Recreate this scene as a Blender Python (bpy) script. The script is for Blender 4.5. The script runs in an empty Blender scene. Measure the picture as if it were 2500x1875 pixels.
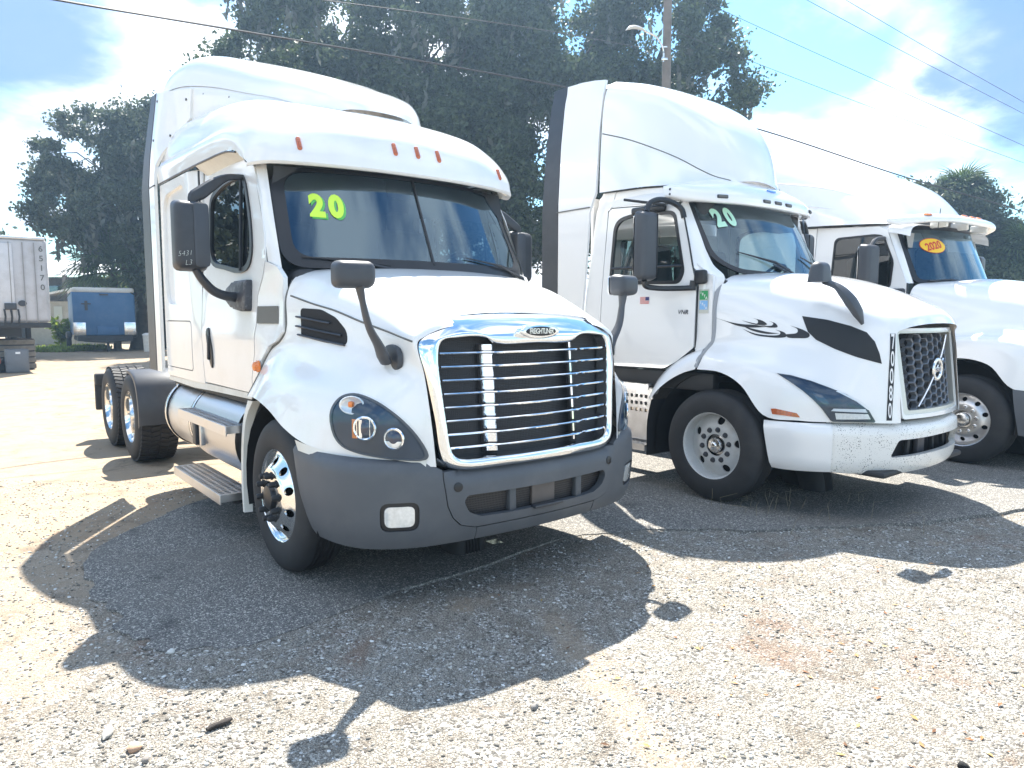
import bpy, bmesh, math, random
import numpy as np
from mathutils import Vector, Matrix
from mathutils.geometry import delaunay_2d_cdt
from mathutils.bvhtree import BVHTree
SC = bpy.context.scene
COL = SC.collection
R = math.radians
# ------------------------------------------------------------------ camera
cam = bpy.data.cameras.new('camera'); cam_o = bpy.data.objects.new('camera', cam); COL.objects.link(cam_o)
cam.sensor_width = 36.0; cam.lens = 36.0 * 1735 / 2500
cam.clip_start = 0.05; cam.clip_end = 3000
cam_o.location = (0, 0, 1.66); cam_o.rotation_euler = (R(90 - 5.416), 0, 0)
SC.camera = cam_o
# ------------------------------------------------------------------ sun, sky, exposure
SUN_EL, SUN_AZ = 56.0, -5.0            # azimuth from +Y towards +X
sun = bpy.data.lights.new('sun', 'SUN'); sun.energy = 3.5; sun.angle = R(0.53); sun.color = (1.0, 0.95, 0.86)
sun_o = bpy.data.objects.new('sun', sun); COL.objects.link(sun_o)
sdir = Vector((math.sin(R(SUN_AZ)) * math.cos(R(SUN_EL)), math.cos(R(SUN_AZ)) * math.cos(R(SUN_EL)), math.sin(R(SUN_EL))))
sun_o.rotation_euler = sdir.to_track_quat('Z', 'Y').to_euler()
sun_o.location = sdir * 60
W = bpy.data.worlds.new('World'); SC.world = W; W.use_nodes = True
nt = W.node_tree; nt.nodes.clear()
def wn(t, **k):
    n = nt.nodes.new(t)
    for a, b in k.items(): setattr(n, a, b)
    return n
wl = nt.links.new
sky = wn('ShaderNodeTexSky'); sky.sky_type = 'NISHITA'; sky.sun_disc = False
sky.sun_elevation = R(SUN_EL); sky.sun_rotation = R(SUN_AZ); sky.air_density = 1.3; sky.dust_density = 0.2; sky.ozone_density = 3.0
tc = wn('ShaderNodeTexCoord')
sep = wn('ShaderNodeSeparateXYZ'); wl(tc.outputs['Generated'], sep.inputs[0])
def wm(op, a, b=None, c=None, clamp=False):
    n = wn('ShaderNodeMath', operation=op); n.use_clamp = clamp
    for i, v in enumerate((a, b, c)):
        if v is None: continue
        if hasattr(v, 'is_linked') or hasattr(v, 'links'): wl(v, n.inputs[i])
        else: n.inputs[i].default_value = v
    return n.outputs[0]
zz = wm('ADD', wm('MAXIMUM', sep.outputs[2], 0.0), 0.22)
cmb = wn('ShaderNodeCombineXYZ'); wl(wm('DIVIDE', sep.outputs[0], zz), cmb.inputs[0]); wl(wm('DIVIDE', sep.outputs[1], zz), cmb.inputs[1])
cmb.inputs[2].default_value = 0.0
def wnoise(scale, off, detail=9.0, rough=0.56, dist=0.25):
    mp = wn('ShaderNodeMapping'); mp.inputs['Location'].default_value = off; wl(cmb.outputs[0], mp.inputs[0])
    n = wn('ShaderNodeTexNoise'); n.inputs['Scale'].default_value = scale; n.inputs['Detail'].default_value = detail
    n.inputs['Roughness'].default_value = rough; n.inputs['Distortion'].default_value = dist
    wl(mp.outputs[0], n.inputs['Vector']); return n.outputs['Fac']
def wramp(fac, a, b):
    n = wn('ShaderNodeMapRange'); n.interpolation_type = 'SMOOTHSTEP'; wl(fac, n.inputs['Value'])
    n.inputs['From Min'].default_value = a; n.inputs['From Max'].default_value = b; return n.outputs[0]

CLOUD_OFF = (9.4, 5.2, 0.0)
cl = wramp(wnoise(1.5, CLOUD_OFF), 0.43, 0.60)
thick = wramp(wnoise(1.0, (7.3, 2.2, 0.0), 6.0, 0.5), 0.48, 0.66)
ccol = wn('ShaderNodeMix', data_type='RGBA'); wl(thick, ccol.inputs['Factor'])
ccol.inputs['A'].default_value = (7.6, 7.9, 8.4, 1); ccol.inputs['B'].default_value = (2.9, 3.9, 5.8, 1)
# grey-blue cloud banks at the two sides
nrm = wn('ShaderNodeVectorMath', operation='NORMALIZE'); wl(tc.outputs['Generated'], nrm.inputs[0])
def bank(az, el, c0, c1):
    d = (math.sin(R(az)) * math.cos(R(el)), math.cos(R(az)) * math.cos(R(el)), math.sin(R(el)))
    dp = wn('ShaderNodeVectorMath', operation='DOT_PRODUCT'); wl(nrm.outputs[0], dp.inputs[0]); dp.inputs[1].default_value = d
    return wramp(wm('ADD', dp.outputs['Value'], wm('MULTIPLY', wm('SUBTRACT', wnoise(2.6, (1, 2, 0)), .5), .045)), c0, c1)
banks = wm('MAXIMUM', bank(-38, 21, .975, .995), bank(38, 18.5, .982, .996))
skm = wn('ShaderNodeMix', data_type='RGBA', blend_type='MULTIPLY'); skm.inputs['Factor'].default_value = 1; wl(sky.outputs[0], skm.inputs['A']); skm.inputs['B'].default_value = (.70, .97, 1.06, 1)
mixc = wn('ShaderNodeMix', data_type='RGBA'); wl(cl, mixc.inputs['Factor']); wl(skm.outputs['Result'], mixc.inputs['A']); wl(ccol.outputs['Result'], mixc.inputs['B'])
mixb = wn('ShaderNodeMix', data_type='RGBA'); wl(wm('MULTIPLY', banks, .95), mixb.inputs['Factor']); wl(mixc.outputs['Result'], mixb.inputs['A']); mixb.inputs['B'].default_value = (1.15, 2.0, 3.9, 1)
bg = wn('ShaderNodeBackground'); bg.inputs['Strength'].default_value = 0.058; wl(mixb.outputs['Result'], bg.inputs['Color'])
out = wn('ShaderNodeOutputWorld'); wl(bg.outputs[0], out.inputs[0])
W.cycles.sampling_method = 'MANUAL'; W.cycles.sample_map_resolution = 512
SC.view_settings.view_transform = 'Standard'; SC.view_settings.look = 'None'
SC.view_settings.gamma = 1.0; SC.view_settings.use_curve_mapping = False
SC.view_settings.exposure = 2.15
SC.cycles.max_bounces = 8; SC.cycles.transparent_max_bounces = 16; SC.cycles.glossy_bounces = 4; SC.cycles.diffuse_bounces = 4
SC.cycles.caustics_reflective = False; SC.cycles.caustics_refractive = False
SC.cycles.use_denoising = True
# ------------------------------------------------------------------ geometry helpers
rng = random.Random(11)
def cr(P, n):
    """smooth curve through the points (centripetal), n pieces per span; P is (k,...)"""
    P = np.asarray(P, float); k = len(P)
    if k == 2:
        t = np.linspace(0, 1, n + 1).reshape((-1,) + (1,) * (P.ndim - 1)); return P[0] + (P[1] - P[0]) * t
    d = P[1:] - P[:-1]
    L = np.sqrt((d ** 2).sum(-1))
    while L.ndim > 1: L = L.mean(-1)
    L = np.sqrt(np.maximum(L, 1e-6))
    Q = np.concatenate([[2 * P[0] - P[1]], P, [2 * P[-1] - P[-2]]])
    T = np.concatenate([[-L[0]], [0], np.cumsum(L), [L.sum() + L[-1]]])
    out = []
    for i in range(k - 1):
        p0, p1, p2, p3 = Q[i:i + 4]; t0, t1, t2, t3 = T[i:i + 4]
        for j in range(n):
            t = t1 + (t2 - t1) * j / n
            a1 = (t1 - t) / (t1 - t0) * p0 + (t - t0) / (t1 - t0) * p1
            a2 = (t2 - t) / (t2 - t1) * p1 + (t - t1) / (t2 - t1) * p2
            a3 = (t3 - t) / (t3 - t2) * p2 + (t - t2) / (t3 - t2) * p3
            b1 = (t2 - t) / (t2 - t0) * a1 + (t - t0) / (t2 - t0) * a2
            b2 = (t3 - t) / (t3 - t1) * a2 + (t - t1) / (t3 - t1) * a3
            out.append((t2 - t) / (t2 - t1) * b1 + (t - t1) / (t2 - t1) * b2)
    out.append(P[-1]); return np.array(out)
def so(pts, n=5):
    """closed smooth outline"""
    P = [tuple(p) for p in pts]; m = len(P); e = 3
    Q = cr(np.array([P[(i - e) % m] for i in range(m + 2 * e)]), n)
    return [tuple(p) for p in Q[e * n:(e + m) * n]]
def ro(pts, r, n=4):
    """polygon with rounded corners; r one radius or a list"""
    out = []; m = len(pts)
    for i in range(m):
        p = np.array(pts[i], float); a = np.array(pts[i - 1], float); b = np.array(pts[(i + 1) % m], float)
        rr = r[i] if isinstance(r, (list, tuple)) else r
        da, db = a - p, b - p; la, lb = np.linalg.norm(da), np.linalg.norm(db)
        q = min(rr, la * .48, lb * .48)
        if q < 1e-5: out.append(tuple(p)); continue
        A, B = p + da / la * q, p + db / lb * q
        for k in range(n + 1):
            t = k / n; out.append(tuple((1 - t) ** 2 * A + 2 * t * (1 - t) * p + t * t * B))
    return out
def rrect(cx, cy, w, h, r, n=4):
    return ro([(cx - w / 2, cy - h / 2), (cx + w / 2, cy - h / 2), (cx + w / 2, cy + h / 2), (cx - w / 2, cy + h / 2)], r, n)
def circ(cx, cy, rx, ry=None, n=20, a0=0):
    ry = ry or rx
    return [(cx + rx * math.cos(a0 + 2 * math.pi * i / n), cy + ry * math.sin(a0 + 2 * math.pi * i / n)) for i in range(n)]
def full(half):
    """half section from the centre line outwards (x,y>=0,z) -> whole section"""
    return [(x, -y, z) for x, y, z in reversed(half)] + [tuple(p) for p in half[1:]]
def lerp(a, b, t): return a + (b - a) * t
def interp(x, xs, ys): return float(np.interp(x, xs, ys))
def inside(pts, poly):
    P = np.asarray(pts, float); Q = np.asarray(poly, float); x, y = P[:, 0], P[:, 1]
    r = np.zeros(len(P), bool); j = len(Q) - 1
    for i in range(len(Q)):
        xi, yi = Q[i]; xj, yj = Q[j]
        if yi != yj:
            r ^= ((yi > y) != (yj > y)) & (x < (xj - xi) * (y - yi) / (yj - yi) + xi)
        j = i
    return r
def resample(poly, res):
    out = []
    for i in range(len(poly)):
        a = np.array(poly[i], float); b = np.array(poly[(i + 1) % len(poly)], float)
        k = max(1, int(round(np.linalg.norm(b - a) / res)))
        out += [tuple(a + (b - a) * j / k) for j in range(k)]
    return out
def trim(outline, holes=(), res=0.05):
    loops = [resample(outline, res)] + [resample(h, res) for h in holes]
    V = []; E = []
    for L in loops:
        s = len(V); V += L; E += [(s + i, s + (i + 1) % len(L)) for i in range(len(L))]
    P = np.array(V); lo, hi = P.min(0), P.max(0)
    gx = np.arange(lo[0] + res * .5, hi[0], res); gy = np.arange(lo[1] + res * .5, hi[1], res)
    if len(gx) and len(gy):
        G = np.array([(a, b) for a in gx for b in gy])
        ok = inside(G, loops[0])
        for h in loops[1:]: ok &= ~inside(G, h)
        G = G[ok]
        if len(G):
            d = np.full(len(G), 9.0)
            for i in range(0, len(P), 400):
                d = np.minimum(d, np.sqrt(((G[:, None, :] - P[None, i:i + 400, :]) ** 2).sum(-1)).min(1))
            V = V + [tuple(g) for g in G[d > res * .45]]
    r = delaunay_2d_cdt([Vector(v) for v in V], E, [], 0, 1e-6)
    vs = np.array([(v.x, v.y) for v in r[0]]); fs = [tuple(f) for f in r[2]]
    c = np.array([vs[list(f)].mean(0) for f in fs])
    ok = inside(c, loops[0])
    for h in loops[1:]: ok &= ~inside(c, h)
    return vs, [f for f, k in zip(fs, ok) if k]
class MB:
    def __init__(s): s.v = []; s.f = []
    def add(s, V, F):
        n = len(s.v); s.v += [tuple(map(float, p)) for p in V]; s.f += [tuple(i + n for i in f) for f in F]; return s
    def grid(s, G, wu=False, wv=False):
        U, V = len(G), len(G[0]); F = []
        for i in range(U if wu else U - 1):
            for j in range(V if wv else V - 1):
                F.append((i * V + j, i * V + (j + 1) % V, ((i + 1) % U) * V + (j + 1) % V, ((i + 1) % U) * V + j))
        return s.add([p for r in G for p in r], F)
    def loft(s, rows, nu=4, nv=4, mask=None):
        G = np.array(rows, float)
        G = cr(G, nu); G = np.swapaxes(cr(np.swapaxes(G, 0, 1), nv), 0, 1)
        return s.grid(G)
    def panel(s, outline, fn, holes=(), res=0.05, skirt=None):
        vs, fs = trim(outline, holes, res)
        P = [fn(a, b) for a, b in vs]; n0 = len(s.v); s.add(P, fs)
        if skirt is not None:
            cnt = {}
            for f in fs:
                for i in range(3):
                    e = (f[i], f[(i + 1) % 3]); k = tuple(sorted(e)); cnt[k] = None if k in cnt else e
            m = {}
            def low(i):
                if i not in m:
                    m[i] = len(s.v); q = skirt(P[i]) if callable(skirt) else skirt
                    s.v.append(tuple(P[i][k] + q[k] for k in range(3)))
                return m[i]
            for k, e in cnt.items():
                if e: s.f.append((n0 + e[1], n0 + e[0], low(e[0]), low(e[1])))
        return s
    def bm(s, bm, M=None):
        bm.verts.index_update()
        return s.add([(M @ v.co if M else v.co) for v in bm.verts], [[v.index for v in f.verts] for f in bm.faces])
    def box(s, c, d, rot=None, r=0.0, seg=2):
        b = bmesh.new(); bmesh.ops.create_cube(b, size=1.0)
        bmesh.ops.scale(b, vec=d, verts=b.verts)
        if r > 0: bmesh.ops.bevel(b, geom=b.edges[:] + b.verts[:], offset=min(r, min(d) * .49), segments=seg, profile=.5, affect='EDGES')
        M = Matrix.Translation(c) @ (rot.to_4x4() if rot else Matrix())
        s.bm(b, M); b.free(); return s
    def prism(s, outline, fn, h, bev=0.0, seg=2):
        """outline in 2D raised by h along the third coordinate, rounded front edge; fn(a,b,c)->xyz"""
        b = bmesh.new(); vs = [b.verts.new((p[0], p[1], 0)) for p in outline]
        f = b.faces.new(vs); r = bmesh.ops.extrude_face_region(b, geom=[f])
        top = [g for g in r['geom'] if isinstance(g, bmesh.types.BMVert)]
        for v in top: v.co.z = h
        if bev > 0:
            tv = set(top); es = [e for e in b.edges if e.verts[0] in tv and e.verts[1] in tv]
            bmesh.ops.bevel(b, geom=es, offset=bev, segments=seg, profile=.5, affect='EDGES', clamp_overlap=True)
        for v in b.verts: v.co = Vector(fn(*v.co))
        bmesh.ops.recalc_face_normals(b, faces=b.faces)
        s.bm(b); b.free(); return s
    def tube(s, path, r, n=10, flat=1.0, caps=True, up=(0, 0, 1)):
        P = np.array(path, float); k = len(P)
        rs = np.interp(np.linspace(0, 1, k), np.linspace(0, 1, len(r)), r) if isinstance(r, (list, tuple)) else [r] * k
        G = []; pn = None
        for i in range(k):
            t = P[min(i + 1, k - 1)] - P[max(i - 1, 0)]; t = t / (np.linalg.norm(t) + 1e-9)
            if pn is None:
                u = np.array(up, float)
                if abs(u @ t) > .95: u = np.array((1., 0, 0))
                pn = u
            pn = pn - t * (pn @ t); pn = pn / np.linalg.norm(pn); b = np.cross(t, pn)
            G.append([P[i] + rs[i] * (math.cos(a) * b + flat * math.sin(a) * pn) for a in [2 * math.pi * j / n for j in range(n)]])
        n0 = len(s.v); s.grid(G, wv=True)
        if caps: s.f.append(tuple(n0 + j for j in reversed(range(n)))); s.f.append(tuple(n0 + (k - 1) * n + j for j in range(n)))
        return s
    def lathe(s, prof, c, n=32, axis=(0, -1, 0), ref=(1, 0, 0)):
        """prof: (radius, height along axis)"""
        A = np.array(axis, float); U = np.array(ref, float); Vv = np.cross(A, U); c = np.array(c, float)
        G = [[c + A * h + r * (math.cos(t) * U + math.sin(t) * Vv) for t in [2 * math.pi * j / n for j in range(n)]] for r, h in prof]
        return s.grid(G, wv=True)
    def build(s, name, mat, parent=None, ang=38, recalc=False, smooth=True, **k):
        me = bpy.data.meshes.new(name); me.from_pydata(s.v, [], s.f)
        if recalc:
            b = bmesh.new(); b.from_mesh(me); bmesh.ops.recalc_face_normals(b, faces=b.faces); b.to_mesh(me); b.free()
        if smooth:
            me.polygons.foreach_set('use_smooth', [True] * len(me.polygons)); me.set_sharp_from_angle(angle=R(ang))
        me.materials.append(mat); me.update()
        return put(name, me, parent, **k)
def put(name, me, parent=None, loc=None, rot=None, **k):
    o = bpy.data.objects.new(name, me); COL.objects.link(o); o.parent = parent
    if loc is not None: o.location = loc
    if rot is not None: o.rotation_euler = rot
    for a, b in k.items(): o[a] = b
    return o
def thing(name, label, cat, loc=(0, 0, 0), rz=0.0, group=None):
    o = bpy.data.objects.new(name, None); COL.objects.link(o); o.location = loc; o.rotation_euler = (0, 0, rz)
    o.empty_display_size = .2; o['label'] = label; o['category'] = cat
    if group: o['group'] = group
    return o
def tag(o, label, cat, group=None):
    o['label'] = label; o['category'] = cat
    if group: o['group'] = group
    return o
KIDS = {}
def kids(o): return [c for c in bpy.data.objects if c.parent == o]
def copy_tree(o, parent, M=None):
    c = o.copy(); COL.objects.link(c); c.parent = parent
    if M is not None: c.matrix_local = M @ o.matrix_local
    for ch in kids(o): copy_tree(ch, c)
    return c
class Skin:
    """ray-cast helper on already built part meshes (truck coordinates)"""
    def __init__(s, *obs):
        V = []; F = []
        for o in obs:
            n = len(V); V += [v.co.copy() for v in o.data.vertices]; F += [[i + n for i in p.vertices] for p in o.data.polygons]
        s.t = BVHTree.FromPolygons(V, F)
    def hit(s, o, d, off=0.0, far=0.0):
        o, d = Vector(o), Vector(d).normalized()
        h = s.t.ray_cast(o - d * 4, d, 4.6)
        if h[0] is None:
            h = s.t.find_nearest(o - d * far)
        return tuple(h[0] - d * off)
    def fn(s, d, off=0.0):
        """2D (along the horizontal axis across d, height) -> point on the skin"""
        d = Vector(d).normalized(); r = Vector((-d.y, d.x, 0)).normalized()
        def f(a, b): return s.hit(r * a + Vector((0, 0, b)), d, off, 1.0)
        return f, (lambda p: (p[0] * r.x + p[1] * r.y, p[2]))
    def patch(s, mb, pts3, d, off=.004, res=.03, holes=(), skirt=.01, smooth=0, two=None):
        f, q = s.fn(d, off); o = [q(p) for p in pts3]
        if smooth: o = so(o, smooth)
        d = Vector(d).normalized()
        return mb.panel(o, f, [[q(p) for p in h] for h in holes], res, tuple(d * skirt) if skirt else None)
def text2d(s, size, bold=0.0, align='CENTER', shear=0.0, space=1.0):
    c = bpy.data.curves.new('t', 'FONT'); c.body = s; c.size = size; c.offset = bold; c.align_x = align; c.align_y = 'CENTER'
    c.shear = shear; c.space_character = space; c.resolution_u = 4
    o = bpy.data.objects.new('t', c); COL.objects.link(o)
    me = o.to_mesh(); V = [(v.co.x, v.co.y) for v in me.vertices]; F = [tuple(p.vertices) for p in me.polygons]
    o.to_mesh_clear(); bpy.data.objects.remove(o); bpy.data.curves.remove(c)
    return V, F
def rot2(V, a, sx=1, sy=1, dx=0, dy=0):
    c, s_ = math.cos(a), math.sin(a); return [(dx + sx * x * c - sy * y * s_, dy + sx * x * s_ + sy * y * c) for x, y in V]
# ------------------------------------------------------------------ materials
MT = {}
def nodes(name):
    m = bpy.data.materials.new(name); m.use_nodes = True; t = m.node_tree
    return m, t, t.nodes['Principled BSDF'], t.links.new
def P(name, col, rough=.5, metal=0.0, coat=0.0, spec=.5, vary=0.0, vscale=6.0, bump=0.0, bscale=200.0, rvar=0.0, dirt=None, dscale=3.0, damt=.5):
    m, t, b, L = nodes(name); N = t.nodes.new
    b.inputs['Base Color'].default_value = (*col, 1); b.inputs['Roughness'].default_value = rough; b.inputs['Metallic'].default_value = metal
    b.inputs['Coat Weight'].default_value = coat; b.inputs['Coat Roughness'].default_value = .04; b.inputs['Specular IOR Level'].default_value = spec
    tc = N('ShaderNodeTexCoord')
    cur = None
    if vary or rvar:
        n = N('ShaderNodeTexNoise'); n.inputs['Scale'].default_value = vscale; n.inputs['Detail'].default_value = 6; L(tc.outputs['Object'], n.inputs['Vector'])
        if vary:
            r = N('ShaderNodeMapRange'); L(n.outputs['Fac'], r.inputs[0]); r.inputs[1].default_value = .3; r.inputs[2].default_value = .7
            r.inputs[3].default_value = 1 - vary; r.inputs[4].default_value = 1 + vary
            h = N('ShaderNodeMix'); h.data_type = 'RGBA'; h.blend_type = 'MULTIPLY'; h.inputs['Factor'].default_value = 1; h.inputs['A'].default_value = (*col, 1)
            L(r.outputs[0], h.inputs['B']); cur = h.outputs['Result']; L(cur, b.inputs['Base Color'])
        if rvar:
            r = N('ShaderNodeMapRange'); L(n.outputs['Fac'], r.inputs[0]); r.inputs[1].default_value = .3; r.inputs[2].default_value = .7
            r.inputs[3].default_value = max(0.02, rough - rvar); r.inputs[4].default_value = rough + rvar; L(r.outputs[0], b.inputs['Roughness'])
    if dirt:
        n = N('ShaderNodeTexNoise'); n.inputs['Scale'].default_value = dscale; n.inputs['Detail'].default_value = 10; n.inputs['Roughness'].default_value = .65; L(tc.outputs['Object'], n.inputs['Vector'])
        r = N('ShaderNodeMapRange'); L(n.outputs['Fac'], r.inputs[0]); r.inputs[1].default_value = .48; r.inputs[2].default_value = .75; r.inputs[4].default_value = damt
        h = N('ShaderNodeMix'); h.data_type = 'RGBA'; L(r.outputs[0], h.inputs['Factor'])
        if cur: L(cur, h.inputs['A'])
        else: h.inputs['A'].default_value = (*col, 1)
        h.inputs['B'].default_value = (*dirt, 1); L(h.outputs['Result'], b.inputs['Base Color'])
    if bump:
        n = N('ShaderNodeTexNoise'); n.inputs['Scale'].default_value = bscale; n.inputs['Detail'].default_value = 4; L(tc.outputs['Object'], n.inputs['Vector'])
        u = N('ShaderNodeBump'); u.inputs['Strength'].default_value = bump; u.inputs['Distance'].default_value = .004; L(n.outputs['Fac'], u.inputs['Height']); L(u.outputs[0], b.inputs['Normal'])
    return m
white = P('white_paint', (.80, .80, .79), .28, 0, .8, vary=.02, vscale=2.5, dirt=(.58, .53, .45), dscale=3.2, damt=.24)
white2 = P('white_paint_clean', (.80, .80, .80), .25, 0, .9, vary=.015, vscale=2.0)
cream = P('white_plastic_dusty', (.74, .725, .67), .5, vary=.05, dirt=(.48, .42, .33), dscale=7, damt=.35)
chrome = P('chrome', (.88, .89, .9), .05, 1.0, rvar=.03, vscale=9)
chrome_dull = P('bright_metal', (.80, .80, .80), .22, 1.0, rvar=.06, vscale=14)
alum = P('brushed_aluminium', (.66, .66, .67), .38, 1.0, vary=.05, rvar=.08, vscale=9, dirt=(.35, .33, .30), dscale=4, damt=.35)
alu_wheel = P('polished_aluminium', (.86, .85, .83), .12, 1.0, rvar=.05, vscale=12)
steel_wheel = P('grey_painted_steel', (.52, .53, .53), .45, 0, .1, vary=.06, dirt=(.28, .24, .19), dscale=6, damt=.45)
rubber = P('tyre_rubber', (.019, .020, .023), .7, vary=.15, vscale=7, dirt=(.06, .055, .05), dscale=3, damt=.4, bump=.15, bscale=90)
rubber2 = P('black_rubber', (.022, .023, .026), .6, vary=.1)
grey_pl = P('grey_bumper_plastic', (.088, .096, .108), .52, spec=.45, vary=.06, vscale=5, dirt=(.16, .155, .15), dscale=2.5, damt=.3, bump=.08, bscale=500)
dark_pl = P('dark_plastic', (.035, .038, .046), .42, spec=.5, vary=.08, vscale=8, dirt=(.09, .09, .09), dscale=4, damt=.25)
mirror_pl = P('mirror_housing_plastic', (.05, .055, .066), .45, vary=.06, vscale=8, dirt=(.10, .10, .10), dscale=3, damt=.3)
black = P('black_trim', (.014, .015, .018), .35)
matt = P('matt_black', (.010, .010, .012), .8)
decal_blk = P('black_vinyl', (.012, .013, .017), .45)
greybox = P('grey_label', (.13, .13, .12), .55, vary=.05)
amber = P('amber_lens', (.75, .19, .02), .12, coat=.8, vary=.15, vscale=60)
amber_d = P('dark_amber_lens', (.42, .085, .015), .10, coat=.9, vary=.3, vscale=70)
clearlamp = P('clear_lamp', (.78, .79, .78), .1, .35, .9, vary=.12, vscale=45)
lime = P('lime_vinyl', (.62, .90, .07), .35); lime2 = P('green_vinyl', (.10, .50, .10), .35)
mint = P('mint_vinyl', (.50, .80, .62), .4); yellow = P('yellow_vinyl', (.90, .56, .02), .35); red = P('red_vinyl', (.62, .05, .03), .4)
green = P('green_sticker', (.03, .30, .10), .4); blue_s = P('blue_sticker', (.22, .45, .75), .4); silver_s = P('silver_sticker', (.55, .56, .52), .35, .3)
navy = P('navy_vinyl', (.03, .04, .16), .4); wvinyl = P('white_vinyl', (.8, .8, .8), .4); blue_chrome = P('blue_lens', (.05, .22, .62), .15, coat=.8)
seat_m = P('seat_cloth', (.05, .052, .055), .85, vary=.1); seat_l = P('pale_interior_trim', (.34, .33, .31), .8, vary=.05); dash_m = P('dash_plastic', (.028, .03, .034), .6)
def glass(name, tint, ior=1.5, rough=.0, gl=(.95, .97, 1.0), k=2.0):
    m = bpy.data.materials.new(name); m.use_nodes = True; t = m.node_tree; t.nodes.clear(); N = t.nodes.new; L = t.links.new
    tr = N('ShaderNodeBsdfTransparent'); tr.inputs[0].default_value = (*tint, 1)
    g = N('ShaderNodeBsdfGlossy'); g.inputs['Roughness'].default_value = rough; g.inputs[0].default_value = (*gl, 1)
    geo = N('ShaderNodeNewGeometry'); dt = N('ShaderNodeVectorMath'); dt.operation = 'DOT_PRODUCT'; L(geo.outputs['Incoming'], dt.inputs[0]); L(geo.outputs['Normal'], dt.inputs[1])
    ab = N('ShaderNodeMath'); ab.operation = 'ABSOLUTE'; L(dt.outputs['Value'], ab.inputs[0])
    om = N('ShaderNodeMath'); om.operation = 'SUBTRACT'; om.inputs[0].default_value = 1; L(ab.outputs[0], om.inputs[1]); om.use_clamp = True
    pw = N('ShaderNodeMath'); pw.operation = 'POWER'; pw.inputs[1].default_value = 5; L(om.outputs[0], pw.inputs[0])
    f0 = ((ior - 1) / (ior + 1)) ** 2 * k
    ma = N('ShaderNodeMath'); ma.operation = 'MULTIPLY_ADD'; ma.inputs[1].default_value = 1 - f0; ma.inputs[2].default_value = f0; L(pw.outputs[0], ma.inputs[0]); ma.use_clamp = True
    mx = N('ShaderNodeMixShader'); L(ma.outputs[0], mx.inputs[0]); L(tr.outputs[0], mx.inputs[1]); L(g.outputs[0], mx.inputs[2])
    o = N('ShaderNodeOutputMaterial'); L(mx.outputs[0], o.inputs[0]); return m
wglass = glass('windshield_glass', (.34, .43, .48), gl=(.62, .84, 1.0), k=3.8); dglass = glass('side_glass_tinted', (.22, .28, .28)); clearglass = glass('lamp_lens', (.86, .9, .94), k=1.1, gl=(.6, .82, 1.0))
wglass2 = glass('windshield_glass_clear', (.60, .72, .76), gl=(.70, .88, 1.0), k=3.2)
def mesh_mat(name, col, hole, sx, sz, rough=.5, metal=0.0):
    """fine regular grating: brick pattern in object space (a surface too fine to tell pieces apart)"""
    m, t, b, L = nodes(name); N = t.nodes.new
    tc = N('ShaderNodeTexCoord'); mp = N('ShaderNodeMapping'); mp.inputs['Scale'].default_value = (sx, sx, sz); mp.inputs['Rotation'].default_value = (R(90), 0, 0)
    L(tc.outputs['Object'], mp.inputs[0])
    w = N('ShaderNodeTexWave'); w.inputs['Scale'].default_value = sz; w.bands_direction = 'Z'; L(tc.outputs['Object'], w.inputs['Vector'])
    w2 = N('ShaderNodeTexWave'); w2.inputs['Scale'].default_value = sx; w2.bands_direction = 'Y'; L(tc.outputs['Object'], w2.inputs['Vector'])
    mu = N('ShaderNodeMath'); mu.operation = 'MAXIMUM'; L(w.outputs['Fac'], mu.inputs[0]); L(w2.outputs['Fac'], mu.inputs[1])
    r = N('ShaderNodeMapRange'); L(mu.outputs[0], r.inputs[0]); r.inputs[1].default_value = .55; r.inputs[2].default_value = .85
    h = N('ShaderNodeMix'); h.data_type = 'RGBA'; L(r.outputs[0], h.inputs['Factor']); h.inputs['A'].default_value = (*hole, 1); h.inputs['B'].default_value = (*col, 1)
    L(h.outputs['Result'], b.inputs['Base Color']); b.inputs['Roughness'].default_value = rough; b.inputs['Metallic'].default_value = metal
    u = N('ShaderNodeBump'); u.inputs['Strength'].default_value = .6; u.inputs['Distance'].default_value = .004; L(r.outputs[0], u.inputs['Height']); L(u.outputs[0], b.inputs['Normal'])
    return m
grille_mesh = mesh_mat('dark_mesh', (.035, .037, .045), (.006, .006, .008), 26, 30)
rad_mesh = mesh_mat('radiator_fins', (.05, .045, .045), (.012, .012, .014), 30, 22)
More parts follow.
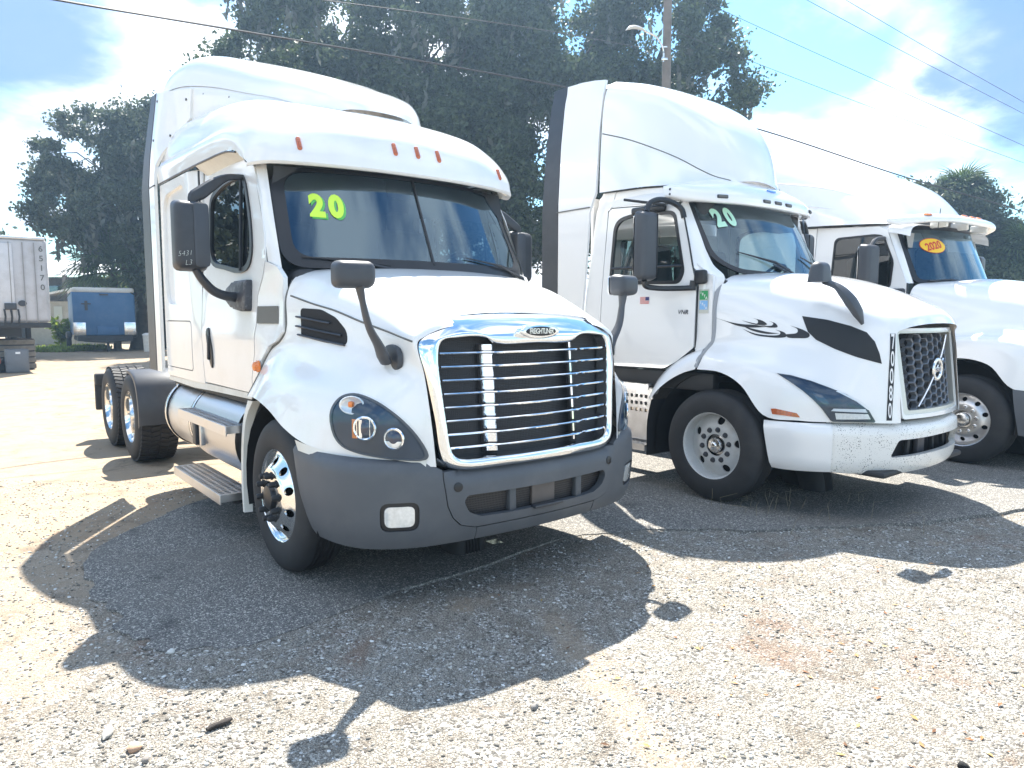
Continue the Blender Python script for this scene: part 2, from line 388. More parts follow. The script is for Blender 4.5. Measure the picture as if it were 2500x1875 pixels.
def diamond(name):
    m, t, b, L = nodes(name); N = t.nodes.new
    b.inputs['Base Color'].default_value = (.70, .70, .71, 1); b.inputs['Metallic'].default_value = 1; b.inputs['Roughness'].default_value = .33
    tc = N('ShaderNodeTexCoord'); mp = N('ShaderNodeMapping'); mp.inputs['Scale'].default_value = (24, 24, 24); mp.inputs['Rotation'].default_value = (0, R(45), 0); L(tc.outputs['Object'], mp.inputs[0])
    c = N('ShaderNodeTexChecker'); c.inputs['Scale'].default_value = 1.0
    w = N('ShaderNodeTexVoronoi'); w.distance = 'MINKOWSKI'; w.inputs['Exponent'].default_value = .6; w.inputs['Scale'].default_value = 1.0; w.inputs['Randomness'].default_value = 0.0; L(mp.outputs[0], w.inputs['Vector'])
    r = N('ShaderNodeMapRange'); L(w.outputs['Distance'], r.inputs[0]); r.inputs[1].default_value = .3; r.inputs[2].default_value = .55; r.inputs[3].default_value = 1; r.inputs[4].default_value = 0
    u = N('ShaderNodeBump'); u.inputs['Strength'].default_value = .9; u.inputs['Distance'].default_value = .006; L(r.outputs[0], u.inputs['Height']); L(u.outputs[0], b.inputs['Normal'])
    h = N('ShaderNodeMix'); h.data_type = 'RGBA'; L(r.outputs[0], h.inputs['Factor']); h.inputs['A'].default_value = (.56, .56, .57, 1); h.inputs['B'].default_value = (.8, .8, .8, 1); L(h.outputs['Result'], b.inputs['Base Color'])
    return m
dplate = diamond('diamond_plate')
def speckled(name):
    m, t, b, L = nodes(name); N = t.nodes.new; tc = N('ShaderNodeTexCoord')
    v = N('ShaderNodeTexVoronoi'); v.inputs['Scale'].default_value = 105; L(tc.outputs['Object'], v.inputs['Vector'])
    n = N('ShaderNodeTexNoise'); n.inputs['Scale'].default_value = 9; n.inputs['Detail'].default_value = 5; L(tc.outputs['Object'], n.inputs['Vector'])
    r = N('ShaderNodeMapRange'); L(n.outputs['Fac'], r.inputs[0]); r.inputs[1].default_value = .35; r.inputs[2].default_value = .65; r.inputs[3].default_value = .13; r.inputs[4].default_value = .46
    l = N('ShaderNodeMath'); l.operation = 'LESS_THAN'; L(v.outputs['Distance'], l.inputs[0])
    sp = N('ShaderNodeSeparateColor'); L(v.outputs['Color'], sp.inputs[0]); g = N('ShaderNodeMath'); g.operation = 'MULTIPLY'; L(sp.outputs[0], g.inputs[0]); L(r.outputs[0], g.inputs[1]); L(g.outputs[0], l.inputs[1])
    h = N('ShaderNodeMix'); h.data_type = 'RGBA'; L(l.outputs[0], h.inputs['Factor']); h.inputs['A'].default_value = (.78, .77, .74, 1); h.inputs['B'].default_value = (.03, .03, .03, 1)
    L(h.outputs['Result'], b.inputs['Base Color']); b.inputs['Roughness'].default_value = .35; b.inputs['Coat Weight'].default_value = .5; return m
speck = speckled('chipped_white_paint')
# ------------------------------------------------------------------ ground
def ground_mat(name, kind):
    m, t, b, L = nodes(name); N = t.nodes.new
    tc = N('ShaderNodeTexCoord'); V = tc.outputs['Object']
    def noise(s, d=6, r=.55, dist=0):
        n = N('ShaderNodeTexNoise'); n.inputs['Scale'].default_value = s; n.inputs['Detail'].default_value = d; n.inputs['Roughness'].default_value = r; n.inputs['Distortion'].default_value = dist; L(V, n.inputs['Vector']); return n.outputs['Fac']
    def vor(s, feat='F1'):
        n = N('ShaderNodeTexVoronoi'); n.inputs['Scale'].default_value = s; n.feature = feat; L(V, n.inputs['Vector']); return n
    def mr(x, a, bb, c=0., d=1., smooth=True):
        n = N('ShaderNodeMapRange'); L(x, n.inputs[0]); n.interpolation_type = 'SMOOTHSTEP' if smooth else 'LINEAR'
        for i, v in enumerate((a, bb, c, d)): n.inputs[i + 1].default_value = v
        return n.outputs[0]
    def mx(f, A, B, bt='MIX'):
        n = N('ShaderNodeMix'); n.data_type = 'RGBA'; n.blend_type = bt
        for s, v in (('Factor', f), ('A', A), ('B', B)):
            if isinstance(v, (int, float)): n.inputs[s].default_value = v
            elif isinstance(v, tuple): n.inputs[s].default_value = (*v, 1)
            else: L(v, n.inputs[s])
        return n.outputs['Result']
    def mth(op, a, bb=None, c=None):
        n = N('ShaderNodeMath'); n.operation = op
        for i, v in enumerate((a, bb, c)):
            if v is None: continue
            if isinstance(v, (int, float)): n.inputs[i].default_value = v
            else: L(v, n.inputs[i])
        return n.outputs[0]
    def ramp(x, stops):
        n = N('ShaderNodeValToRGB'); L(x, n.inputs[0]); e = n.color_ramp.elements
        while len(e) < len(stops): e.new(.5)
        for q, (p, c) in zip(e, stops): q.position = p; q.color = (*c, 1)
        return n.outputs[0]
    sx = N('ShaderNodeSeparateXYZ'); L(V, sx.inputs[0]); X, Y = sx.outputs[0], sx.outputs[1]
    if kind == 'gravel':
        v1 = vor(86); v2 = vor(170); e1 = vor(86, 'DISTANCE_TO_EDGE')
        c1 = N('ShaderNodeSeparateColor'); L(v1.outputs['Color'], c1.inputs[0]); c2 = N('ShaderNodeSeparateColor'); L(v2.outputs['Color'], c2.inputs[0])
        st = [(0, (0.094, 0.087, 0.080)), (.2, (0.187, 0.177, 0.158)), (.45, (0.309, 0.290, 0.257)), (.7, (0.418, 0.398, 0.359)), (.9, (0.577, 0.558, 0.518)), (1, (0.750, 0.750, 0.750))]
        a = ramp(c1.outputs[0], st); bcol = ramp(c2.outputs[1], [(0, (0.133, 0.120, 0.104)), (.5, (0.297, 0.270, 0.229)), (1, (0.491, 0.457, 0.403))])
        pick = mr(noise(9, 3), .42, .56); col = mx(pick, a, bcol)
        col = mx(mr(e1.outputs['Distance'], .0, .10), (0.084, 0.076, 0.064), col)
        big = noise(.45, 5, .6); mid = noise(1.7, 6, .6, .5); fine = noise(420, 2)
        sandc = mx(mr(fine, .3, .7), (0.262, 0.201, 0.140), (0.391, 0.321, 0.237)); sandc = mx(mr(mid, .35, .7), sandc, (0.307, 0.232, 0.160))
        # where fine sand and dirt cover the stones: behind and left of the trucks, and a washed-out track
        far = mr(mth('ADD', mth('ADD', Y, mth('MULTIPLY', X, -.9)), mth('MULTIPLY', mid, 3.2)), 8.2, 10.2)
        dl = mth('ABSOLUTE', mth('ADD', mth('MULTIPLY', mth('SUBTRACT', X, .33), .966), mth('MULTIPLY', mth('SUBTRACT', Y, 3.5), .26)))
        tr = mth('MULTIPLY', mr(mth('ADD', dl, mth('MULTIPLY', noise(6, 4), .16)), .12, .22, 1, 0), mr(Y, 4.1, 3.8))
        le = mr(mth('ADD', X, mth('MULTIPLY', mid, 1.6)), -.7, -2.2)
        pch = mr(mth('ADD', mth('MULTIPLY', mid, .5), mth('MULTIPLY', big, .5)), .55, .63)
        s = mth('MAXIMUM', mth('MAXIMUM', far, mth('MULTIPLY', tr, .5)), mth('MAXIMUM', mth('MULTIPLY', le, .75), mth('MULTIPLY', pch, .45)))
        s = mth('MULTIPLY', s, mr(noise(26, 5, .7), .28, .52, .55, 1.0))
        col = mx(s, col, sandc)
        dk = mr(noise(2.2, 9, .7, 1.2), .50, .70); col = mx(mth('MULTIPLY', dk, .6), col, (.085, .062, .042))
        red_ = mr(noise(.9, 8, .72, .8), .54, .68); col = mx(mth('MULTIPLY', red_, .4), col, (.20, .10, .055))
        h = mth('MULTIPLY', mth('SUBTRACT', mth('MULTIPLY', mr(v1.outputs['Distance'], .0, .75, 1, 0), .8), mth('MULTIPLY', c1.outputs[2], -.35)), mth('SUBTRACT', 1, mth('MULTIPLY', s, .85)))
        h = mth('ADD', h, mth('MULTIPLY', noise(60, 5), .5)); bd = .008
    else:
        v1 = vor(120); c1 = N('ShaderNodeSeparateColor'); L(v1.outputs['Color'], c1.inputs[0]); e1 = vor(120, 'DISTANCE_TO_EDGE')
        a = ramp(c1.outputs[0], [(0, (0.116, 0.112, 0.108)), (.4, (0.198, 0.191, 0.182)), (.72, (0.287, 0.273, 0.249)), (.9, (0.465, 0.442, 0.398)), (1, (0.711, 0.673, 0.600))])
        col = mx(mr(e1.outputs['Distance'], .0, .08), (.05, .05, .05), a)
        dust = mr(noise(1.3, 7, .62, .5), .42, .68); col = mx(mth('MULTIPLY', dust, .55), col, (.19, .178, .16))
        stain = mr(noise(2.3, 6, .6), .58, .72); col = mx(mth('MULTIPLY', stain, .5), col, (.05, .05, .052))
        cr_ = vor(1.1, 'DISTANCE_TO_EDGE'); n_ = N('ShaderNodeVectorMath')
        h = mth('ADD', mth('MULTIPLY', mr(v1.outputs['Distance'], 0, .8, 1, 0), .6), mth('MULTIPLY', noise(90, 4), .5)); bd = .006
    L(col, b.inputs['Base Color']); b.inputs['Roughness'].default_value = .9; b.inputs['Specular IOR Level'].default_value = .25
    u = N('ShaderNodeBump'); u.inputs['Strength'].default_value = 1.0; u.inputs['Distance'].default_value = bd; L(h, u.inputs['Height']); L(u.outputs[0], b.inputs['Normal'])
    return m
gravel_m = ground_mat('gravel_and_sand', 'gravel'); asphalt_m = ground_mat('worn_asphalt', 'asphalt')
def gz(x, y):
    return -.022 + .012 * math.sin(x * 1.3 + .4) * math.sin(y * 1.1 + 1) + .006 * math.sin(x * 3.1) * math.sin(y * 2.7)
gm = MB(); xs = np.concatenate([[-400, -60, -25, -12], np.arange(-6, 10.01, .4), [14, 25, 60, 400]]); ys = np.concatenate([[-60, -15, -4], np.arange(0, 14.01, .4), [20, 30, 60, 150, 600]])
gm.grid([[(x, y, gz(x, y) if -6 <= x <= 10 and 0 <= y <= 14 else -.022) for x in xs] for y in ys])
go_ = gm.build('ground', gravel_m, None); go_['kind'] = 'structure'
asph = [(-2.95, 4.75), (-2.5, 4.15), (-2.2, 3.8), (-1.95, 3.54), (-1.77, 3.44), (-1.43, 3.44), (-1.2, 3.62), (-.94, 3.93), (-.64, 4.26), (-.27, 4.55), (.15, 5.02), (.6, 5.35), (1.3, 5.45), (2.4, 5.5), (3.4, 5.7), (4.6, 6.1), (6.0, 7.1), (7.5, 8.5), (7.0, 10.2), (4.0, 9.5), (1.0, 9.2), (-1.0, 8.4), (-2.3, 7.2), (-2.9, 6.1)]
ar = so(asph, 8); rr_ = random.Random(4)
ar2 = []
for i, (x, y) in enumerate(ar):
    a = i * .42; n = .03 * math.sin(a * 1.3) + .018 * math.sin(a * 2.9 + 1) + .012 * math.sin(a * 5.3 + 2) + rr_.uniform(-.006, .006); ar2.append((x + n * .7, y + n))
am = MB().panel(ar2, lambda a, b: (a, b, .004 * math.sin(a * 2) * math.sin(b * 2.3) - .004), (), .16, (0, 0, -.06)).build('asphalt', asphalt_m, None); am['kind'] = 'structure'
# loose stones pressed into the surface near the camera
def stones(name, n, area, s0, s1, mat, seed, dens=None):
    r = np.random.default_rng(seed)
    ico = np.array([(0, 0, 1), (.894, 0, .447), (.276, .851, .447), (-.724, .526, .447), (-.724, -.526, .447), (.276, -.851, .447), (.724, .526, -.3), (-.276, .851, -.3), (-.894, 0, -.3), (-.276, -.851, -.3), (.724, -.526, -.3)])
    fc = [(0, 1, 2), (0, 2, 3), (0, 3, 4), (0, 4, 5), (0, 5, 1), (1, 6, 2), (2, 7, 3), (3, 8, 4), (4, 9, 5), (5, 10, 1), (6, 7, 2), (7, 8, 3), (8, 9, 4), (9, 10, 5), (10, 6, 1)]
    y = area[2] + (area[3] - area[2]) * r.random(n) ** 1.5; x = area[0] + (area[1] - area[0]) * r.random(n)
    k = np.abs(x) < .78 * y + .3; x, y = x[k], y[k]; n = len(x)
    s = s0 + (s1 - s0) * r.random(n) ** 3; a = r.random(n) * 6.28
    P = ico[None] * (1 + .5 * (r.random((n, 11, 3)) - .5)) * s[:, None, None] * np.stack([1 + .5 * r.random(n), .7 + .4 * r.random(n), .45 + .35 * r.random(n)], 1)[:, None, :]
    c, sn = np.cos(a)[:, None], np.sin(a)[:, None]
    Q = np.stack([P[..., 0] * c - P[..., 1] * sn + x[:, None], P[..., 0] * sn + P[..., 1] * c + y[:, None], P[..., 2] + np.array([gz(i, j) for i, j in zip(x, y)])[:, None] + s[:, None] * .12], -1)
    F = (np.array(fc)[None] + 11 * np.arange(n)[:, None, None]).reshape(-1, 3)
    me = bpy.data.meshes.new(name); me.vertices.add(n * 11); me.vertices.foreach_set('co', Q.reshape(-1)); me.loops.add(len(F) * 3); me.loops.foreach_set('vertex_index', F.reshape(-1))
    me.polygons.add(len(F)); me.polygons.foreach_set('loop_start', np.arange(0, len(F) * 3, 3)); me.polygons.foreach_set('use_smooth', np.ones(len(F), bool)); me.update(calc_edges=True)
    me.materials.append(mat); o = put(name, me); o['kind'] = 'stuff'; return o
def island_mat(name, stops, rough=.85):
    m, t, b, L = nodes(name); g = t.nodes.new('ShaderNodeNewGeometry'); r = t.nodes.new('ShaderNodeValToRGB'); L(g.outputs['Random Per Island'], r.inputs[0]); e = r.color_ramp.elements
    while len(e) < len(stops): e.new(.5)
    for q, (p, c) in zip(e, stops): q.position = p; q.color = (*c, 1)
    L(r.outputs[0], b.inputs['Base Color']); b.inputs['Roughness'].default_value = rough; b.inputs['Specular IOR Level'].default_value = .3; return m
stone_m = island_mat('loose_stone', [(0, (0.091, 0.085, 0.075)), (.3, (0.208, 0.192, 0.166)), (.6, (0.338, 0.319, 0.280)), (.85, (0.494, 0.474, 0.436)), (1, (0.750, 0.750, 0.741))])
stones('gravel_stones', 60000, (-5.5, 6.5, 2.0, 7.2), .0028, .0105, stone_m, 3)
# ------------------------------------------------------------------ wheels (axis along -y = outward on the visible side)
TYRE_R = .505
def tyre_mesh(w, grooves=True):
    h = w / 2; r = TYRE_R
    prof = [(.292, h - .012), (.302, h - .004), (.33, h + .006), (.38, h + .012), (.43, h + .008), (.462, h - .004), (.482, h - .016), (.496, h - .036), (r - .001, h - .06)]
    if grooves:
        n = 5; inner = h - .06; xs = np.linspace(inner, -inner, n + 2)[1:-1]
        for x in xs: prof += [(r, x + .011), (r - .013, x + .007), (r - .013, x - .007), (r, x - .011)]
    prof += [(r - .001, -h + .06), (.496, -h + .036), (.482, -h + .016), (.43, -h), (.33, -h + .004), (.292, -h + .012), (.27, -h + .02)]
    return MB().lathe(prof, (0, 0, 0), 56)
def lugs_mesh(w):
    m = MB(); n = 52; rows = 4; ww = (w - .05) / rows
    for i in range(n):
        for k in range(rows):
            a = 2 * math.pi * (i + (.5 if k % 2 else 0) + (.12 if k in (0, 3) else -.1)) / n
            y = -w / 2 + .025 + ww * (k + .5); edge = k in (0, rows - 1)
            c = (TYRE_R + .001) * math.sin(a), y, (TYRE_R + .001) * math.cos(a)
            rot = Matrix.Rotation(a, 3, 'Y') @ Matrix.Rotation((.25 if k % 2 else -.25), 3, 'Z')
            m.box(c, (.046, ww * (.97 if edge else .9), .024), rot, .003, 1)
    return m
def disc(fn, R0, hub_r, holes, res=.022):
    """wheel disc with round openings, fn(radius)->height outward"""
    return MB().panel(circ(0, 0, R0, n=48), lambda a, b: (a, -fn(math.hypot(a, b)), b), [circ(0, 0, hub_r, n=28)] + holes, res, (0, .012, 0))
NUT = None
def steer_wheel(parent, name, loc, kind):
    """front wheel; its outer tyre face lies .14 out of loc"""
    hub = MB()
    if kind == 'polished':
        hub.lathe([(.0, .21), (.045, .21), (.075, .203), (.085, .19), (.088, .14), (.112, .135), (.118, .11), (.118, .03)], (0, 0, 0), 28)
        hm, rm, nm = black, alu_wheel, rubber2
        prof = lambda r: interp(r, [.1, .115, .17, .185, .2, .255, .275, .285], [.18, .178, .178, .175, .164, .120, .108, .108])
        holes = [circ(.226 * math.cos(a), .226 * math.sin(a), .027, .027, 14) for a in [2 * math.pi * (i + .5) / 10 for i in range(10)]]
        nut_r, nut_h0, nh, nr = .1425, .177, .05, .0195
        barrel = [(.285, .106), (.288, .108), (.289, .118), (.293, .13), (.302, .137), (.306, .132), (.3, .122)]
    elif kind == 'steel':
        hub.lathe([(.0, .105), (.018, .107), (.03, .10), (.034, .09), (.062, .085), (.07, .075), (.074, .055), (.074, .02), (.1, .02), (.1, .0)], (0, 0, 0), 28)
        hm, rm, nm = chrome_dull, steel_wheel, dark_pl
        prof = lambda r: interp(r, [.09, .1, .165, .18, .2, .255, .275, .285], [.052, .06, .062, .058, .05, .02, .012, .012])
        holes = [circ(.226 * math.cos(a), .226 * math.sin(a), .036, .036, 16) for a in [2 * math.pi * (i + .12) / 5 for i in range(5)]]
        nut_r, nut_h0, nh, nr = .1425, .06, .028, .0185
        barrel = [(.285, .012), (.287, .08), (.289, .115), (.293, .13), (.302, .137), (.306, .132), (.3, .122)]
    else:
        hub.lathe([(.0, .15), (.05, .15), (.07, .142), (.078, .12), (.08, .07), (.1, .068), (.1, .0)], (0, 0, 0), 28)
        hm, rm, nm = chrome_dull, alum, chrome_dull
        prof = lambda r: interp(r, [.1, .17, .185, .2, .255, .275, .285], [.092, .092, .088, .08, .045, .04, .042])
        holes = [circ(.228 * math.cos(a), .228 * math.sin(a), .026, .026, 14) for a in [2 * math.pi * (i + .5) / 10 for i in range(10)]]
        nut_r, nut_h0, nh, nr = .1425, .09, .03, .018
        barrel = [(.285, .042), (.288, .08), (.289, .115), (.293, .13), (.302, .137), (.306, .132), (.3, .122)]
    w = hub.build(name, hm, parent, loc=loc)
    tyre_mesh(.28).build('tyre', rubber, w)
    rim = disc(prof, .287, .1, holes).lathe(barrel, (0, 0, 0), 48)
    rim.build('rim', rm, w, ang=50)
    MB().lathe([(.05, -.02), (.28, -.02), (.28, -.1)], (0, 0, 0), 32).build('brake_drum', matt, w)
    me = None
    for i in range(10):
        a = 2 * math.pi * (i + .25) / 10; p = (nut_r * math.cos(a), -nut_h0, nut_r * math.sin(a))
        if me is None:
            n0 = MB().lathe([(nr * 1.35, -.004), (nr * 1.35, .006), (nr, .008), (nr * .95, nh * .8), (nr * .7, nh), (0, nh + .001)], (0, 0, 0), 10).build('lug_nut', nm, w, loc=p); me = n0.data
        else: put('lug_nut', me, w, loc=p)
    return w
def drive_wheel(parent, name, loc):
    """wide single drive wheel, deep polished rim; outer face .22 out of loc"""
    w = MB().lathe([(.0, .05), (.06, .05), (.09, .04), (.1, 0), (.1, -.06)], (0, 0, 0), 24).build(name, dark_pl, parent, loc=loc)
    tyre_mesh(.44, False).build('tyre', rubber, w)
    t = lugs_mesh(.44).build('tread', rubber, w, smooth=False); t['kind'] = 'stuff'
    MB().lathe([(.1, -.06), (.19, -.06), (.235, -.05), (.262, -.03), (.272, .02), (.276, .12), (.282, .16), (.286, .19), (.296, .214), (.306, .212), (.3, .2)], (0, 0, 0), 48).build('rim', alu_wheel, w)
    return w
def flip_wheel(w, parent, loc):
    """copy of a wheel for the other side"""
    return copy_tree(w, parent, Matrix.Translation(Vector(loc)) @ Matrix.Rotation(math.pi, 4, 'Z') @ Matrix.Translation(-Vector(w.location)))
def mirror_housing(name, parent, c, size, yaw, mat, r=.05, taper=.9, face=True):
    """rounded mirror head; size=(depth x, width y, height z), its glass at the back"""
    b = bmesh.new(); bmesh.ops.create_cube(b, size=1.0)
    for v in b.verts:
        if v.co.x > 0: v.co.y *= taper; v.co.z *= taper
    bmesh.ops.scale(b, vec=size, verts=b.verts)
    bmesh.ops.bevel(b, geom=b.edges[:], offset=r, segments=4, profile=.55, affect='EDGES', clamp_overlap=True)
    bmesh.ops.recalc_face_normals(b, faces=b.faces)
    M = Matrix.Translation(c) @ Matrix.Rotation(yaw, 4, 'Z')
    o = MB().bm(b, M).build(name, mat, parent, ang=50); b.free()
    if face:
        Q = M @ Matrix.Translation((-size[0] / 2 - .002, 0, 0))
        MB().prism(rrect(0, 0, size[1] * .86, size[2] * .88, r * .8), lambda a, bb, cc: Q @ Vector((-cc, a, bb)), .004).build('mirror_glass', chrome, o)
    return o
# ================================================================== truck A: mid-roof sleeper with chrome grille
AZ1 = 141.3
TA = thing('semi_truck', 'white sleeper semi truck nearest the camera with a chrome barred grille and grey bumper', 'semi truck', (-.593, 5.283, 0), R(90 - AZ1), 'white semi trucks parked in a row')
def sideA(x, z):
    """right body side (negative y)"""
    s = interp(x, [-2.0, -1.7], [1, 0])
    y = interp(z, [1.05, 1.3, 1.7, 2.0, 2.4, 2.9], [1.125, 1.138, 1.13, 1.108, 1.082, 1.055])
    ys = interp(z, [1.05, 1.3, 2.2, 2.9], [1.14, 1.15, 1.15, 1.145])
    return lerp(y, ys, s) + .012 * math.exp(-((z - 1.52) / .09) ** 2) * (1 - s)
def sfA(sg, off=0.0): return lambda x, z: (x, sg * (sideA(x, z) + off), z)
# ---- roof cap
capA = [full(h) for h in [
    [(-2.99, 0, 3.56), (-2.99, .4, 3.55), (-2.99, .8, 3.51), (-2.99, 1.0, 3.40), (-2.99, 1.09, 3.24), (-2.99, 1.12, 3.10), (-2.99, 1.15, 3.05), (-2.99, 1.15, 2.915)],
    [(-2.5, 0, 3.545), (-2.5, .4, 3.54), (-2.5, .8, 3.50), (-2.5, 1.0, 3.40), (-2.5, 1.09, 3.25), (-2.5, 1.12, 3.10), (-2.5, 1.155, 3.04), (-2.5, 1.155, 2.905)],
    [(-1.95, 0, 3.49), (-1.95, .4, 3.485), (-1.95, .79, 3.46), (-1.95, .98, 3.36), (-1.95, 1.08, 3.21), (-1.95, 1.12, 3.08), (-1.95, 1.16, 3.02), (-1.95, 1.155, 2.895)],
    [(-1.4, 0, 3.42), (-1.4, .4, 3.415), (-1.4, .78, 3.39), (-1.4, .97, 3.30), (-1.4, 1.07, 3.17), (-1.4, 1.12, 3.06), (-1.4, 1.16, 3.0), (-1.4, 1.155, 2.88)],
    [(-.98, 0, 3.32), (-.98, .4, 3.31), (-.98, .76, 3.28), (-.97, .94, 3.21), (-.96, 1.06, 3.12), (-.95, 1.12, 3.03), (-.95, 1.16, 2.97), (-.95, 1.155, 2.86)],
    [(-.66, 0, 3.215), (-.66, .4, 3.205), (-.67, .73, 3.175), (-.69, .90, 3.125), (-.70, 1.04, 3.06), (-.71, 1.11, 2.98), (-.72, 1.155, 2.91), (-.72, 1.155, 2.82)],
    [(-.42, 0, 3.125), (-.43, .4, 3.11), (-.46, .7, 3.085), (-.50, .87, 3.045), (-.54, 1.02, 2.985), (-.58, 1.10, 2.925), (-.62, 1.15, 2.855), (-.63, 1.152, 2.77)],
    [(-.235, 0, 2.97), (-.25, .38, 2.955), (-.29, .66, 2.935), (-.335, .83, 2.905), (-.39, .98, 2.87), (-.455, 1.08, 2.835), (-.52, 1.14, 2.79), (-.555, 1.148, 2.735)],
    [(-.15, 0, 2.795), (-.165, .35, 2.79), (-.21, .62, 2.785), (-.255, .79, 2.78), (-.315, .94, 2.775), (-.395, 1.05, 2.77), (-.475, 1.12, 2.745), (-.525, 1.146, 2.72)],
    [(-.125, 0, 2.705), (-.14, .34, 2.706), (-.19, .60, 2.708), (-.238, .77, 2.71), (-.298, .92, 2.712), (-.375, 1.04, 2.715), (-.455, 1.115, 2.71), (-.515, 1.143, 2.705)]]]
cap = MB().loft(capA, 5, 4)
lip = capA[-1]
cap.loft([lip, [(x - .02, y, z - .018) for x, y, z in lip], [(x - .06, y * .985, z - .012) for x, y, z in lip], [(x - .13, y * .955, z + .02) for x, y, z in lip]], 2, 4)
capo = cap.build('roof_cap', white, TA)
skA = Skin(capo)
# eyebrow under the cap over each door
for sg in (-1, 1):
    ey = MB().loft([[(x, sg * (1.15 + .004), z) for x, z in ((-1.72, 2.876), (-1.3, 2.868), (-.95, 2.853), (-.72, 2.815), (-.6, 2.77), (-.53, 2.715))],
                    [(x, sg * 1.055, z) for x, z in ((-1.72, 2.80), (-1.3, 2.80), (-.97, 2.795), (-.74, 2.77), (-.64, 2.73), (-.57, 2.69))]], 2, 5)
    ey.build('roof_eyebrow', cream, TA)
# seam between cap and side
for sg in (-1, 1):
    MB().tube(cr([(x, sg * 1.151, z) for x, z in ((-2.97, 2.905), (-1.95, 2.886), (-1.4, 2.872), (-.95, 2.852), (-.73, 2.814))], 6), .008, 6).build('roof_seal', black, TA)
# marker lamps on the visor
me = None
for y, x, z in ((-.86, -.285, 2.85), (-.187, -.198, 2.862), (0, -.192, 2.866), (.187, -.198, 2.862), (.86, -.285, 2.85)):
    h = skA.hit((x, y, z), (-.82, 0, -.57)); rot = Matrix.Rotation(-R(58), 3, 'Y') @ Matrix.Rotation(0, 3, 'X')
    o = MB().box((0, 0, 0), (.105, .034, .036), None, .016, 3)
    if me is None: me = o.build('marker_lamp', amber_d, TA).data; q = [c for c in kids(TA) if c.data == me][0]
    else: q = put('marker_lamp', me, TA)
    q.location = h; q.rotation_euler = (0, R(64), 0)
# ---- roof fairing
fairA = [full(h) for h in [
    [(-3.10, 0, 3.96), (-3.10, .45, 3.95), (-3.10, .8, 3.92), (-3.1, .95, 3.88), (-3.1, 1.03, 3.83), (-3.1, 1.055, 3.78), (-3.1, 1.06, 3.765)],
    [(-2.95, 0, 4.06), (-2.95, .45, 4.05), (-2.95, .8, 4.02), (-2.95, .95, 3.97), (-2.95, 1.02, 3.90), (-2.95, 1.05, 3.82), (-2.95, 1.055, 3.765)],
    [(-2.65, 0, 4.10), (-2.65, .45, 4.09), (-2.65, .76, 4.065), (-2.65, .89, 4.01), (-2.65, .955, 3.92), (-2.65, .98, 3.82), (-2.65, .99, 3.755)],
    [(-2.15, 0, 3.965), (-2.15, .38, 3.955), (-2.15, .66, 3.93), (-2.15, .77, 3.88), (-2.15, .83, 3.80), (-2.15, .86, 3.71), (-2.15, .87, 3.655)],
    [(-1.65, 0, 3.77), (-1.65, .32, 3.76), (-1.65, .56, 3.74), (-1.65, .66, 3.70), (-1.65, .715, 3.63), (-1.65, .74, 3.56), (-1.65, .75, 3.51)],
    [(-1.22, 0, 3.605), (-1.22, .27, 3.60), (-1.22, .47, 3.58), (-1.22, .56, 3.55), (-1.22, .61, 3.49), (-1.22, .635, 3.43), (-1.22, .645, 3.385)],
    [(-.93, 0, 3.475), (-.93, .2, 3.47), (-.935, .36, 3.45), (-.94, .43, 3.42), (-.94, .475, 3.37), (-.945, .5, 3.315), (-.945, .51, 3.28)],
    [(-.77, 0, 3.36), (-.775, .15, 3.355), (-.79, .26, 3.345), (-.8, .32, 3.325), (-.81, .355, 3.295), (-.815, .375, 3.265), (-.82, .385, 3.25)],
    [(-.71, 0, 3.275), (-.715, .12, 3.273), (-.735, .21, 3.27), (-.75, .26, 3.265), (-.765, .3, 3.255), (-.775, .32, 3.245), (-.78, .33, 3.238)]]]
f = MB().loft(fairA, 4, 4)
G0 = cr(np.array(fairA[0], float), 4); n0 = len(f.v); f.add(G0, [tuple(range(len(G0)))])
f.build('roof_fairing', white2, TA)
lb = [r[0] for r in fairA]; rb = [r[-1] for r in fairA]; nose = fairA[-1]
loopb = [tuple(p) for p in lb] + [tuple(p) for p in nose[2:-2]] + [tuple(p) for p in rb[::-1]]
zb = [interp(x, [-3.1, -2.1, -1.2, -.7], [3.3, 3.42, 3.22, 3.12]) for x, y, z in loopb]
zt = [interp(x, [-3.1, -2.95, -2.65, -2.15, -1.65, -1.22, -.945, -.82, -.71], [3.765, 3.765, 3.755, 3.655, 3.51, 3.385, 3.28, 3.25, 3.235]) for x, y, z in loopb]
MB().loft([[(x, y * .985, z + .006) for (x, y, _), z in zip(loopb, zt)], [(x - .002, y, z - .02) for (x, y, _), z in zip(loopb, zt)], [(x + .0, y * .99, z) for (x, y, _), z in zip(loopb, zb)]], 3, 3).build('fairing_skirt', white, TA)
for sg in (-1, 1):
    me = None
    for x in (-2.75, -2.5, -2.3, -1.9, -1.45, -1.3):
        y = interp(x, [-2.95, -2.65, -2.15, -1.65, -1.22], [1.055, .99, .87, .75, .645]) * .993; z = interp(x, [-2.95, -2.65, -2.15, -1.65, -1.22], [3.765, 3.755, 3.655, 3.51, 3.385]) - .06
        if me is None: me = MB().lathe([(.013, -.004), (.012, .004), (.006, .008), (0, .008)], (0, 0, 0), 8, (0, sg, 0)).build('rivet', dark_pl, TA, loc=(x, sg * y, z)).data
        else: put('rivet', me, TA, loc=(x, sg * y, z))
MB().box((-3.12, -.72, 3.93), (.10, .06, .05), None, .015).build('fairing_bracket', dark_pl, TA)
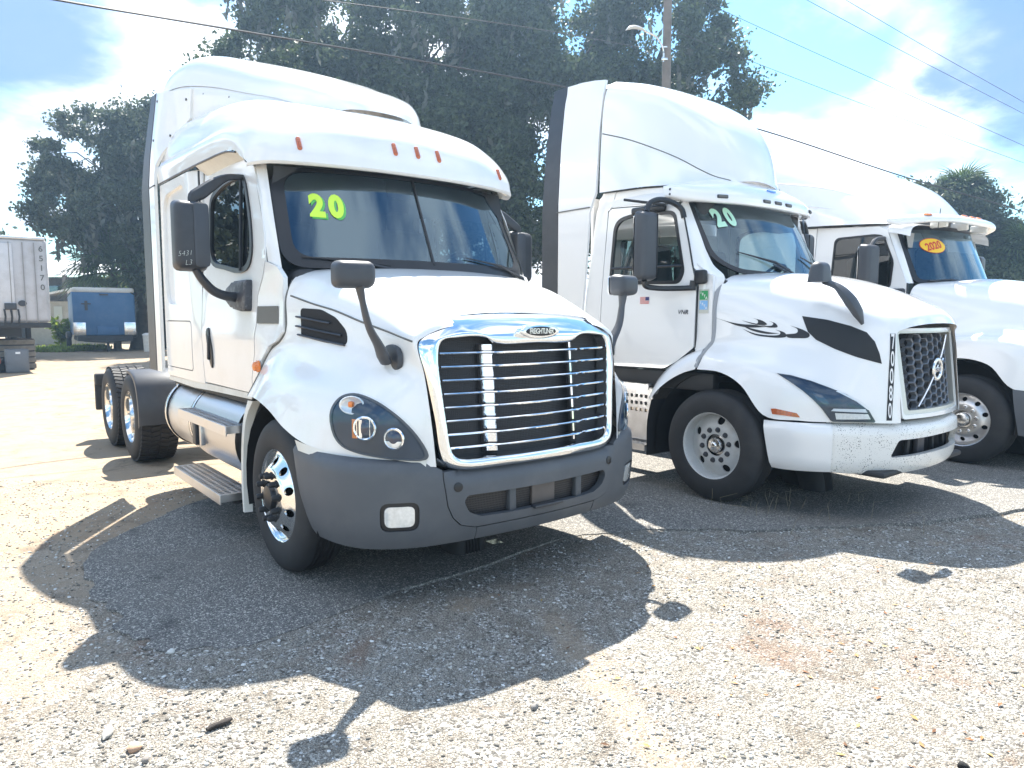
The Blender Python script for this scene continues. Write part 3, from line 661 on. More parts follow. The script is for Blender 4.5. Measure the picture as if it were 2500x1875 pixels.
# ---- side extenders
def extA(z): return interp(z, [1.1, 2.9, 3.2, 3.8], [1.195, 1.195, 1.17, 1.09])
for sg in (-1, 1):
    def fn(x, z):
        w = min(1, max(0, (z - 3.02) / .3)) * min(1, max(0, (x + 3.02) / .25))
        return (x, sg * lerp(extA(z), interp(x, [-3.1, -2.95, -2.65, -2.15], [1.07, 1.06, .995, .875]) + .012, w), z)
    MB().panel([(-2.97, 1.13), (-2.962, 3.07), (-2.75, 3.32), (-2.50, 3.45), (-2.46, 3.70), (-3.16, 3.79), (-3.16, 1.13)], fn, (), .07, (0, -sg * .03, 0)).build('side_extender', white, TA)
    MB().panel([(-3.165, 1.13), (-3.165, 3.80), (-3.36, 3.80), (-3.46, 2.9), (-3.46, 1.13)], lambda x, z: (x, sg * (extA(z) + .004), z), (), .1, (0, -sg * .02, 0)).build('rubber_gap_flap', dark_pl, TA)
    MB().box((-3.2, sg * 1.193, 2.89), (.5, .012, .01)).build('extender_seam', black, TA)
    for x, z in ((-3.08, 3.70), (-2.55, 3.62), (-3.08, 3.33), (-2.82, 3.34)):
        MB().lathe([(.012, -.004), (.012, .004), (0, .007)], (x, sg * (abs(fn(x, z)[1]) + .002), z), 8, (0, sg, 0)).build('rivet', dark_pl, TA)
# ---- cab and sleeper sides
doorF = [(-.615, 1.115), (-.6, 1.22), (-.52, 1.40), (-.475, 1.6), (-.462, 1.80), (-.385, 1.93), (-.342, 2.04), (-.372, 2.21), (-.415, 2.33), (-.482, 2.49), (-.60, 2.69), (-.655, 2.75), (-.76, 2.785)]
winA = so([(-1.61, 2.60), (-1.44, 2.67), (-1.2, 2.705), (-.92, 2.70), (-.79, 2.655), (-.69, 2.48), (-.605, 2.26), (-.585, 2.10), (-.64, 2.01), (-.82, 1.975), (-1.2, 2.02), (-1.5, 2.07), (-1.6, 2.16), (-1.625, 2.38)], 3)
binA = rrect(-2.475, 1.405, .86, .44, .06)
recA = [(-2.13, 1.76), (-2.11, 2.72), (-2.19, 2.80), (-2.76, 2.78), (-2.85, 2.69), (-2.85, 1.86), (-2.77, 1.775)]
recA = ro(recA, .07)
for sg in (-1, 1):
    MB().panel(doorF + [(-1.74, 2.83), (-1.76, 2.7), (-1.76, 1.115)], sfA(sg), [winA], .06, (0, -sg * .03, 0)).build('door', white, TA)
    sl = MB().panel([(-1.772, 1.10), (-1.772, 2.87), (-2.955, 2.89), (-2.955, 1.10)], sfA(sg), [binA, recA], .08, (0, -sg * .03, 0)).build('sleeper_side', white, TA)
    MB().panel(rrect(-2.475, 1.405, .842, .422, .055), sfA(sg, .003), (), .08, (0, -sg * .02, 0)).build('baggage_door', white, TA)
    MB().panel(recA, sfA(sg, -.028), (), .08).build('sleeper_window_blank', white, TA)
    MB().box((-2.46, sg * 1.12, 1.4), (.95, .01, .52)).build('baggage_door_gasket', black, TA)
    MB().box((-1.766, sg * 1.118, 2.0), (.02, .012, 1.7)).build('door_gap', black, TA)
    # rubber window frame, divider, glass
    inn = [(-1.1 + (x + 1.1) * .915, 2.34 + (z - 2.34) * .90) for x, z in winA]
    MB().panel(winA, sfA(sg, .012), [inn], .04, (0, -sg * .03, 0)).build('window_frame', black, TA)
    MB().panel(inn, sfA(sg, -.004), (), .08).build('side_window', dglass, TA)
    MB().tube([(-.80, sg * (sideA(-.8, 2.0) + .012), 1.99), (-.845, sg * (sideA(-.85, 2.66) + .012), 2.67)], .014, 6).build('window_divider', black, TA)
    # lower skirt
    MB().panel([(-.62, 1.108), (-2.955, 1.092), (-2.955, 1.055), (-2.1, 1.04), (-.66, 1.065)], sfA(sg, -.006), (), .1, (0, -sg * .2, .02)).build('cab_sill', cream, TA)
    # cowl behind the hood
    MB().panel([(-.60, 1.11), (-.588, 1.22), (-.508, 1.40), (-.463, 1.6), (-.45, 1.80), (-.375, 1.92), (-.33, 2.03), (-.20, 1.99), (-.135, 1.92), (-.13, 1.56), (-.2, 1.50), (-.31, 1.46), (-.40, 1.36), (-.415, 1.23), (-.51, 1.11)],
               lambda x, z: (x, sg * lerp(sideA(-.5, z), interp(z, [1.1, 1.25, 1.42, 1.6, 1.8, 2.0], [1.185, 1.155, 1.115, 1.075, 1.065, 1.06]), interp(x - interp(z, [1.1, 1.4, 1.8, 2.04], [-.60, -.508, -.45, -.335]), [0, .25], [0, 1])), z), (), .04, (0, -sg * .03, 0)).build('cowl_panel', white, TA)
    MB().prism(rrect(-.325, 1.672, .235, .118, .006), lambda a, b, c: (a, sg * (lerp(sideA(-.5, b), 1.07, interp(a, [-.46, -.21], [0, 1])) + .004 + c), b), .004).build('grey_label', greybox, TA)
    MB().lathe([(.042, 0), (.042, .012), (.034, .016), (.03, .035), (.015, .042), (0, .042)], (-.425, sg * 1.143, 1.318), 16, (0, sg, 0)).build('side_turn_lamp', amber, TA)
    # door handle
    hd = MB().prism(so([(-1.60, 1.56), (-1.545, 1.565), (-1.505, 1.45), (-1.49, 1.28), (-1.52, 1.245), (-1.575, 1.32), (-1.605, 1.45)], 4), lambda a, b, c: (a, sg * (sideA(a, b) + c), b), .012, .006).build('door_handle', black, TA)
    MB().box((-1.548, sg * (sideA(-1.55, 1.4) + .018), 1.41), (.03, .022, .2), Matrix.Rotation(.12 , 3, 'Y'), .008).build('grip', dark_pl, hd)
    # A-pillar
    bot = [(-.19, 1.048, 1.985), (-.24, 1.07, 2.005), (-.335, 1.09, 2.035)]; mid = [(-.36, 1.03, 2.35), (-.385, 1.055, 2.345), (-.43, 1.083, 2.34)]; top = [(-.55, 1.0, 2.72), (-.57, 1.02, 2.73), (-.66, 1.06, 2.765)]
    MB().loft([[(x, sg * y, z) for x, y, z in r] for r in (bot, mid, top)], 6, 4).build('windshield_pillar', white, TA)
    MB().tube(cr([(x - .006, sg * (y - .004), z) for x, y, z in ((-.33, 1.09, 2.03), (-.425, 1.083, 2.34), (-.655, 1.058, 2.76))], 5), .007, 6).build('door_seal', black, TA)
# ---- windshield
def wxA(y, t):
    a = abs(y); xb = .055 - .25 * (a / 1.045) ** 2.3; xt = -.285 - .27 * (a / 1.0) ** 2.3
    return lerp(xb, xt, t)
def wsA(off):
    return lambda y, t: (wxA(y, t / .74) + off, y * (1 - .045 * t / .74), 1.985 + t * (1 + .0))
owA = ro([(-1.04, .0), (1.04, .0), (1.045, .72), (-1.045, .72)], [.16, .16, .2, .2], 6)
iwA = ro([(-.965, .075), (.965, .075), (.955, .69), (-.955, .69)], [.13, .13, .15, .15], 6)
MB().panel(iwA, wsA(0.002), (), .08).build('windshield', wglass, TA)
MB().panel(owA, wsA(.008), [iwA], .05, (-.03, 0, 0)).build('windshield_frame', black, TA)
MB().tube([wsA(.006)(0, t) for t in np.linspace(.05, .7, 8)], .011, 6).build('windshield_divider', black, TA)
for y0, y1, t1 in ((-.28, -.93, .08), (.98, .30, .125)):
    a = Vector(wsA(.03)(y0, -.01)); b = Vector(wsA(.035)(lerp(y0, y1, .45), t1 * .62)); c = Vector(wsA(.03)(y1, t1))
    wp = MB().tube([a, lerp(a, b, .5), b], .009, 6).build('wiper', dark_pl, TA)
    MB().tube([wsA(.022)(lerp(y0, y1, .12), t1 * .35), b + Vector((.004, 0, 0)), wsA(.022)(y1, t1 * .95)], [.004, .011, .004], 6).build('blade', black, wp)
# lime 20 on the glass
for ch, y, in (('2', -.775), ('0', -.65)):
    V, F = text2d(ch, .215, .012); V = rot2(V, R(-3), .86, 1)
    n = MB().add([wsA(.006)(y + .014 - a * -1, .435 + b - .012) for a, b in V], F).build('price_digit_shadow', lime2, TA)
    MB().add([wsA(.010)(y + a, .435 + b) for a, b in V], F).build('price_digit', lime, TA)
# ---- hood and front wings
hoodA = [full(h) for h in [
    [(-.10, 0, 2.00), (-.105, .45, 1.995), (-.115, .86, 1.97), (-.12, .99, 1.915), (-.125, 1.045, 1.795), (-.12, 1.058, 1.57), (-.33, 1.095, 1.42), (-.41, 1.15, 1.26), (-.51, 1.20, 1.105)],
    [(.05, 0, 2.0), (.05, .45, 1.99), (.04, .85, 1.95), (.03, .97, 1.89), (.02, 1.02, 1.775), (.02, 1.035, 1.58), (-.08, 1.08, 1.43), (-.14, 1.19, 1.27), (-.2, 1.255, 1.125)],
    [(.22, 0, 1.965), (.22, .44, 1.955), (.21, .82, 1.91), (.2, .94, 1.845), (.19, .995, 1.742), (.19, 1.01, 1.56), (.14, 1.07, 1.40), (.1, 1.195, 1.25), (.06, 1.26, 1.075)],
    [(.42, 0, 1.915), (.42, .43, 1.905), (.42, .79, 1.86), (.42, .90, 1.795), (.41, .955, 1.70), (.40, .975, 1.54), (.36, 1.05, 1.37), (.33, 1.185, 1.225), (.29, 1.25, .985)],
    [(.65, 0, 1.84), (.65, .42, 1.83), (.65, .745, 1.785), (.65, .845, 1.72), (.645, .895, 1.632), (.64, .925, 1.48), (.62, 1.03, 1.32), (.58, 1.14, 1.19), (.52, 1.21, .915)],
    [(.88, 0, 1.75), (.88, .4, 1.74), (.88, .70, 1.70), (.88, .795, 1.64), (.88, .838, 1.573), (.88, .855, 1.42), (.87, .97, 1.28), (.83, 1.065, 1.16), (.78, 1.115, .875)],
    [(1.06, 0, 1.668), (1.06, .38, 1.66), (1.06, .66, 1.625), (1.06, .76, 1.575), (1.06, .803, 1.53), (1.06, .785, 1.36), (1.055, .88, 1.22), (1.045, .945, 1.10), (1.025, .975, .85)],
    [(1.13, 0, 1.63), (1.12, .38, 1.622), (1.10, .63, 1.592), (1.085, .735, 1.548), (1.08, .780, 1.508), (1.12, .762, 1.34), (1.15, .75, 1.16), (1.17, .74, 1.0), (1.185, .73, .825)]]]
hd = MB().loft(hoodA, 7, 5)
hoodo = hd.build('hood', white, TA, ang=60)
skH = Skin(hoodo)
# hood seam line
for sg in (-1, 1):
    MB().tube([skH.hit((x, sg * y, z - .003), (0, -sg, 0), .001) for x, y, z in cr([(-.08, 1.04, 1.80), (.19, .995, 1.742), (.41, .955, 1.70), (.645, .895, 1.632), (.88, .838, 1.573), (1.065, .795, 1.525)], 6)], .006, 6).build('hood_seam', greybox, TA)
    MB().tube(cr([(-.128, sg * 1.0, 1.90), (-.133, sg * 1.045, 1.79), (-.128, sg * 1.056, 1.57), (-.2, sg * 1.07, 1.5), (-.335, sg * 1.09, 1.42), (-.418, sg * 1.145, 1.26), (-.515, sg * 1.19, 1.11)], 6), .009, 6).build('hood_rear_gap', greybox, TA)
    # side vent
    vo = [(.05, -1, 1.715), (.28, -1, 1.705), (.43, -1, 1.655), (.53, -1, 1.575), (.555, -1, 1.49), (.36, -1, 1.50), (.07, -1, 1.535)]
    vo = [(x, sg * 1.0, z) for x, y, z in vo]
    v = skH.patch(MB(), [(x, y, z) for x, y, z in [(p[0], sg, p[1]) for p in ro([(q[0], q[2]) for q in vo], .035)]], (0, -sg, 0), .004, .04, (), .004).build('hood_vent', matt, TA)
    for i, (zz0, x0, x1) in enumerate(((1.66, .02, .39), (1.60, .02, .50), (1.545, .05, .545))):
        pts = [Vector(skH.hit((x, sg, zz0 - .055 * (x - x0) / .5), (0, -sg, 0), .012)) for x in np.linspace(x0, x1, 7)]
        MB().tube(pts, .011, 6, .6).build('vent_fin', dark_pl, v)
# ---- chrome grille surround
def xfA(y, z): return 1.256 - .078 * (abs(y) / .7) ** 2.2 - .055 * (z - .85) / .65
outr = [(0, 1.676), (.35, 1.670), (.62, 1.648), (.738, 1.602), (.79, 1.52), (.757, 1.295), (.725, 1.075), (.705, .90), (.668, .822), (.57, .787), (.3, .782), (0, .782)]
innr = [(0, 1.500), (.30, 1.502), (.372, 1.540), (.55, 1.540), (.636, 1.528), (.670, 1.475), (.662, 1.25), (.645, 1.07), (.625, .905), (.585, .862), (.3, .852), (0, .850)]
def ring(h): return [(y, z) for y, z in h] + [(-y, z) for y, z in reversed(h[1:-1])]
O, I = ring(outr), ring(innr)
def mixr(t, dx): return [(xfA(lerp(a[0], b[0], t), lerp(a[1], b[1], t)) + dx - .085 * max(0, 1 - t) ** 1.25 * min(1, max(0, (a[1] - 1.45) / .15)), lerp(a[0], b[0], t), lerp(a[1], b[1], t)) for a, b in zip(O, I)]
rows = [mixr(-.12, -.15), mixr(-.07, -.07), mixr(0, -.026), mixr(.1, -.004), mixr(.35, .012), mixr(.7, .014), mixr(.93, 0), mixr(1.0, -.018), mixr(1.03, -.1)]
rows = [cr(np.array(r + r[:3]), 4)[4:-4] for r in rows]
g = MB(); G = cr(np.array(rows), 3); g.grid(G)
gs = g.build('grille_surround', chrome, TA, ang=70)
MB().panel([(y * 1.03, lerp(1.17, z, 1.03)) for y, z in I], lambda y, z: (xfA(y, z) - .11, y, z), (), .1).build('grille_mesh', grille_mesh, TA)
def barA(i): return 1.452 - .0768 * i
def barx(y, z):
    a = abs(y + .0); k = interp(a, [0, .29, .345, .37, .66], [.012, .012, .006, -.012, -.02]); return xfA(y, z) + k - .016
for i in range(8):
    z = barA(i); e = .652 - .004 * i
    MB().tube([(barx(y, z), y, z) for y in list(np.linspace(-e, -.37, 5)) + [-.345, -.30] + list(np.linspace(-.26, .26, 8)) + [.30, .345] + list(np.linspace(.37, e, 5))], .0132, 8, .62).build('grille_bar', chrome, TA)
me = None
for sg in (-1, 1):
    for i in range(9):
        z1 = (1.508 if i == 0 else barA(i - 1)) - .011; z0 = (.862 if i == 8 else barA(i)) + .011
        MB().grid([[(barx(sg * a, z) + dx - .030, sg * a, z) for a, dx in ((.372, -.034), (.366, -.022), (.358, -.014), (.318, -.002), (.308, -.008), (.305, -.03))] for z in np.linspace(z0, z1, 3)]).build('rib_plate', chrome, TA, ang=25)
    MB().grid([[(barx(sg * a, z) - .062, sg * a, z) for a in (.385, .295)] for z in np.linspace(.86, 1.50, 4)]).build('rib_post', matt, TA)
# crease of the raised centre on the top band
bd = MB().prism(circ(0, 1.572, .155, .045, 40), lambda a, b, c: (xfA(a, b) + c - .012, a, b), .05, .012, 3).build('badge', chrome, gs)
bd.parent = TA
MB().prism(circ(0, 1.572, .118, .0285, 36), lambda a, b, c: (xfA(0, b) + .036 + c, a, b), .005, .002).build('badge_plate', navy if False else black, bd)
V, F = text2d('FREIGHTLINER', .048, .0007, space=.86); mx = max(v[0] for v in V)
MB().add([(xfA(0, 1.57) + .044, a * .098 / mx, 1.572 + b * .95) for a, b in V], F).build('badge_letters', chrome_dull, bd)
# ---- headlights
lamp_dark = P('headlight_housing', (.012, .021, .045), .3, coat=.2, vary=.25)
dL = (-.62, .785, 0)
hl = [(.69, -1.125, 1.10), (.715, -1.12, 1.165), (.765, -1.10, 1.213), (.84, -1.07, 1.23), (.92, -1.02, 1.215), (1.0, -.965, 1.18), (1.06, -.905, 1.125), (1.105, -.855, 1.06), (1.145, -.81, .98), (1.17, -.775, .89), (1.162, -.785, .868), (1.08, -.87, .868), (.98, -.965, .885), (.86, -1.055, .905), (.78, -1.09, .93), (.725, -1.115, .985)]
for sg in (-1, 1):
    d = (dL[0], -sg * dL[1], 0); Q = [(x, -sg * y * -1 if sg > 0 else y, z) for x, y, z in hl]; Q = [(x, sg * abs(y), z) for x, y, z in hl]
    cxy = np.mean(np.array(Q), 0)
    In = [tuple(cxy + (np.array(p) - cxy) * .955) for p in Q]
    h = skH.patch(MB(), Q, d, .006, .03, (), .012, 3).build('headlight', lamp_dark, TA)
    f_, q_ = skH.fn(d, .012)
    o2 = so([q_(p) for p in Q], 3); c2 = np.mean(np.array(o2), 0); i2 = [tuple(c2 + (np.array(p) - c2) * .945) for p in o2]
    MB().panel(o2, f_, [i2], .02, tuple(Vector(d) * .012)).build('headlight_bezel', grey_pl, h)
    n = -Vector(d).normalized(); rt = Vector((-n.y, n.x, 0))
    def lampat(x, y, z, r, m, nm, ry=None):
        c = Vector(skH.hit((x, sg * y, z), d, .008)); a = MB()
        a.lathe([(r, 0), (r * 1.0, .010), (r * .9, .012), (r * .8, .006), (r * .35, .002), (0, .004)], (0, 0, 0), 24, tuple(n), tuple(rt))
        o = a.build(nm, m, h)
        for v in o.data.vertices: v.co = Vector((v.co.x, v.co.y, v.co.z * ((ry or r) / r))) + c
        return o
    lampat(.842, 1.06, 1.166, .077, clearlamp, 'turn_signal', .053)
    MB().box(Vector(skH.hit((.84, sg * 1.06, 1.172), d, .016)), (.05, .03, .035), Matrix.Rotation(math.atan2(n.y, n.x), 3, 'Z'), .01).build('bulb', amber, h)
    for x, y, z, r in ((.925, 1.01, 1.045, .062), (1.06, .91, .992, .054)):
        c = Vector(skH.hit((x, sg * y, z), d, .020)); up = Vector((0, 0, 1))
        MB().tube([c + rt * r * math.cos(t) + up * r * math.sin(t) for t in np.linspace(0, 2 * math.pi, 25)], .0075, 6, caps=False).build('lamp_ring', chrome, h)
        MB().lathe([(r, 0), (r * .75, .012), (r * .4, .02), (0, .022)], c - n * .006, 20, tuple(n), tuple(rt)).build('projector_lens', P('projector_glass', (.02, .03, .06), .03, 0, 1) if 'projector_glass' not in bpy.data.materials else bpy.data.materials['projector_glass'], h)
        if x < 1:
            for k, w_ in ((-.55 * sg, .003), (.35 * sg, .010), (.7 * sg, .003)): MB().tube([c + n * .008 + rt * r * k + up * s for s in (-r * .8, r * .8)], w_, 6).build('lamp_rib', chrome, h)
        else:
            MB().prism([(r * .92 * math.cos(t), r * .92 * math.sin(t)) for t in np.linspace(R(195), R(345), 12)], lambda a, b, cc: tuple(c + rt * a + up * b + n * (cc + .004)), .008, .003).build('lamp_reflector', clearlamp, h)
    skH.patch(MB(), [(.845, sg * 1.055, 1.09), (.885, sg * 1.04, 1.09), (.885, sg * 1.04, .985), (.85, sg * 1.055, .985)], d, .016, .03, (), .006).build('side_reflector', amber, h)
    MB().panel(i2, skH.fn(d, .03)[0], (), .03, tuple(Vector(d) * .02)).build('headlight_lens', clearglass, h)
# white lower wing strip under each headlight
# ---- bumper
bp = np.array([(.33, 1.215), (.60, 1.21), (.82, 1.175), (.98, 1.095), (1.09, .965), (1.165, .80), (1.212, .60), (1.24, .36), (1.254, .12), (1.256, 0)])
bc = cr(bp, 8)[::-1]; bs = np.concatenate([[0], np.cumsum(np.sqrt(((bc[1:] - bc[:-1]) ** 2).sum(1)))]); SM = bs[-1]
def s_of_y(y): return math.copysign(float(np.interp(abs(y), bc[:, 1], bs)), y)
bnx = np.gradient(bc[:, 1], bs); bny = -np.gradient(bc[:, 0], bs)
def bumpA(off=0.0):
    def fn(s, z):
        a = abs(s); x = np.interp(a, bs, bc[:, 0]); y = np.interp(a, bs, bc[:, 1]); nx = np.interp(a, bs, bnx); ny = np.interp(a, bs, bny)
        top = interp(a, [0, .6, .8, SM], [.79, .79, .86, .90]); k = interp(z, [.36, .40, .47, .6, .7, top - .035, top - .012, top], [-.045, -.02, -.002, .012, .012, .004, -.012, -.04]) + off
        return (x + nx * k, math.copysign(y + ny * k, s), z)
    return fn
E0 = s_of_y(.478); E1 = s_of_y(.69)
midseam = [(E1, .752), (s_of_y(.668), .60), (s_of_y(.635), .525), (s_of_y(.585), .475), (s_of_y(.50), .451), (E0, .449)]
def mir(p): return [(-a, b) for a, b in p]
for sg in (1, -1):
    ol = [(E0 + .004, .365), (E0 + .004, .444)] + [(a + .005, b - .004) for a, b in reversed(midseam[:-1])] + [(E1 + .004, .80), (s_of_y(.78), .845), (s_of_y(.9), .868), (s_of_y(1.1), .877), (SM - .1, .885), (SM, .90), (SM - .1, .66), (SM - .25, .372), (s_of_y(.9), .362)]
    if sg < 0: ol = mir(ol)
    fo = rrect(s_of_y(.925) * sg, .556, .165, .118, .035)
    fob = rrect(s_of_y(.925) * sg, .556, .215, .165, .05)
    be = MB().panel(ol, bumpA(), [fob], .045, lambda p: (-.03, -.012 * (1 if p[1] > 0 else -1), 0)).build('bumper_end', grey_pl, TA, ang=50)
    MB().panel(fob, bumpA(-.012), [fo], .03, (-.03, 0, 0)).build('fog_lamp_bezel', black, be)
    MB().panel(fo, bumpA(-.006), (), .03, (-.03, 0, 0)).build('fog_lamp', clearlamp, be)
    MB().prism(circ(s_of_y(.608) * sg, .70, .028, .028, 20), lambda a, b, c: bumpA(.002 + c)(a, b), .006, .002).build('tow_hole_plug', black, TA)
intk = [(s_of_y(-.572), .61), (s_of_y(-.55), .645), (s_of_y(-.3), .642), (0, .64), (s_of_y(.3), .642), (s_of_y(.55), .645), (s_of_y(.572), .61), (s_of_y(.54), .545), (s_of_y(.46), .508), (s_of_y(.3), .502), (0, .502), (s_of_y(-.3), .502), (s_of_y(-.46), .508), (s_of_y(-.54), .545)]
cen = [(-a, b) for a, b in midseam] + midseam[::-1] + [(E1, .79), (0, .79), (-E1, .79)]
MB().panel([(a, b) for a, b in cen], bumpA(.004), [ro(intk, .02)], .045, (-.05, 0, 0)).build('bumper_center', grey_pl, TA, ang=50)
MB().panel([(-E0 + .002, .366), (E0 - .002, .366), (E0 - .002, .442), (-E0 + .002, .442)], bumpA(.001), (), .06, (-.05, 0, 0)).build('bumper_valance', grey_pl, TA)
MB().panel([(-.62, .48), (.62, .48), (.62, .66), (-.62, .66)], bumpA(-.06), (), .08).build('radiator_screen', rad_mesh, TA)
for y in (-.215, .33):
    MB().box((1.205, y, .573), (.05, .055, .15), None, .012).build('intake_post', grey_pl, TA)
MB().box((1.215, .03, .575), (.02, .185, .128), None, .003).build('plate_bracket', P('bracket_brown', (.13, .11, .10), .6, vary=.15), TA)
MB().box((1.262, .03, .506), (.05, .235, .022), None, .008).build('step_tab', dark_pl, TA)
# dark gap between grille and bumper, belly panel
MB().panel([(-.8, .74), (.8, .74), (.8, .86), (-.8, .86)], lambda y, z: (1.12 - .2 * (abs(y) / .8) ** 2, y, z), (), .1).build('grille_gap', matt, TA)
for sg in (-1, 1):
    MB().loft([[(x, sg * y, z) for x, y, z in ((1.158, .775, .868), (1.025, .978, .868), (.78, 1.118, .88), (.52, 1.212, .915), (.42, 1.235, .93))], [(x, sg * (y + .006), z - .05) for x, y, z in ((1.165, .79, .812), (1.03, .985, .826), (.78, 1.128, .88), (.53, 1.205, .91), (.43, 1.215, .915))]], 2, 4).build('wing_strip', cream, TA)
# ---- wheel arch: dark liner and pale flap trim behind the wheel
for sg in (-1, 1):
    li = MB(); rows = []
    for a in np.linspace(R(-15), R(200), 16):
        rows.append([(.62 * math.cos(a) + (.0), sg * y, .52 + .585 * math.sin(a)) for y in (1.19, .95, .72)])
    li.grid(rows); li.f.append(tuple(i * 3 + 2 for i in range(16))); li.build('wheel_well_liner', matt, TA)
    t = [(-.545, 1.075), (-.62, .98), (-.67, .85), (-.705, .66), (-.715, .45), (-.69, .25)]; t2 = [(-.40, 1.085), (-.53, .97), (-.595, .85), (-.64, .66), (-.66, .45), (-.655, .25)]
    fl = MB(); A = cr(np.array([(x, sg * 1.185, z) for x, z in t]), 5); B = cr(np.array([(x + .015, sg * 1.205, z) for x, z in t2]), 5)
    C = cr(np.array([(x + .03, sg * 1.15, z) for x, z in t2]), 5); fl.grid([A, lerp(A, B, .5) + np.array((0, sg * .012, 0)), B, C]); fl.build('splash_flap', cream, TA, ang=60)
# ---- hood mirrors
for sg in (-1, 1):
    mh = mirror_housing('hood_mirror', TA, (.92, sg * 1.075, 1.888), (.13, .245, .158), R(8) * sg, mirror_pl, .045, .86)
    MB().tube(cr([(.93, sg * 1.05, 1.83), (.935, sg * 1.035, 1.74), (.94, sg * 1.0, 1.60), (.932, sg * .94, 1.50), (.925, sg * .91, 1.44), (.92, sg * .89, 1.40)], 4), [.042, .028, .034, .046, .058, .05], 12, .5, up=(0, 1, 0)).build('mirror_arm', mirror_pl, mh)
    c = skH.hit((.90, sg * .9, 1.44), (0, -sg, 0), 0)
    MB().prism(so([(-.075, .055), (.03, .07), (.085, .03), (.085, -.05), (.045, -.075), (-.03, -.06), (-.09, -.01)], 4), lambda a, b, cc: (c[0] + a, c[1] + sg * (cc - .02), c[2] + b - .01), .034, .014).build('mirror_base', mirror_pl, mh)
# ---- door mirrors
for sg in (-1, 1):
    mm = mirror_housing('door_mirror', TA, (-.76, sg * 1.465, 2.215), (.16, .235, .50), R(4) * sg, dark_pl, .05, .88)
    MB().prism(rrect(0, 0, .10, .43, .03), lambda a, b, c: (-.68 + c + .002, sg * (1.412 + a), 2.215 + b), .006, .004).build('mirror_facet', mirror_pl, mm)
    MB().tube(cr([(-.76, sg * 1.44, 1.985), (-.76, sg * 1.40, 1.92), (-.775, sg * 1.32, 1.84), (-.79, sg * 1.22, 1.805), (-.80, sg * 1.12, 1.80)], 5), [.032, .036, .04, .044, .048], 10, .8).build('lower_arm', dark_pl, mm)
    MB().prism(ro([(-1.05, 1.785), (-1.03, 1.87), (-.86, 1.915), (-.575, 1.92), (-.56, 1.70), (-.62, 1.695), (-.86, 1.72)], .03), lambda a, b, c: (a, sg * (sideA(a, b) + c - .002), b), .05, .015).build('mirror_bracket', P('worn_bracket', (.04, .042, .05), .5, vary=.3, dirt=(.24, .24, .25), dscale=22, damt=.8) if 'worn_bracket' not in bpy.data.materials else bpy.data.materials['worn_bracket'], mm)
    MB().tube(cr([(-.83, sg * 1.06, 2.665), (-.81, sg * 1.19, 2.645), (-.79, sg * 1.29, 2.585), (-.77, sg * 1.38, 2.515), (-.76, sg * 1.435, 2.475), (-.76, sg * 1.44, 2.42)], 4), [.018, .024, .040, .046, .040, .028], 8, .6, up=(1, 0, 0)).build('upper_arm', dark_pl, mm)
    if sg < 0:
        for s_, yy, zz in (('5431', -1.525, 2.085), ('L3', -1.505, 2.025)):
            V, F = text2d(s_, .05, -.0012, shear=.2)
            MB().add([(-.676, yy + a * .95, zz + b + a * .12) for a, b in V], F).build('chalk_number', greybox if False else silver_s, mm)
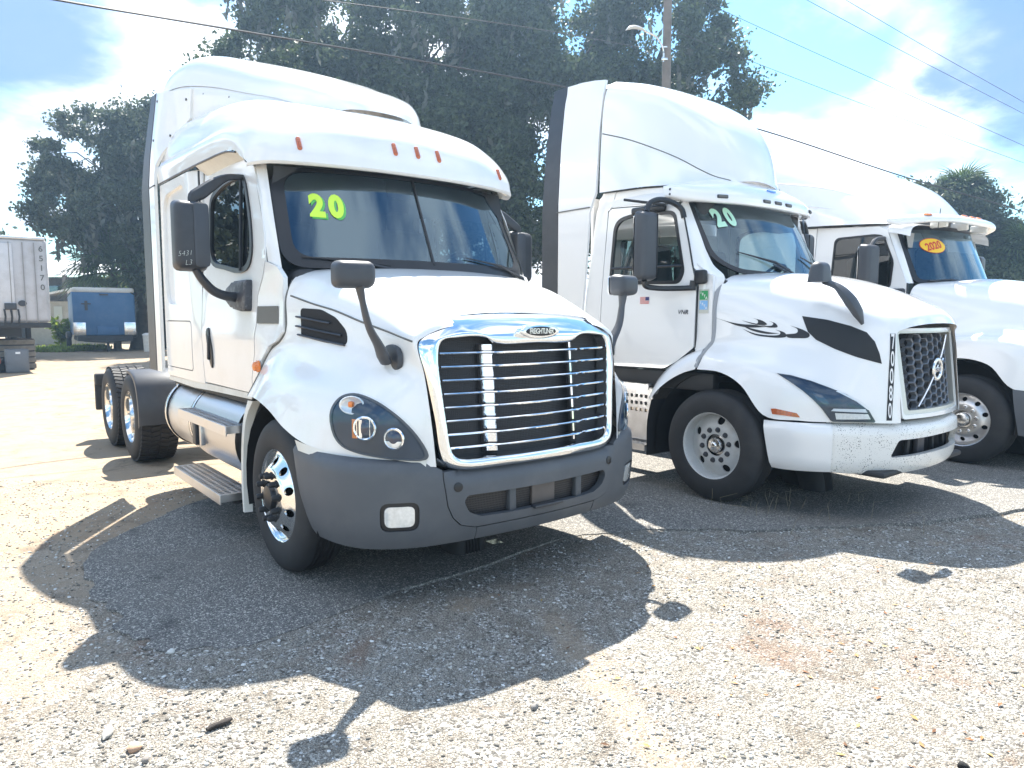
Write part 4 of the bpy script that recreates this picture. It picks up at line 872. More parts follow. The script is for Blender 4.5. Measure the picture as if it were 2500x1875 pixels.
# ---- frame, tank, steps, mud guards
for sg in (-1, 1):
    MB().box((-2.9, sg * .43, .78), (7.6, .09, .27), None, .012).build('frame_rail', rubber2, TA)
MB().box((0, 0, .46), (.14, 1.9, .12), None, .03).build('front_axle', rubber2, TA)
MB().box((.35, 0, .85), (.9, .95, .5), None, .1).build('engine_block', matt, TA)
for x in (-4.65, -5.95):
    MB().tube([(x, -.8, .5), (x, -.2, .5), (x, 0, .5), (x, .2, .5), (x, .8, .5)], [.09, .12, .2, .12, .09], 12).build('rear_axle', rubber2, TA)
MB().box((-5.3, 0, .985), (.95, .85, .09), None, .03).build('fifth_wheel', rubber2, TA)
tk = None
for sg in (-1, 1):
    tk = MB().lathe([(0, -.0), (.30, .0), (.325, .012), (.333, .05), (.333, 2.05), (.325, 2.09), (0, 2.1)], (-3.12, sg * .835, .725), 44, (1, 0, 0), (0, 0, 1)).build('fuel_tank', alum, TA)
    for x in (-2.98, -2.12):
        MB().lathe([(.334, -.042), (.345, -.040), (.345, .040), (.334, .042)], (x, sg * .835, .725), 44, (1, 0, 0), (0, 0, 1)).build('tank_strap', rubber2, tk)
        MB().lathe([(.3455, -.022), (.348, -.018), (.348, .018), (.3455, .022)], (x, sg * .835, .725), 44, (1, 0, 0), (0, 0, 1)).build('strap_band', chrome_dull, tk)
    a = MB(); rows = []
    for t in np.linspace(R(-100), R(78), 22):
        rows.append([(x, sg * (.835 + .353 * math.cos(t)), .725 + .353 * math.sin(t)) for x in np.linspace(-2.04, -.86, 8)])
    a.grid(rows); a.build('diamond_plate_cover', dplate, TA)
    MB().lathe([(.075, -.02), (.075, .03), (.068, .045), (0, .045)], (-2.5, sg * .93, 1.035), 12, (0, sg * .42, .9), (1, 0, 0)).build('filler_cap', rubber2, tk)
    MB().box((-1.83, sg * 1.20, .68), (.10, .05, .2), None, .012).build('step_bracket', dark_pl, TA)
    MB().box((-1.70, sg * 1.19, .685), (.05, .04, .19), None, .008).build('step_bracket', alum, TA)
    for (xa, xb, y0, y1, z, rows_, nm) in ((-2.02, -.72, 1.075, 1.285, .875, 4, 'upper_step'), (-2.2, -.86, 1.06, 1.30, .345, 5, 'lower_step')):
        holes = []; nh = 24; wy = (y1 - y0) / rows_
        for i in range(nh):
            for k in range(rows_):
                cx = lerp(xa + .03, xb - .03, (i + .5) / nh); cy = y0 + wy * (k + .5); holes.append([(cx - .016, cy - wy * .3), (cx + .016, cy - wy * .3), (cx + .016, cy + wy * .3), (cx - .016, cy + wy * .3)])
        st = MB().panel([(xa, y0), (xb, y0), (xb, y1), (xa, y1)], lambda a, b: (a, sg * b, z), holes, .5, (0, 0, -.014))
        st.box(((xa + xb) / 2, sg * (y1 + .004), z - .035), (xb - xa, .01, .075), None, .003); st.box((xb - .003, sg * (y0 + y1) / 2, z - .03), (.008, y1 - y0, .05))
        so_ = st.build(nm, alum, TA, ang=20)
        if z < .5: MB().box((-1.05, sg * 1.12, .29), (.3, .16, .1), None, .04).build('step_hanger', dark_pl, TA)
    # quarter fender in front of the first drive wheel
    q = [(-4.52, 1.075), (-4.40, 1.095), (-4.25, 1.06), (-4.14, .97), (-4.08, .85), (-4.05, .70), (-4.05, .5)]
    q = [(-4.55, 1.06), (-4.38, 1.05), (-4.22, 1.0), (-4.12, .92), (-4.06, .8), (-4.03, .65), (-4.03, .47)]
    qc = cr(np.array([(x, 0, z) for x, z in q]), 5)
    m_ = MB().grid([[(p[0] + dx, sg * y, p[2] + dz) for p in qc] for y, dx, dz in ((.60, 0, 0), (1.19, 0, 0), (1.215, -.012, -.01), (1.215, -.05, -.04))]); m_.build('quarter_fender', dark_pl, TA)
    MB().box((-6.75, sg * .98, .62), (.06, .5, .5), None, .02).build('mud_flap', rubber2, TA)
    MB().box((-6.7, sg * 1.0, .80), (.12, .46, .16), None, .02).build('tail_lamp_box', rubber2, TA)
MB().box((-3.05, 0, 1.75), (.08, 2.1, 2.2), None, .02).build('sleeper_back_wall', white, TA)
MB().box((-1.9, 0, 1.04), (2.2, 2.15, .06)).build('cab_floor', rubber2, TA)
MB().box((-3.35, -.45, 1.6), (.2, .2, 1.4), None, .08).build('exhaust_stack', alum, TA)
# ---- interior
MB().box((-.28, 0, 1.80), (.45, 2.0, .38), None, .1, 3).build('dashboard', dash_m, TA)
MB().box((-1.95, 0, 2.0), (.05, 2.15, 1.9)).build('sleeper_curtain', dash_m, TA)
for y in (-.55, .55):
    s_ = MB().box((-1.1, y, 1.75), (.5, .5, .2), None, .08, 3).build('seat', seat_m, TA)
    MB().box((-1.33, y, 2.12), (.17, .48, .66), Matrix.Rotation(-.14, 3, 'Y'), .08, 3).box((-1.40, y, 2.52), (.1, .28, .2), None, .05, 3).build('seat_back', seat_m, s_)
    MB().loft([[(-.46, y - .43, 2.7), (-.44, y, 2.71), (-.46, y + .43, 2.7)], [(-.40 - .12 * 1, y - .44, 2.44), (-.38, y, 2.44), (-.41, y + .44, 2.44)]], 3, 4).build('sun_visor', dash_m, TA)
def steering(parent, c, rr=.22):
    n = Vector((-.75, 0, .66)).normalized(); u = Vector((0, 1, 0)); v = n.cross(u); c = Vector(c)
    w = MB().tube([c + u * rr * math.cos(t) + v * rr * math.sin(t) for t in np.linspace(0, 2 * math.pi, 33)], .016, 8, caps=False).build('steering_wheel', dash_m, parent)
    MB().box(c, (.12, .34, .03), n.to_track_quat('Z', 'Y').to_matrix(), .01).build('spokes', dash_m, w)
steering(TA, (-.58, .55, 2.0))
MB().box((-1.3, 0, 2.86), (1.7, 2.05, .03)).build('headliner', seat_l, TA)
# ---- wheels
wA = steer_wheel(TA, 'front_wheel', (0, -1.06, .5), 'polished'); flip_wheel(wA, TA, (0, 1.06, .5))
dA = drive_wheel(TA, 'drive_wheel', (-4.65, -.98, .5))
for x, sg in ((-5.95, -1), (-4.65, 1), (-5.95, 1)):
    if sg < 0: copy_tree(dA, TA).location = (x, -.98, .5)
    else: flip_wheel(dA, TA, (x, .98, .5))
# ================================================================== truck B: day cab with tall roof fairing
AZ2 = 141.0
TB = thing('semi_truck', 'white day cab semi truck in the middle with honeycomb grille and black swoosh decal', 'semi truck', (2.7195, 7.0788, 0), R(90 - AZ2), 'white semi trucks parked in a row')
def sideB(x, z): return interp(z, [1.1, 1.4, 1.9, 2.2, 2.75, 2.95], [1.13, 1.14, 1.125, 1.105, 1.06, 1.05]) + interp(x, [-1.5, -.5, -.2], [.015, 0, -.02])
def sfB(sg, off=0.0): return lambda x, z: (x, sg * (sideB(x, z) + off), z)
# ---- fairing
fairB = [full(h) for h in [
    [(-1.47, 0, 4.13), (-1.47, .5, 4.125), (-1.47, .9, 4.09), (-1.47, 1.04, 4.0), (-1.47, 1.10, 3.80), (-1.47, 1.125, 3.5), (-1.47, 1.14, 3.2), (-1.47, 1.145, 2.935)],
    [(-1.2, 0, 4.065), (-1.2, .46, 4.055), (-1.2, .81, 4.01), (-1.2, .945, 3.91), (-1.2, 1.01, 3.70), (-1.2, 1.045, 3.43), (-1.2, 1.10, 3.16), (-1.2, 1.13, 2.93)],
    [(-.95, 0, 3.93), (-.95, .42, 3.915), (-.95, .70, 3.865), (-.95, .82, 3.77), (-.95, .89, 3.58), (-.95, .95, 3.32), (-.95, 1.045, 3.10), (-.95, 1.11, 2.925)],
    [(-.72, 0, 3.75), (-.72, .36, 3.73), (-.72, .57, 3.67), (-.72, .68, 3.57), (-.72, .75, 3.40), (-.72, .83, 3.19), (-.72, .96, 3.03), (-.72, 1.06, 2.915)],
    [(-.56, 0, 3.56), (-.56, .29, 3.535), (-.56, .46, 3.475), (-.56, .55, 3.39), (-.56, .62, 3.24), (-.57, .71, 3.075), (-.58, .85, 2.985), (-.60, .97, 2.92)],
    [(-.45, 0, 3.35), (-.45, .22, 3.33), (-.45, .35, 3.28), (-.455, .43, 3.22), (-.46, .49, 3.12), (-.47, .58, 3.02), (-.49, .72, 2.97), (-.52, .84, 2.93)],
    [(-.37, 0, 3.14), (-.37, .14, 3.13), (-.375, .25, 3.10), (-.38, .32, 3.07), (-.39, .38, 3.03), (-.40, .47, 2.99), (-.42, .6, 2.96), (-.46, .72, 2.935)],
    [(-.335, 0, 3.01), (-.335, .12, 3.005), (-.34, .22, 2.995), (-.35, .3, 2.985), (-.36, .36, 2.975), (-.375, .45, 2.96), (-.395, .56, 2.945), (-.42, .66, 2.935)]]]
fB = MB().loft(fairB, 5, 4).build('roof_fairing', white2, TB)
skF = Skin(fB)
for sg in (-1, 1):
    MB().tube([skF.hit((x, sg * y, z), (-.2, -sg, 0), -.003) for x, y, z in cr([(-1.46, 1.13, 3.53), (-1.2, 1.05, 3.44), (-.95, .95, 3.325), (-.72, .83, 3.20), (-.56, .71, 3.085), (-.47, .58, 3.02), (-.39, .42, 2.985)], 6)], .007, 6).build('fairing_fold', greybox, TB)
    # extender
    def exB(z): return interp(z, [1.0, 2.9, 3.5, 3.95, 4.1], [1.185, 1.18, 1.145, 1.09, 1.05])
    MB().panel([(-1.66, 1.10), (-1.67, 1.76), (-1.58, 2.75), (-1.535, 2.86), (-1.495, 2.93), (-1.485, 4.085), (-1.65, 4.12), (-1.85, 4.145), (-2.06, 4.15), (-2.06, 1.10)], lambda x, z: (x, sg * (exB(z) + .01 * math.sin((x + 1.5) * 5)), z), (), .09, (0, -sg * .03, 0)).build('side_extender', white2, TB)
    MB().panel([(-2.066, 1.10), (-2.066, 4.15), (-2.27, 4.15), (-2.32, 2.8), (-2.32, 1.10)], lambda x, z: (x, sg * (exB(z) + .002), z), (), .1, (0, -sg * .02, 0)).build('rubber_gap_flap', dark_pl, TB)
    MB().box((-1.82, sg * 1.187, 2.795), (.5, .014, .01)).build('extender_seam', greybox, TB)
    MB().tube([(-1.478, sg * 1.12, 2.95), (-1.478, sg * 1.11, 3.6), (-1.478, sg * 1.04, 3.99), (-1.478, sg * .9, 4.085)], .012, 6).build('fairing_seam', greybox, TB)
    for z0 in (2.8,):
        pass
MB().loft([[(-1.49, y, interp(abs(y), [0, .5, .9, 1.04], [4.125, 4.12, 4.085, 4.0])) for y in np.linspace(-1.04, 1.04, 15)], [(-2.05, y, interp(abs(y), [0, .5, .9, 1.04], [4.19, 4.185, 4.15, 4.1])) for y in np.linspace(-1.04, 1.04, 15)]], 2, 2).build('fairing_top_panel', white2, TB)
# ---- cab shell
rf = MB().loft([full([(x, 0, z + .0), (x, .7, z - .01), (x, 1.0, z - .045), (x, 1.06, z - .10), (x, 1.075, z - .19)]) for x, z in ((-1.55, 2.97), (-1.1, 2.965), (-.75, 2.945), (-.55, 2.90))], 3, 4)
rf.build('cab_roof', white2, TB)
doorB = [(-.60, 1.165), (-.45, 1.235), (-.27, 1.365), (-.262, 1.93), (-.318, 2.13), (-.375, 2.36), (-.46, 2.635), (-.55, 2.72), (-1.36, 2.765), (-1.40, 2.74), (-1.43, 1.6), (-1.43, 1.155)]
winB = ro([(-1.33, 1.985), (-.44, 1.965), (-.395, 2.08), (-.545, 2.66), (-1.05, 2.69), (-1.31, 2.645)], [.07, .1, .05, .08, .3, .13], 6)
for sg in (-1, 1):
    MB().panel(ro(doorB, .03), sfB(sg), [winB], .06, (0, -sg * .03, 0)).build('door', white2, TB)
    inn = [(-.87 + (x + .87) * .93, 2.33 + (z - 2.33) * .91) for x, z in winB]
    MB().panel(winB, sfB(sg, .008), [inn], .04, (0, -sg * .03, 0)).build('window_frame', black, TB)
    MB().panel(inn, sfB(sg, -.004), (), .09).build('side_window', glass('side_glass_clear', (.5, .62, .60)) if 'side_glass_clear' not in bpy.data.materials else bpy.data.materials['side_glass_clear'], TB)
    MB().tube([(-.43, sg * (sideB(-.43, 2.12) + .002), 2.135), (-1.3, sg * (sideB(-1.3, 2.1) + .002), 2.15)], .013, 6).build('window_rail', black, TB)
    # rear quarter
    MB().panel([(-1.438, 1.155), (-1.438, 1.6), (-1.41, 2.74), (-1.375, 2.775), (-1.31, 2.93), (-1.49, 2.935), (-1.53, 2.86), (-1.575, 2.75), (-1.665, 1.76), (-1.655, 1.12)], sfB(sg), (), .07, (0, -sg * .03, 0)).build('cab_quarter', white2, TB)
    MB().panel([(-1.30, 2.93), (-1.365, 2.775), (-.55, 2.73), (-.5, 2.74), (-.58, 2.90), (-.9, 2.925)], sfB(sg), (), .07, (0, -sg * .03, 0)).build('roof_rail', white2, TB)
    MB().tube([(-1.47, sg * 1.07, 2.94), (-1.0, sg * 1.066, 2.925), (-.62, sg * 1.06, 2.895)], .008, 6).build('roof_seal', black, TB)
    # cowl side between door and hood
    MB().panel([(-.262, 1.37), (-.252, 1.93), (-.31, 2.13), (-.28, 2.15), (-.16, 2.05), (-.10, 2.03), (-.095, 1.40), (-.17, 1.30), (-.24, 1.29)], lambda x, z: (x, sg * interp(z, [1.25, 1.5, 1.9, 2.15], [1.12, 1.09, 1.085, 1.075]), z), (), .05, (0, -sg * .03, 0)).build('cowl_panel', white2, TB)
    bot = [(-.19, .962, 2.14), (-.225, 1.03, 2.14), (-.318, 1.098, 2.13)]; mid = [(-.33, .955, 2.40), (-.36, 1.02, 2.40), (-.388, 1.088, 2.40)]; top = [(-.50, .94, 2.74), (-.51, 1.0, 2.74), (-.49, 1.062, 2.715)]
    b0 = [(-.06, .965, 2.02), (-.10, 1.04, 2.02), (-.20, 1.09, 2.02)]
    MB().loft([[(x, sg * y, z) for x, y, z in r] for r in ([(-.082, .99, 1.90), (-.10, 1.055, 1.885), (-.2, 1.094, 1.88)], b0, bot, mid, top)], 5, 4).build('windshield_pillar', white2, TB)
    MB().tube([(-.262, sg * 1.10, 1.37), (-.257, sg * 1.10, 1.93), (-.315, sg * 1.098, 2.13), (-.372, sg * 1.09, 2.36), (-.46, sg * 1.068, 2.64)], .008, 6).build('door_seal', black, TB)
    MB().tube([(-.262, sg * 1.118, 1.37), (-.44, sg * 1.125, 1.24), (-.60, sg * 1.125, 1.16), (-1.43, sg * 1.135, 1.15)], .009, 6).build('door_seal', black, TB)
    MB().tube([(-1.433, sg * 1.138, 1.16), (-1.433, sg * 1.133, 1.6), (-1.405, sg * 1.072, 2.75)], .007, 6).build('door_seal', greybox, TB)
    dh = MB().prism(rrect(-1.315, 1.315, .17, .105, .02), lambda a, b, c: (a, sg * (sideB(a, b) + c - .002), b), .022, .008).build('door_handle', black, TB)
    MB().box((-1.315, sg * 1.17, 1.34), (.14, .02, .03), None, .008).build('grip', dark_pl, dh)
    MB().box((-.85, sg * 1.06, 1.06), (1.6, .1, .17), None, .02).build('cab_sill', rubber2, TB)
# sticker stack, flag, letters (right side)
st = MB().prism(rrect(-.188, 1.80, .105, .22, .004), lambda a, b, c: (a, -(1.089 + c), b), .003).build('permit_sticker_plate', silver_s, TB)
for zc, m in ((1.855, green), (1.765, blue_s)):
    MB().prism(rrect(-.188, zc, .088, .082, .003), lambda a, b, c: (a, -(1.093 + c), b), .002).build('permit_sticker', m, st)
    for i, ch in enumerate('IFTA'):
        V, F = text2d(ch, .034, .0008)
        MB().add([(-.188 - .03 + i * .02 + a, -1.0962, zc + .024 - i * .017 + b) for a, b in V], F).build('sticker_letter', wvinyl, st)
fl = MB().prism(rrect(-.85, 1.818, .115, .066, .002), lambda a, b, c: (a, -(sideB(a, b) + .001 + c), b), .002).build('flag_sticker', wvinyl, TB)
for k in range(7):
    MB().prism([(-.907, 1.786 + k * .0102), (-.793, 1.786 + k * .0102), (-.793, 1.791 + k * .0102), (-.907, 1.791 + k * .0102)], lambda a, b, c: (a, -(sideB(a, b) + .0035 + c), b), .001).build('flag_stripe', red, fl)
MB().prism([(-.838, 1.817), (-.793, 1.817), (-.793, 1.851), (-.838, 1.851)], lambda a, b, c: (a, -(sideB(a, b) + .005 + c), b), .001).build('flag_canton', navy, fl)
V, F = text2d('VNR', .058, .001, shear=.3, space=1.05)
MB().add([(-.395 + a, -(sideB(-.39, 1.7) + .004), 1.70 + b) for a, b in V], F).build('model_letters', dark_pl, TB)
# ---- windshield
def wxB(y, t):
    a = abs(y); xb = .13 - .27 * (a / 1.0) ** 2.4; xt = -.27 - .28 * (a / 1.0) ** 2.4
    return lerp(xb, xt, t)
def wsB(off): return lambda y, t: (wxB(y, t / .72) + off, y * (1 - .03 * t / .72), 2.03 + t + .06 * (abs(y) > 9) - .0)
owB = ro([(-.80, .03), (-.45, .0), (.45, .0), (.80, .03), (.975, .16), (.965, .73), (-.965, .73), (-.975, .16)], [.1, .2, .2, .1, .12, .08, .08, .12], 6)
iwB = ro([(-.78, .07), (-.45, .045), (.45, .045), (.78, .07), (.935, .19), (.925, .71), (-.925, .71), (-.935, .19)], [.1, .2, .2, .1, .12, .06, .06, .12], 6)
MB().panel(iwB, wsB(.002), (), .08).build('windshield', wglass2, TB)
MB().panel(owB, wsB(.007), [iwB], .05, (-.03, 0, 0)).build('windshield_frame', black, TB)
for y0, y1, t1 in ((-.0, -.72, .235), (.70, .18, .225)):
    a = Vector(wsB(.03)(y0, -.01)); b = Vector(wsB(.04)(lerp(y0, y1, .5), t1 * .6)); c = Vector(wsB(.03)(y1, t1))
    wp = MB().tube([a, lerp(a, b, .5), b], .011, 6).build('wiper', dark_pl, TB)
    MB().tube([a + Vector((0, -.09, 0)), b - Vector((0, .02, .02))], .008, 6).build('wiper_link', dark_pl, wp)
    MB().tube([wsB(.022)(lerp(y0, y1, .2), t1 * .34), b + Vector((.004, 0, 0)), wsB(.022)(y1, t1 * .98)], [.005, .013, .005], 6).build('blade', black, wp)
for ch, y, tz in (('2', -.75, .555), ('0', -.62, .57)):
    V, F = text2d(ch, .225, .014); V = rot2(V, R(9), .80, 1)
    MB().add([wsB(.006)(y - .012 + a, tz + b - .010) for a, b in V], F).build('price_digit_shadow', black, TB)
    MB().add([wsB(.010)(y + a, tz + b) for a, b in V], F).build('price_digit', mint, TB)
# ---- sun visor over the windshield
vis = [full(h) for h in [
    [(-.36, 0, 2.99), (-.37, .35, 2.985), (-.42, .70, 2.965), (-.50, .95, 2.93), (-.58, 1.10, 2.90), (-.64, 1.145, 2.885)],
    [(-.22, 0, 2.90), (-.235, .35, 2.897), (-.285, .68, 2.89), (-.37, .92, 2.88), (-.50, 1.11, 2.875), (-.62, 1.165, 2.87)],
    [(-.145, 0, 2.81), (-.16, .35, 2.81), (-.205, .68, 2.81), (-.31, .94, 2.81), (-.46, 1.125, 2.82), (-.61, 1.17, 2.82)],
    [(-.125, 0, 2.735), (-.14, .34, 2.735), (-.185, .66, 2.735), (-.29, .92, 2.74), (-.45, 1.12, 2.76), (-.60, 1.168, 2.785)],
    [(-.135, 0, 2.72), (-.15, .34, 2.72), (-.195, .66, 2.72), (-.30, .91, 2.725), (-.455, 1.105, 2.745), (-.60, 1.15, 2.775)],
    [(-.30, 0, 2.735), (-.31, .34, 2.735), (-.36, .66, 2.735), (-.44, .88, 2.735), (-.56, 1.04, 2.745), (-.63, 1.08, 2.77)]]]
vz = MB().loft(vis, 4, 5); visB = vz.build('sun_visor_brow', white2, TB); skV = Skin(visB)
me = None
for y, z in ((-.79, 2.775), (-.195, 2.775), (0, 2.777), (.195, 2.775), (.79, 2.775)):
    x = -.14 - .16 * (abs(y) / .9) ** 2.2 + .015
    o = MB().box((0, 0, 0), (.02, .135 if False else .115, .034), None, .008, 2)
    if me is None: q = o.build('marker_lamp', dark_pl, TB); me = q.data
    else: q = put('marker_lamp', me, TB)
    q.location = skV.hit((x, y, z), (-1, 0, 0), .004); q.rotation_euler = (0, -.15, math.copysign(min(1, abs(y)) ** 2 * .62, y))
    MB().box((.011, 0, 0), (.006, .095, .018), None, .003).build('lens', greybox, q)
for zb in (2.845, 2.80):
    MB().lathe([(.012, 0), (.01, .006), (0, .008)], (-.55, -1.155, zb), 8, (0, -1, 0)).build('bolt', dark_pl, TB)
MB().prism(so([(-.085, -.005), (-.05, .03), (.05, .03), (.085, .005), (.05, -.025), (-.05, -.028)], 4), lambda a, b, c: tuple(Vector(skV.hit((-.2, .03 + a, 2.935 + b), (-.7, 0, -.7))) + Vector((c * .7, 0, c * .7))), .012, .004).build('visor_emblem', blue_chrome, TB)
# ---- hood
decal_blk2 = P('intake_black', (.008, .009, .011), .55, vary=.1)
hoodB = [full(h) for h in [
    [(.02, 0, 2.085), (0, .45, 2.075), (-.06, .85, 2.03), (-.07, .985, 1.955), (-.075, 1.05, 1.78), (-.075, 1.065, 1.55), (-.08, 1.08, 1.43), (-.125, 1.13, 1.35), (-.155, 1.215, 1.185)],
    [(.2, 0, 2.07), (.2, .45, 2.06), (.19, .80, 2.005), (.19, .93, 1.93), (.19, 1.0, 1.76), (.19, 1.03, 1.55), (.17, 1.065, 1.42), (.14, 1.15, 1.32), (.10, 1.225, 1.172)],
    [(.42, 0, 2.045), (.42, .43, 2.03), (.42, .745, 1.965), (.42, .87, 1.885), (.42, .955, 1.70), (.41, .995, 1.50), (.39, 1.055, 1.37), (.36, 1.16, 1.245), (.31, 1.22, 1.07)],
    [(.62, 0, 2.0), (.62, .42, 1.985), (.62, .70, 1.915), (.62, .83, 1.835), (.62, .92, 1.65), (.61, .97, 1.45), (.58, 1.045, 1.31), (.54, 1.14, 1.15), (.505, 1.185, .835)],
    [(.85, 0, 1.93), (.85, .4, 1.912), (.85, .65, 1.85), (.85, .765, 1.77), (.85, .86, 1.58), (.85, .92, 1.38), (.84, .995, 1.22), (.82, 1.075, 1.07), (.79, 1.11, .812)],
    [(1.08, 0, 1.84), (1.08, .37, 1.822), (1.08, .60, 1.76), (1.08, .705, 1.68), (1.08, .785, 1.48), (1.08, .84, 1.29), (1.07, .90, 1.12), (1.05, .96, .97), (1.02, .985, .812)],
    [(1.26, 0, 1.755), (1.255, .35, 1.735), (1.24, .55, 1.68), (1.23, .645, 1.605), (1.225, .70, 1.43), (1.23, .725, 1.22), (1.235, .75, 1.06), (1.235, .775, .93), (1.235, .79, .812)],
    [(1.365, 0, 1.685), (1.35, .33, 1.665), (1.315, .52, 1.62), (1.29, .60, 1.56), (1.30, .64, 1.40), (1.32, .645, 1.2), (1.335, .65, 1.05), (1.345, .655, .92), (1.355, .66, .812)],
    [(1.405, 0, 1.605), (1.39, .33, 1.595), (1.34, .53, 1.565), (1.305, .595, 1.53), (1.315, .61, 1.39), (1.335, .60, 1.2), (1.35, .60, 1.05), (1.36, .60, .92), (1.37, .60, .812)]]]
hB = MB().loft(hoodB, 6, 5).build('hood', white2, TB, ang=60); skB = Skin(hB)
for sg in (-1, 1):
    MB().tube(cr([(-.085, sg * .93, 2.0), (-.09, sg * 1.03, 1.88), (-.092, sg * 1.06, 1.75), (-.092, sg * 1.072, 1.45), (-.12, sg * 1.11, 1.37), (-.165, sg * 1.17, 1.28), (-.175, sg * 1.205, 1.20)], 6), [.022, .022, .022, .02, .018], 8).build('hood_rear_gap', P('grey_gap_rubber', (.30, .31, .33), .6) if 'grey_gap_rubber' not in bpy.data.materials else bpy.data.materials['grey_gap_rubber'], TB)
    fa = [(-.17, 1.185), (-.30, 1.145), (-.46, 1.065), (-.60, .96), (-.685, .862)]; fo = [(-.15, 1.37), (-.32, 1.31), (-.53, 1.185), (-.695, 1.02), (-.775, .875)]
    A = cr(np.array([(x, sg * 1.222, z) for x, z in fa]), 4); B = cr(np.array([(x, sg * 1.13, z) for x, z in fo]), 4)
    MB().grid([A, lerp(A, B, .35) + np.array((0, sg * .015, 0)), lerp(A, B, .7) + np.array((0, sg * .012, 0)), B, B + np.array((0, -sg * .12, .02))]).build('rear_wing_flare', white2, TB, ang=60)
    # intake blade
    skB.patch(MB(), [(.665, sg, 1.665), (.85, sg, 1.635), (1.02, sg, 1.585), (1.13, sg, 1.535), (1.19, sg, 1.46), (1.225, sg, 1.37), (1.245, sg, 1.285), (1.1, sg, 1.335), (.94, sg, 1.40), (.80, sg, 1.47), (.73, sg, 1.535)], (0, -sg, 0), .004, .03, (), .006).build('intake_blade', decal_blk2, TB)
    # headlight
    dB = (-.62, -sg * .785, 0)
    Q = [(.575, 1.115, 1.19), (.70, 1.10, 1.178), (.84, 1.045, 1.14), (.95, .985, 1.095), (1.06, .90, 1.04), (1.13, .845, .985), (1.19, .79, .915), (1.235, .765, .83), (1.23, .77, .818), (1.12, .88, .818), (1.0, .985, .818), (.985, .995, .83), (.93, 1.03, .92), (.87, 1.06, .99), (.79, 1.085, 1.06), (.70, 1.105, 1.12)]
    Q = [(x, sg * y, z) for x, y, z in Q]
    h = skB.patch(MB(), Q, dB, .005, .025, (), .012).build('headlight', lamp_dark, TB)
    f_, q_ = skB.fn(dB, .011); o2 = [q_(p) for p in Q]; c2 = np.mean(np.array(o2), 0); i2 = [tuple(c2 + (np.array(p) - c2) * .93) for p in o2]
    MB().panel(o2, f_, [i2], .02, tuple(Vector(dB) * .012)).build('headlight_bezel', dark_pl, h)
    skB.patch(MB(), [(1.0, sg * .98, .925), (1.17, sg * .81, .925), (1.185, sg * .80, .897), (.985, sg * .99, .905)], dB, .014, .02, (), .004).build('light_bar', wvinyl, h)
    skB.patch(MB(), [(1.185, sg * .80, .92), (1.12, sg * .86, .985), (1.03, sg * .93, 1.045), (1.0, sg * .955, 1.062), (1.01, sg * .945, 1.068), (1.045, sg * .92, 1.05), (1.135, sg * .845, .992), (1.2, sg * .785, .915)], dB, .014, .01, (), .004).build('light_bar', wvinyl, h)
    skB.patch(MB(), [(1.01, sg * .975, .89), (1.19, sg * .80, .885), (1.205, sg * .785, .845), (1.02, sg * .97, .838)], dB, .013, .02, (), .004).build('turn_signal', clearlamp, h)
    skB.patch(MB(), [(.86, sg * 1.06, 1.05), (.93, sg * 1.03, 1.03), (.98, sg * 1.0, .965), (.95, sg * 1.02, .955), (.90, sg * 1.045, .985)], dB, .013, .02, (), .004).build('projector_lens', bpy.data.materials['projector_glass'], h)
    MB().panel(o2, skB.fn(dB, .018)[0], (), .03).build('headlight_lens', clearglass, h)
    skB.patch(MB(), [(.565, sg, .893), (.60, sg, .897), (.765, sg, .872), (.79, sg, .845), (.79, sg, .838), (.58, sg, .85)], (0, -sg, 0), .006, .03, (), .008).build('side_marker_lamp', amber_d, TB)
# swoosh decal: crescents
def dx_(a, b):
    u, v = 1430 + .27125 * a, 430 + .27125 * b
    return interp(u, [1700, 1756, 1841, 1875, 1970, 2000], [-.34, -.095, .264, .401, .754, .86]), 1.66 - (v - 773) * (.00372 - (u - 1756) * 1.5e-6)
for A_, B_ in (([(1200, 1269), (1300, 1305), (1400, 1345), (1500, 1362), (1625, 1357)], [(1625, 1357), (1540, 1338), (1440, 1332), (1330, 1310), (1200, 1269)]),
               ([(1512, 1276), (1555, 1296), (1560, 1320), (1538, 1332)], [(1538, 1332), (1600, 1338), (1632, 1334), (1600, 1304), (1512, 1276)]),
               ([(1430, 1297), (1500, 1324), (1560, 1338), (1625, 1340)], [(1625, 1340), (1560, 1330), (1500, 1316), (1430, 1297)]),
               ([(1645, 1302), (1683, 1326), (1672, 1344), (1575, 1341)], [(1575, 1341), (1660, 1362), (1722, 1356), (1705, 1328), (1645, 1302)]),
               ([(1435, 1344), (1530, 1392), (1640, 1418), (1748, 1415)], [(1748, 1415), (1650, 1402), (1540, 1376), (1435, 1344)]),
               ([(1443, 1371), (1540, 1412), (1670, 1432), (1748, 1424), (1750, 1405), (1706, 1379)], [(1706, 1379), (1790, 1410), (1806, 1440), (1770, 1452), (1650, 1446), (1540, 1425), (1443, 1371)]),
               ([(1820, 1342), (1885, 1378), (1886, 1408), (1800, 1422)], [(1800, 1422), (1815, 1448), (1900, 1457), (1978, 1450), (1984, 1425), (1940, 1388), (1820, 1342)])):
    o_ = [tuple(p) for p in cr(np.array([dx_(*p) for p in A_]), 6)[:-1]] + [tuple(p) for p in cr(np.array([dx_(*p) for p in B_]), 6)[:-1]]
    MB().panel(o_, lambda a, b: skB.hit((a, -1, b), (0, 1, 0), .003), (), .02).build('swoosh_decal', decal_blk, TB)
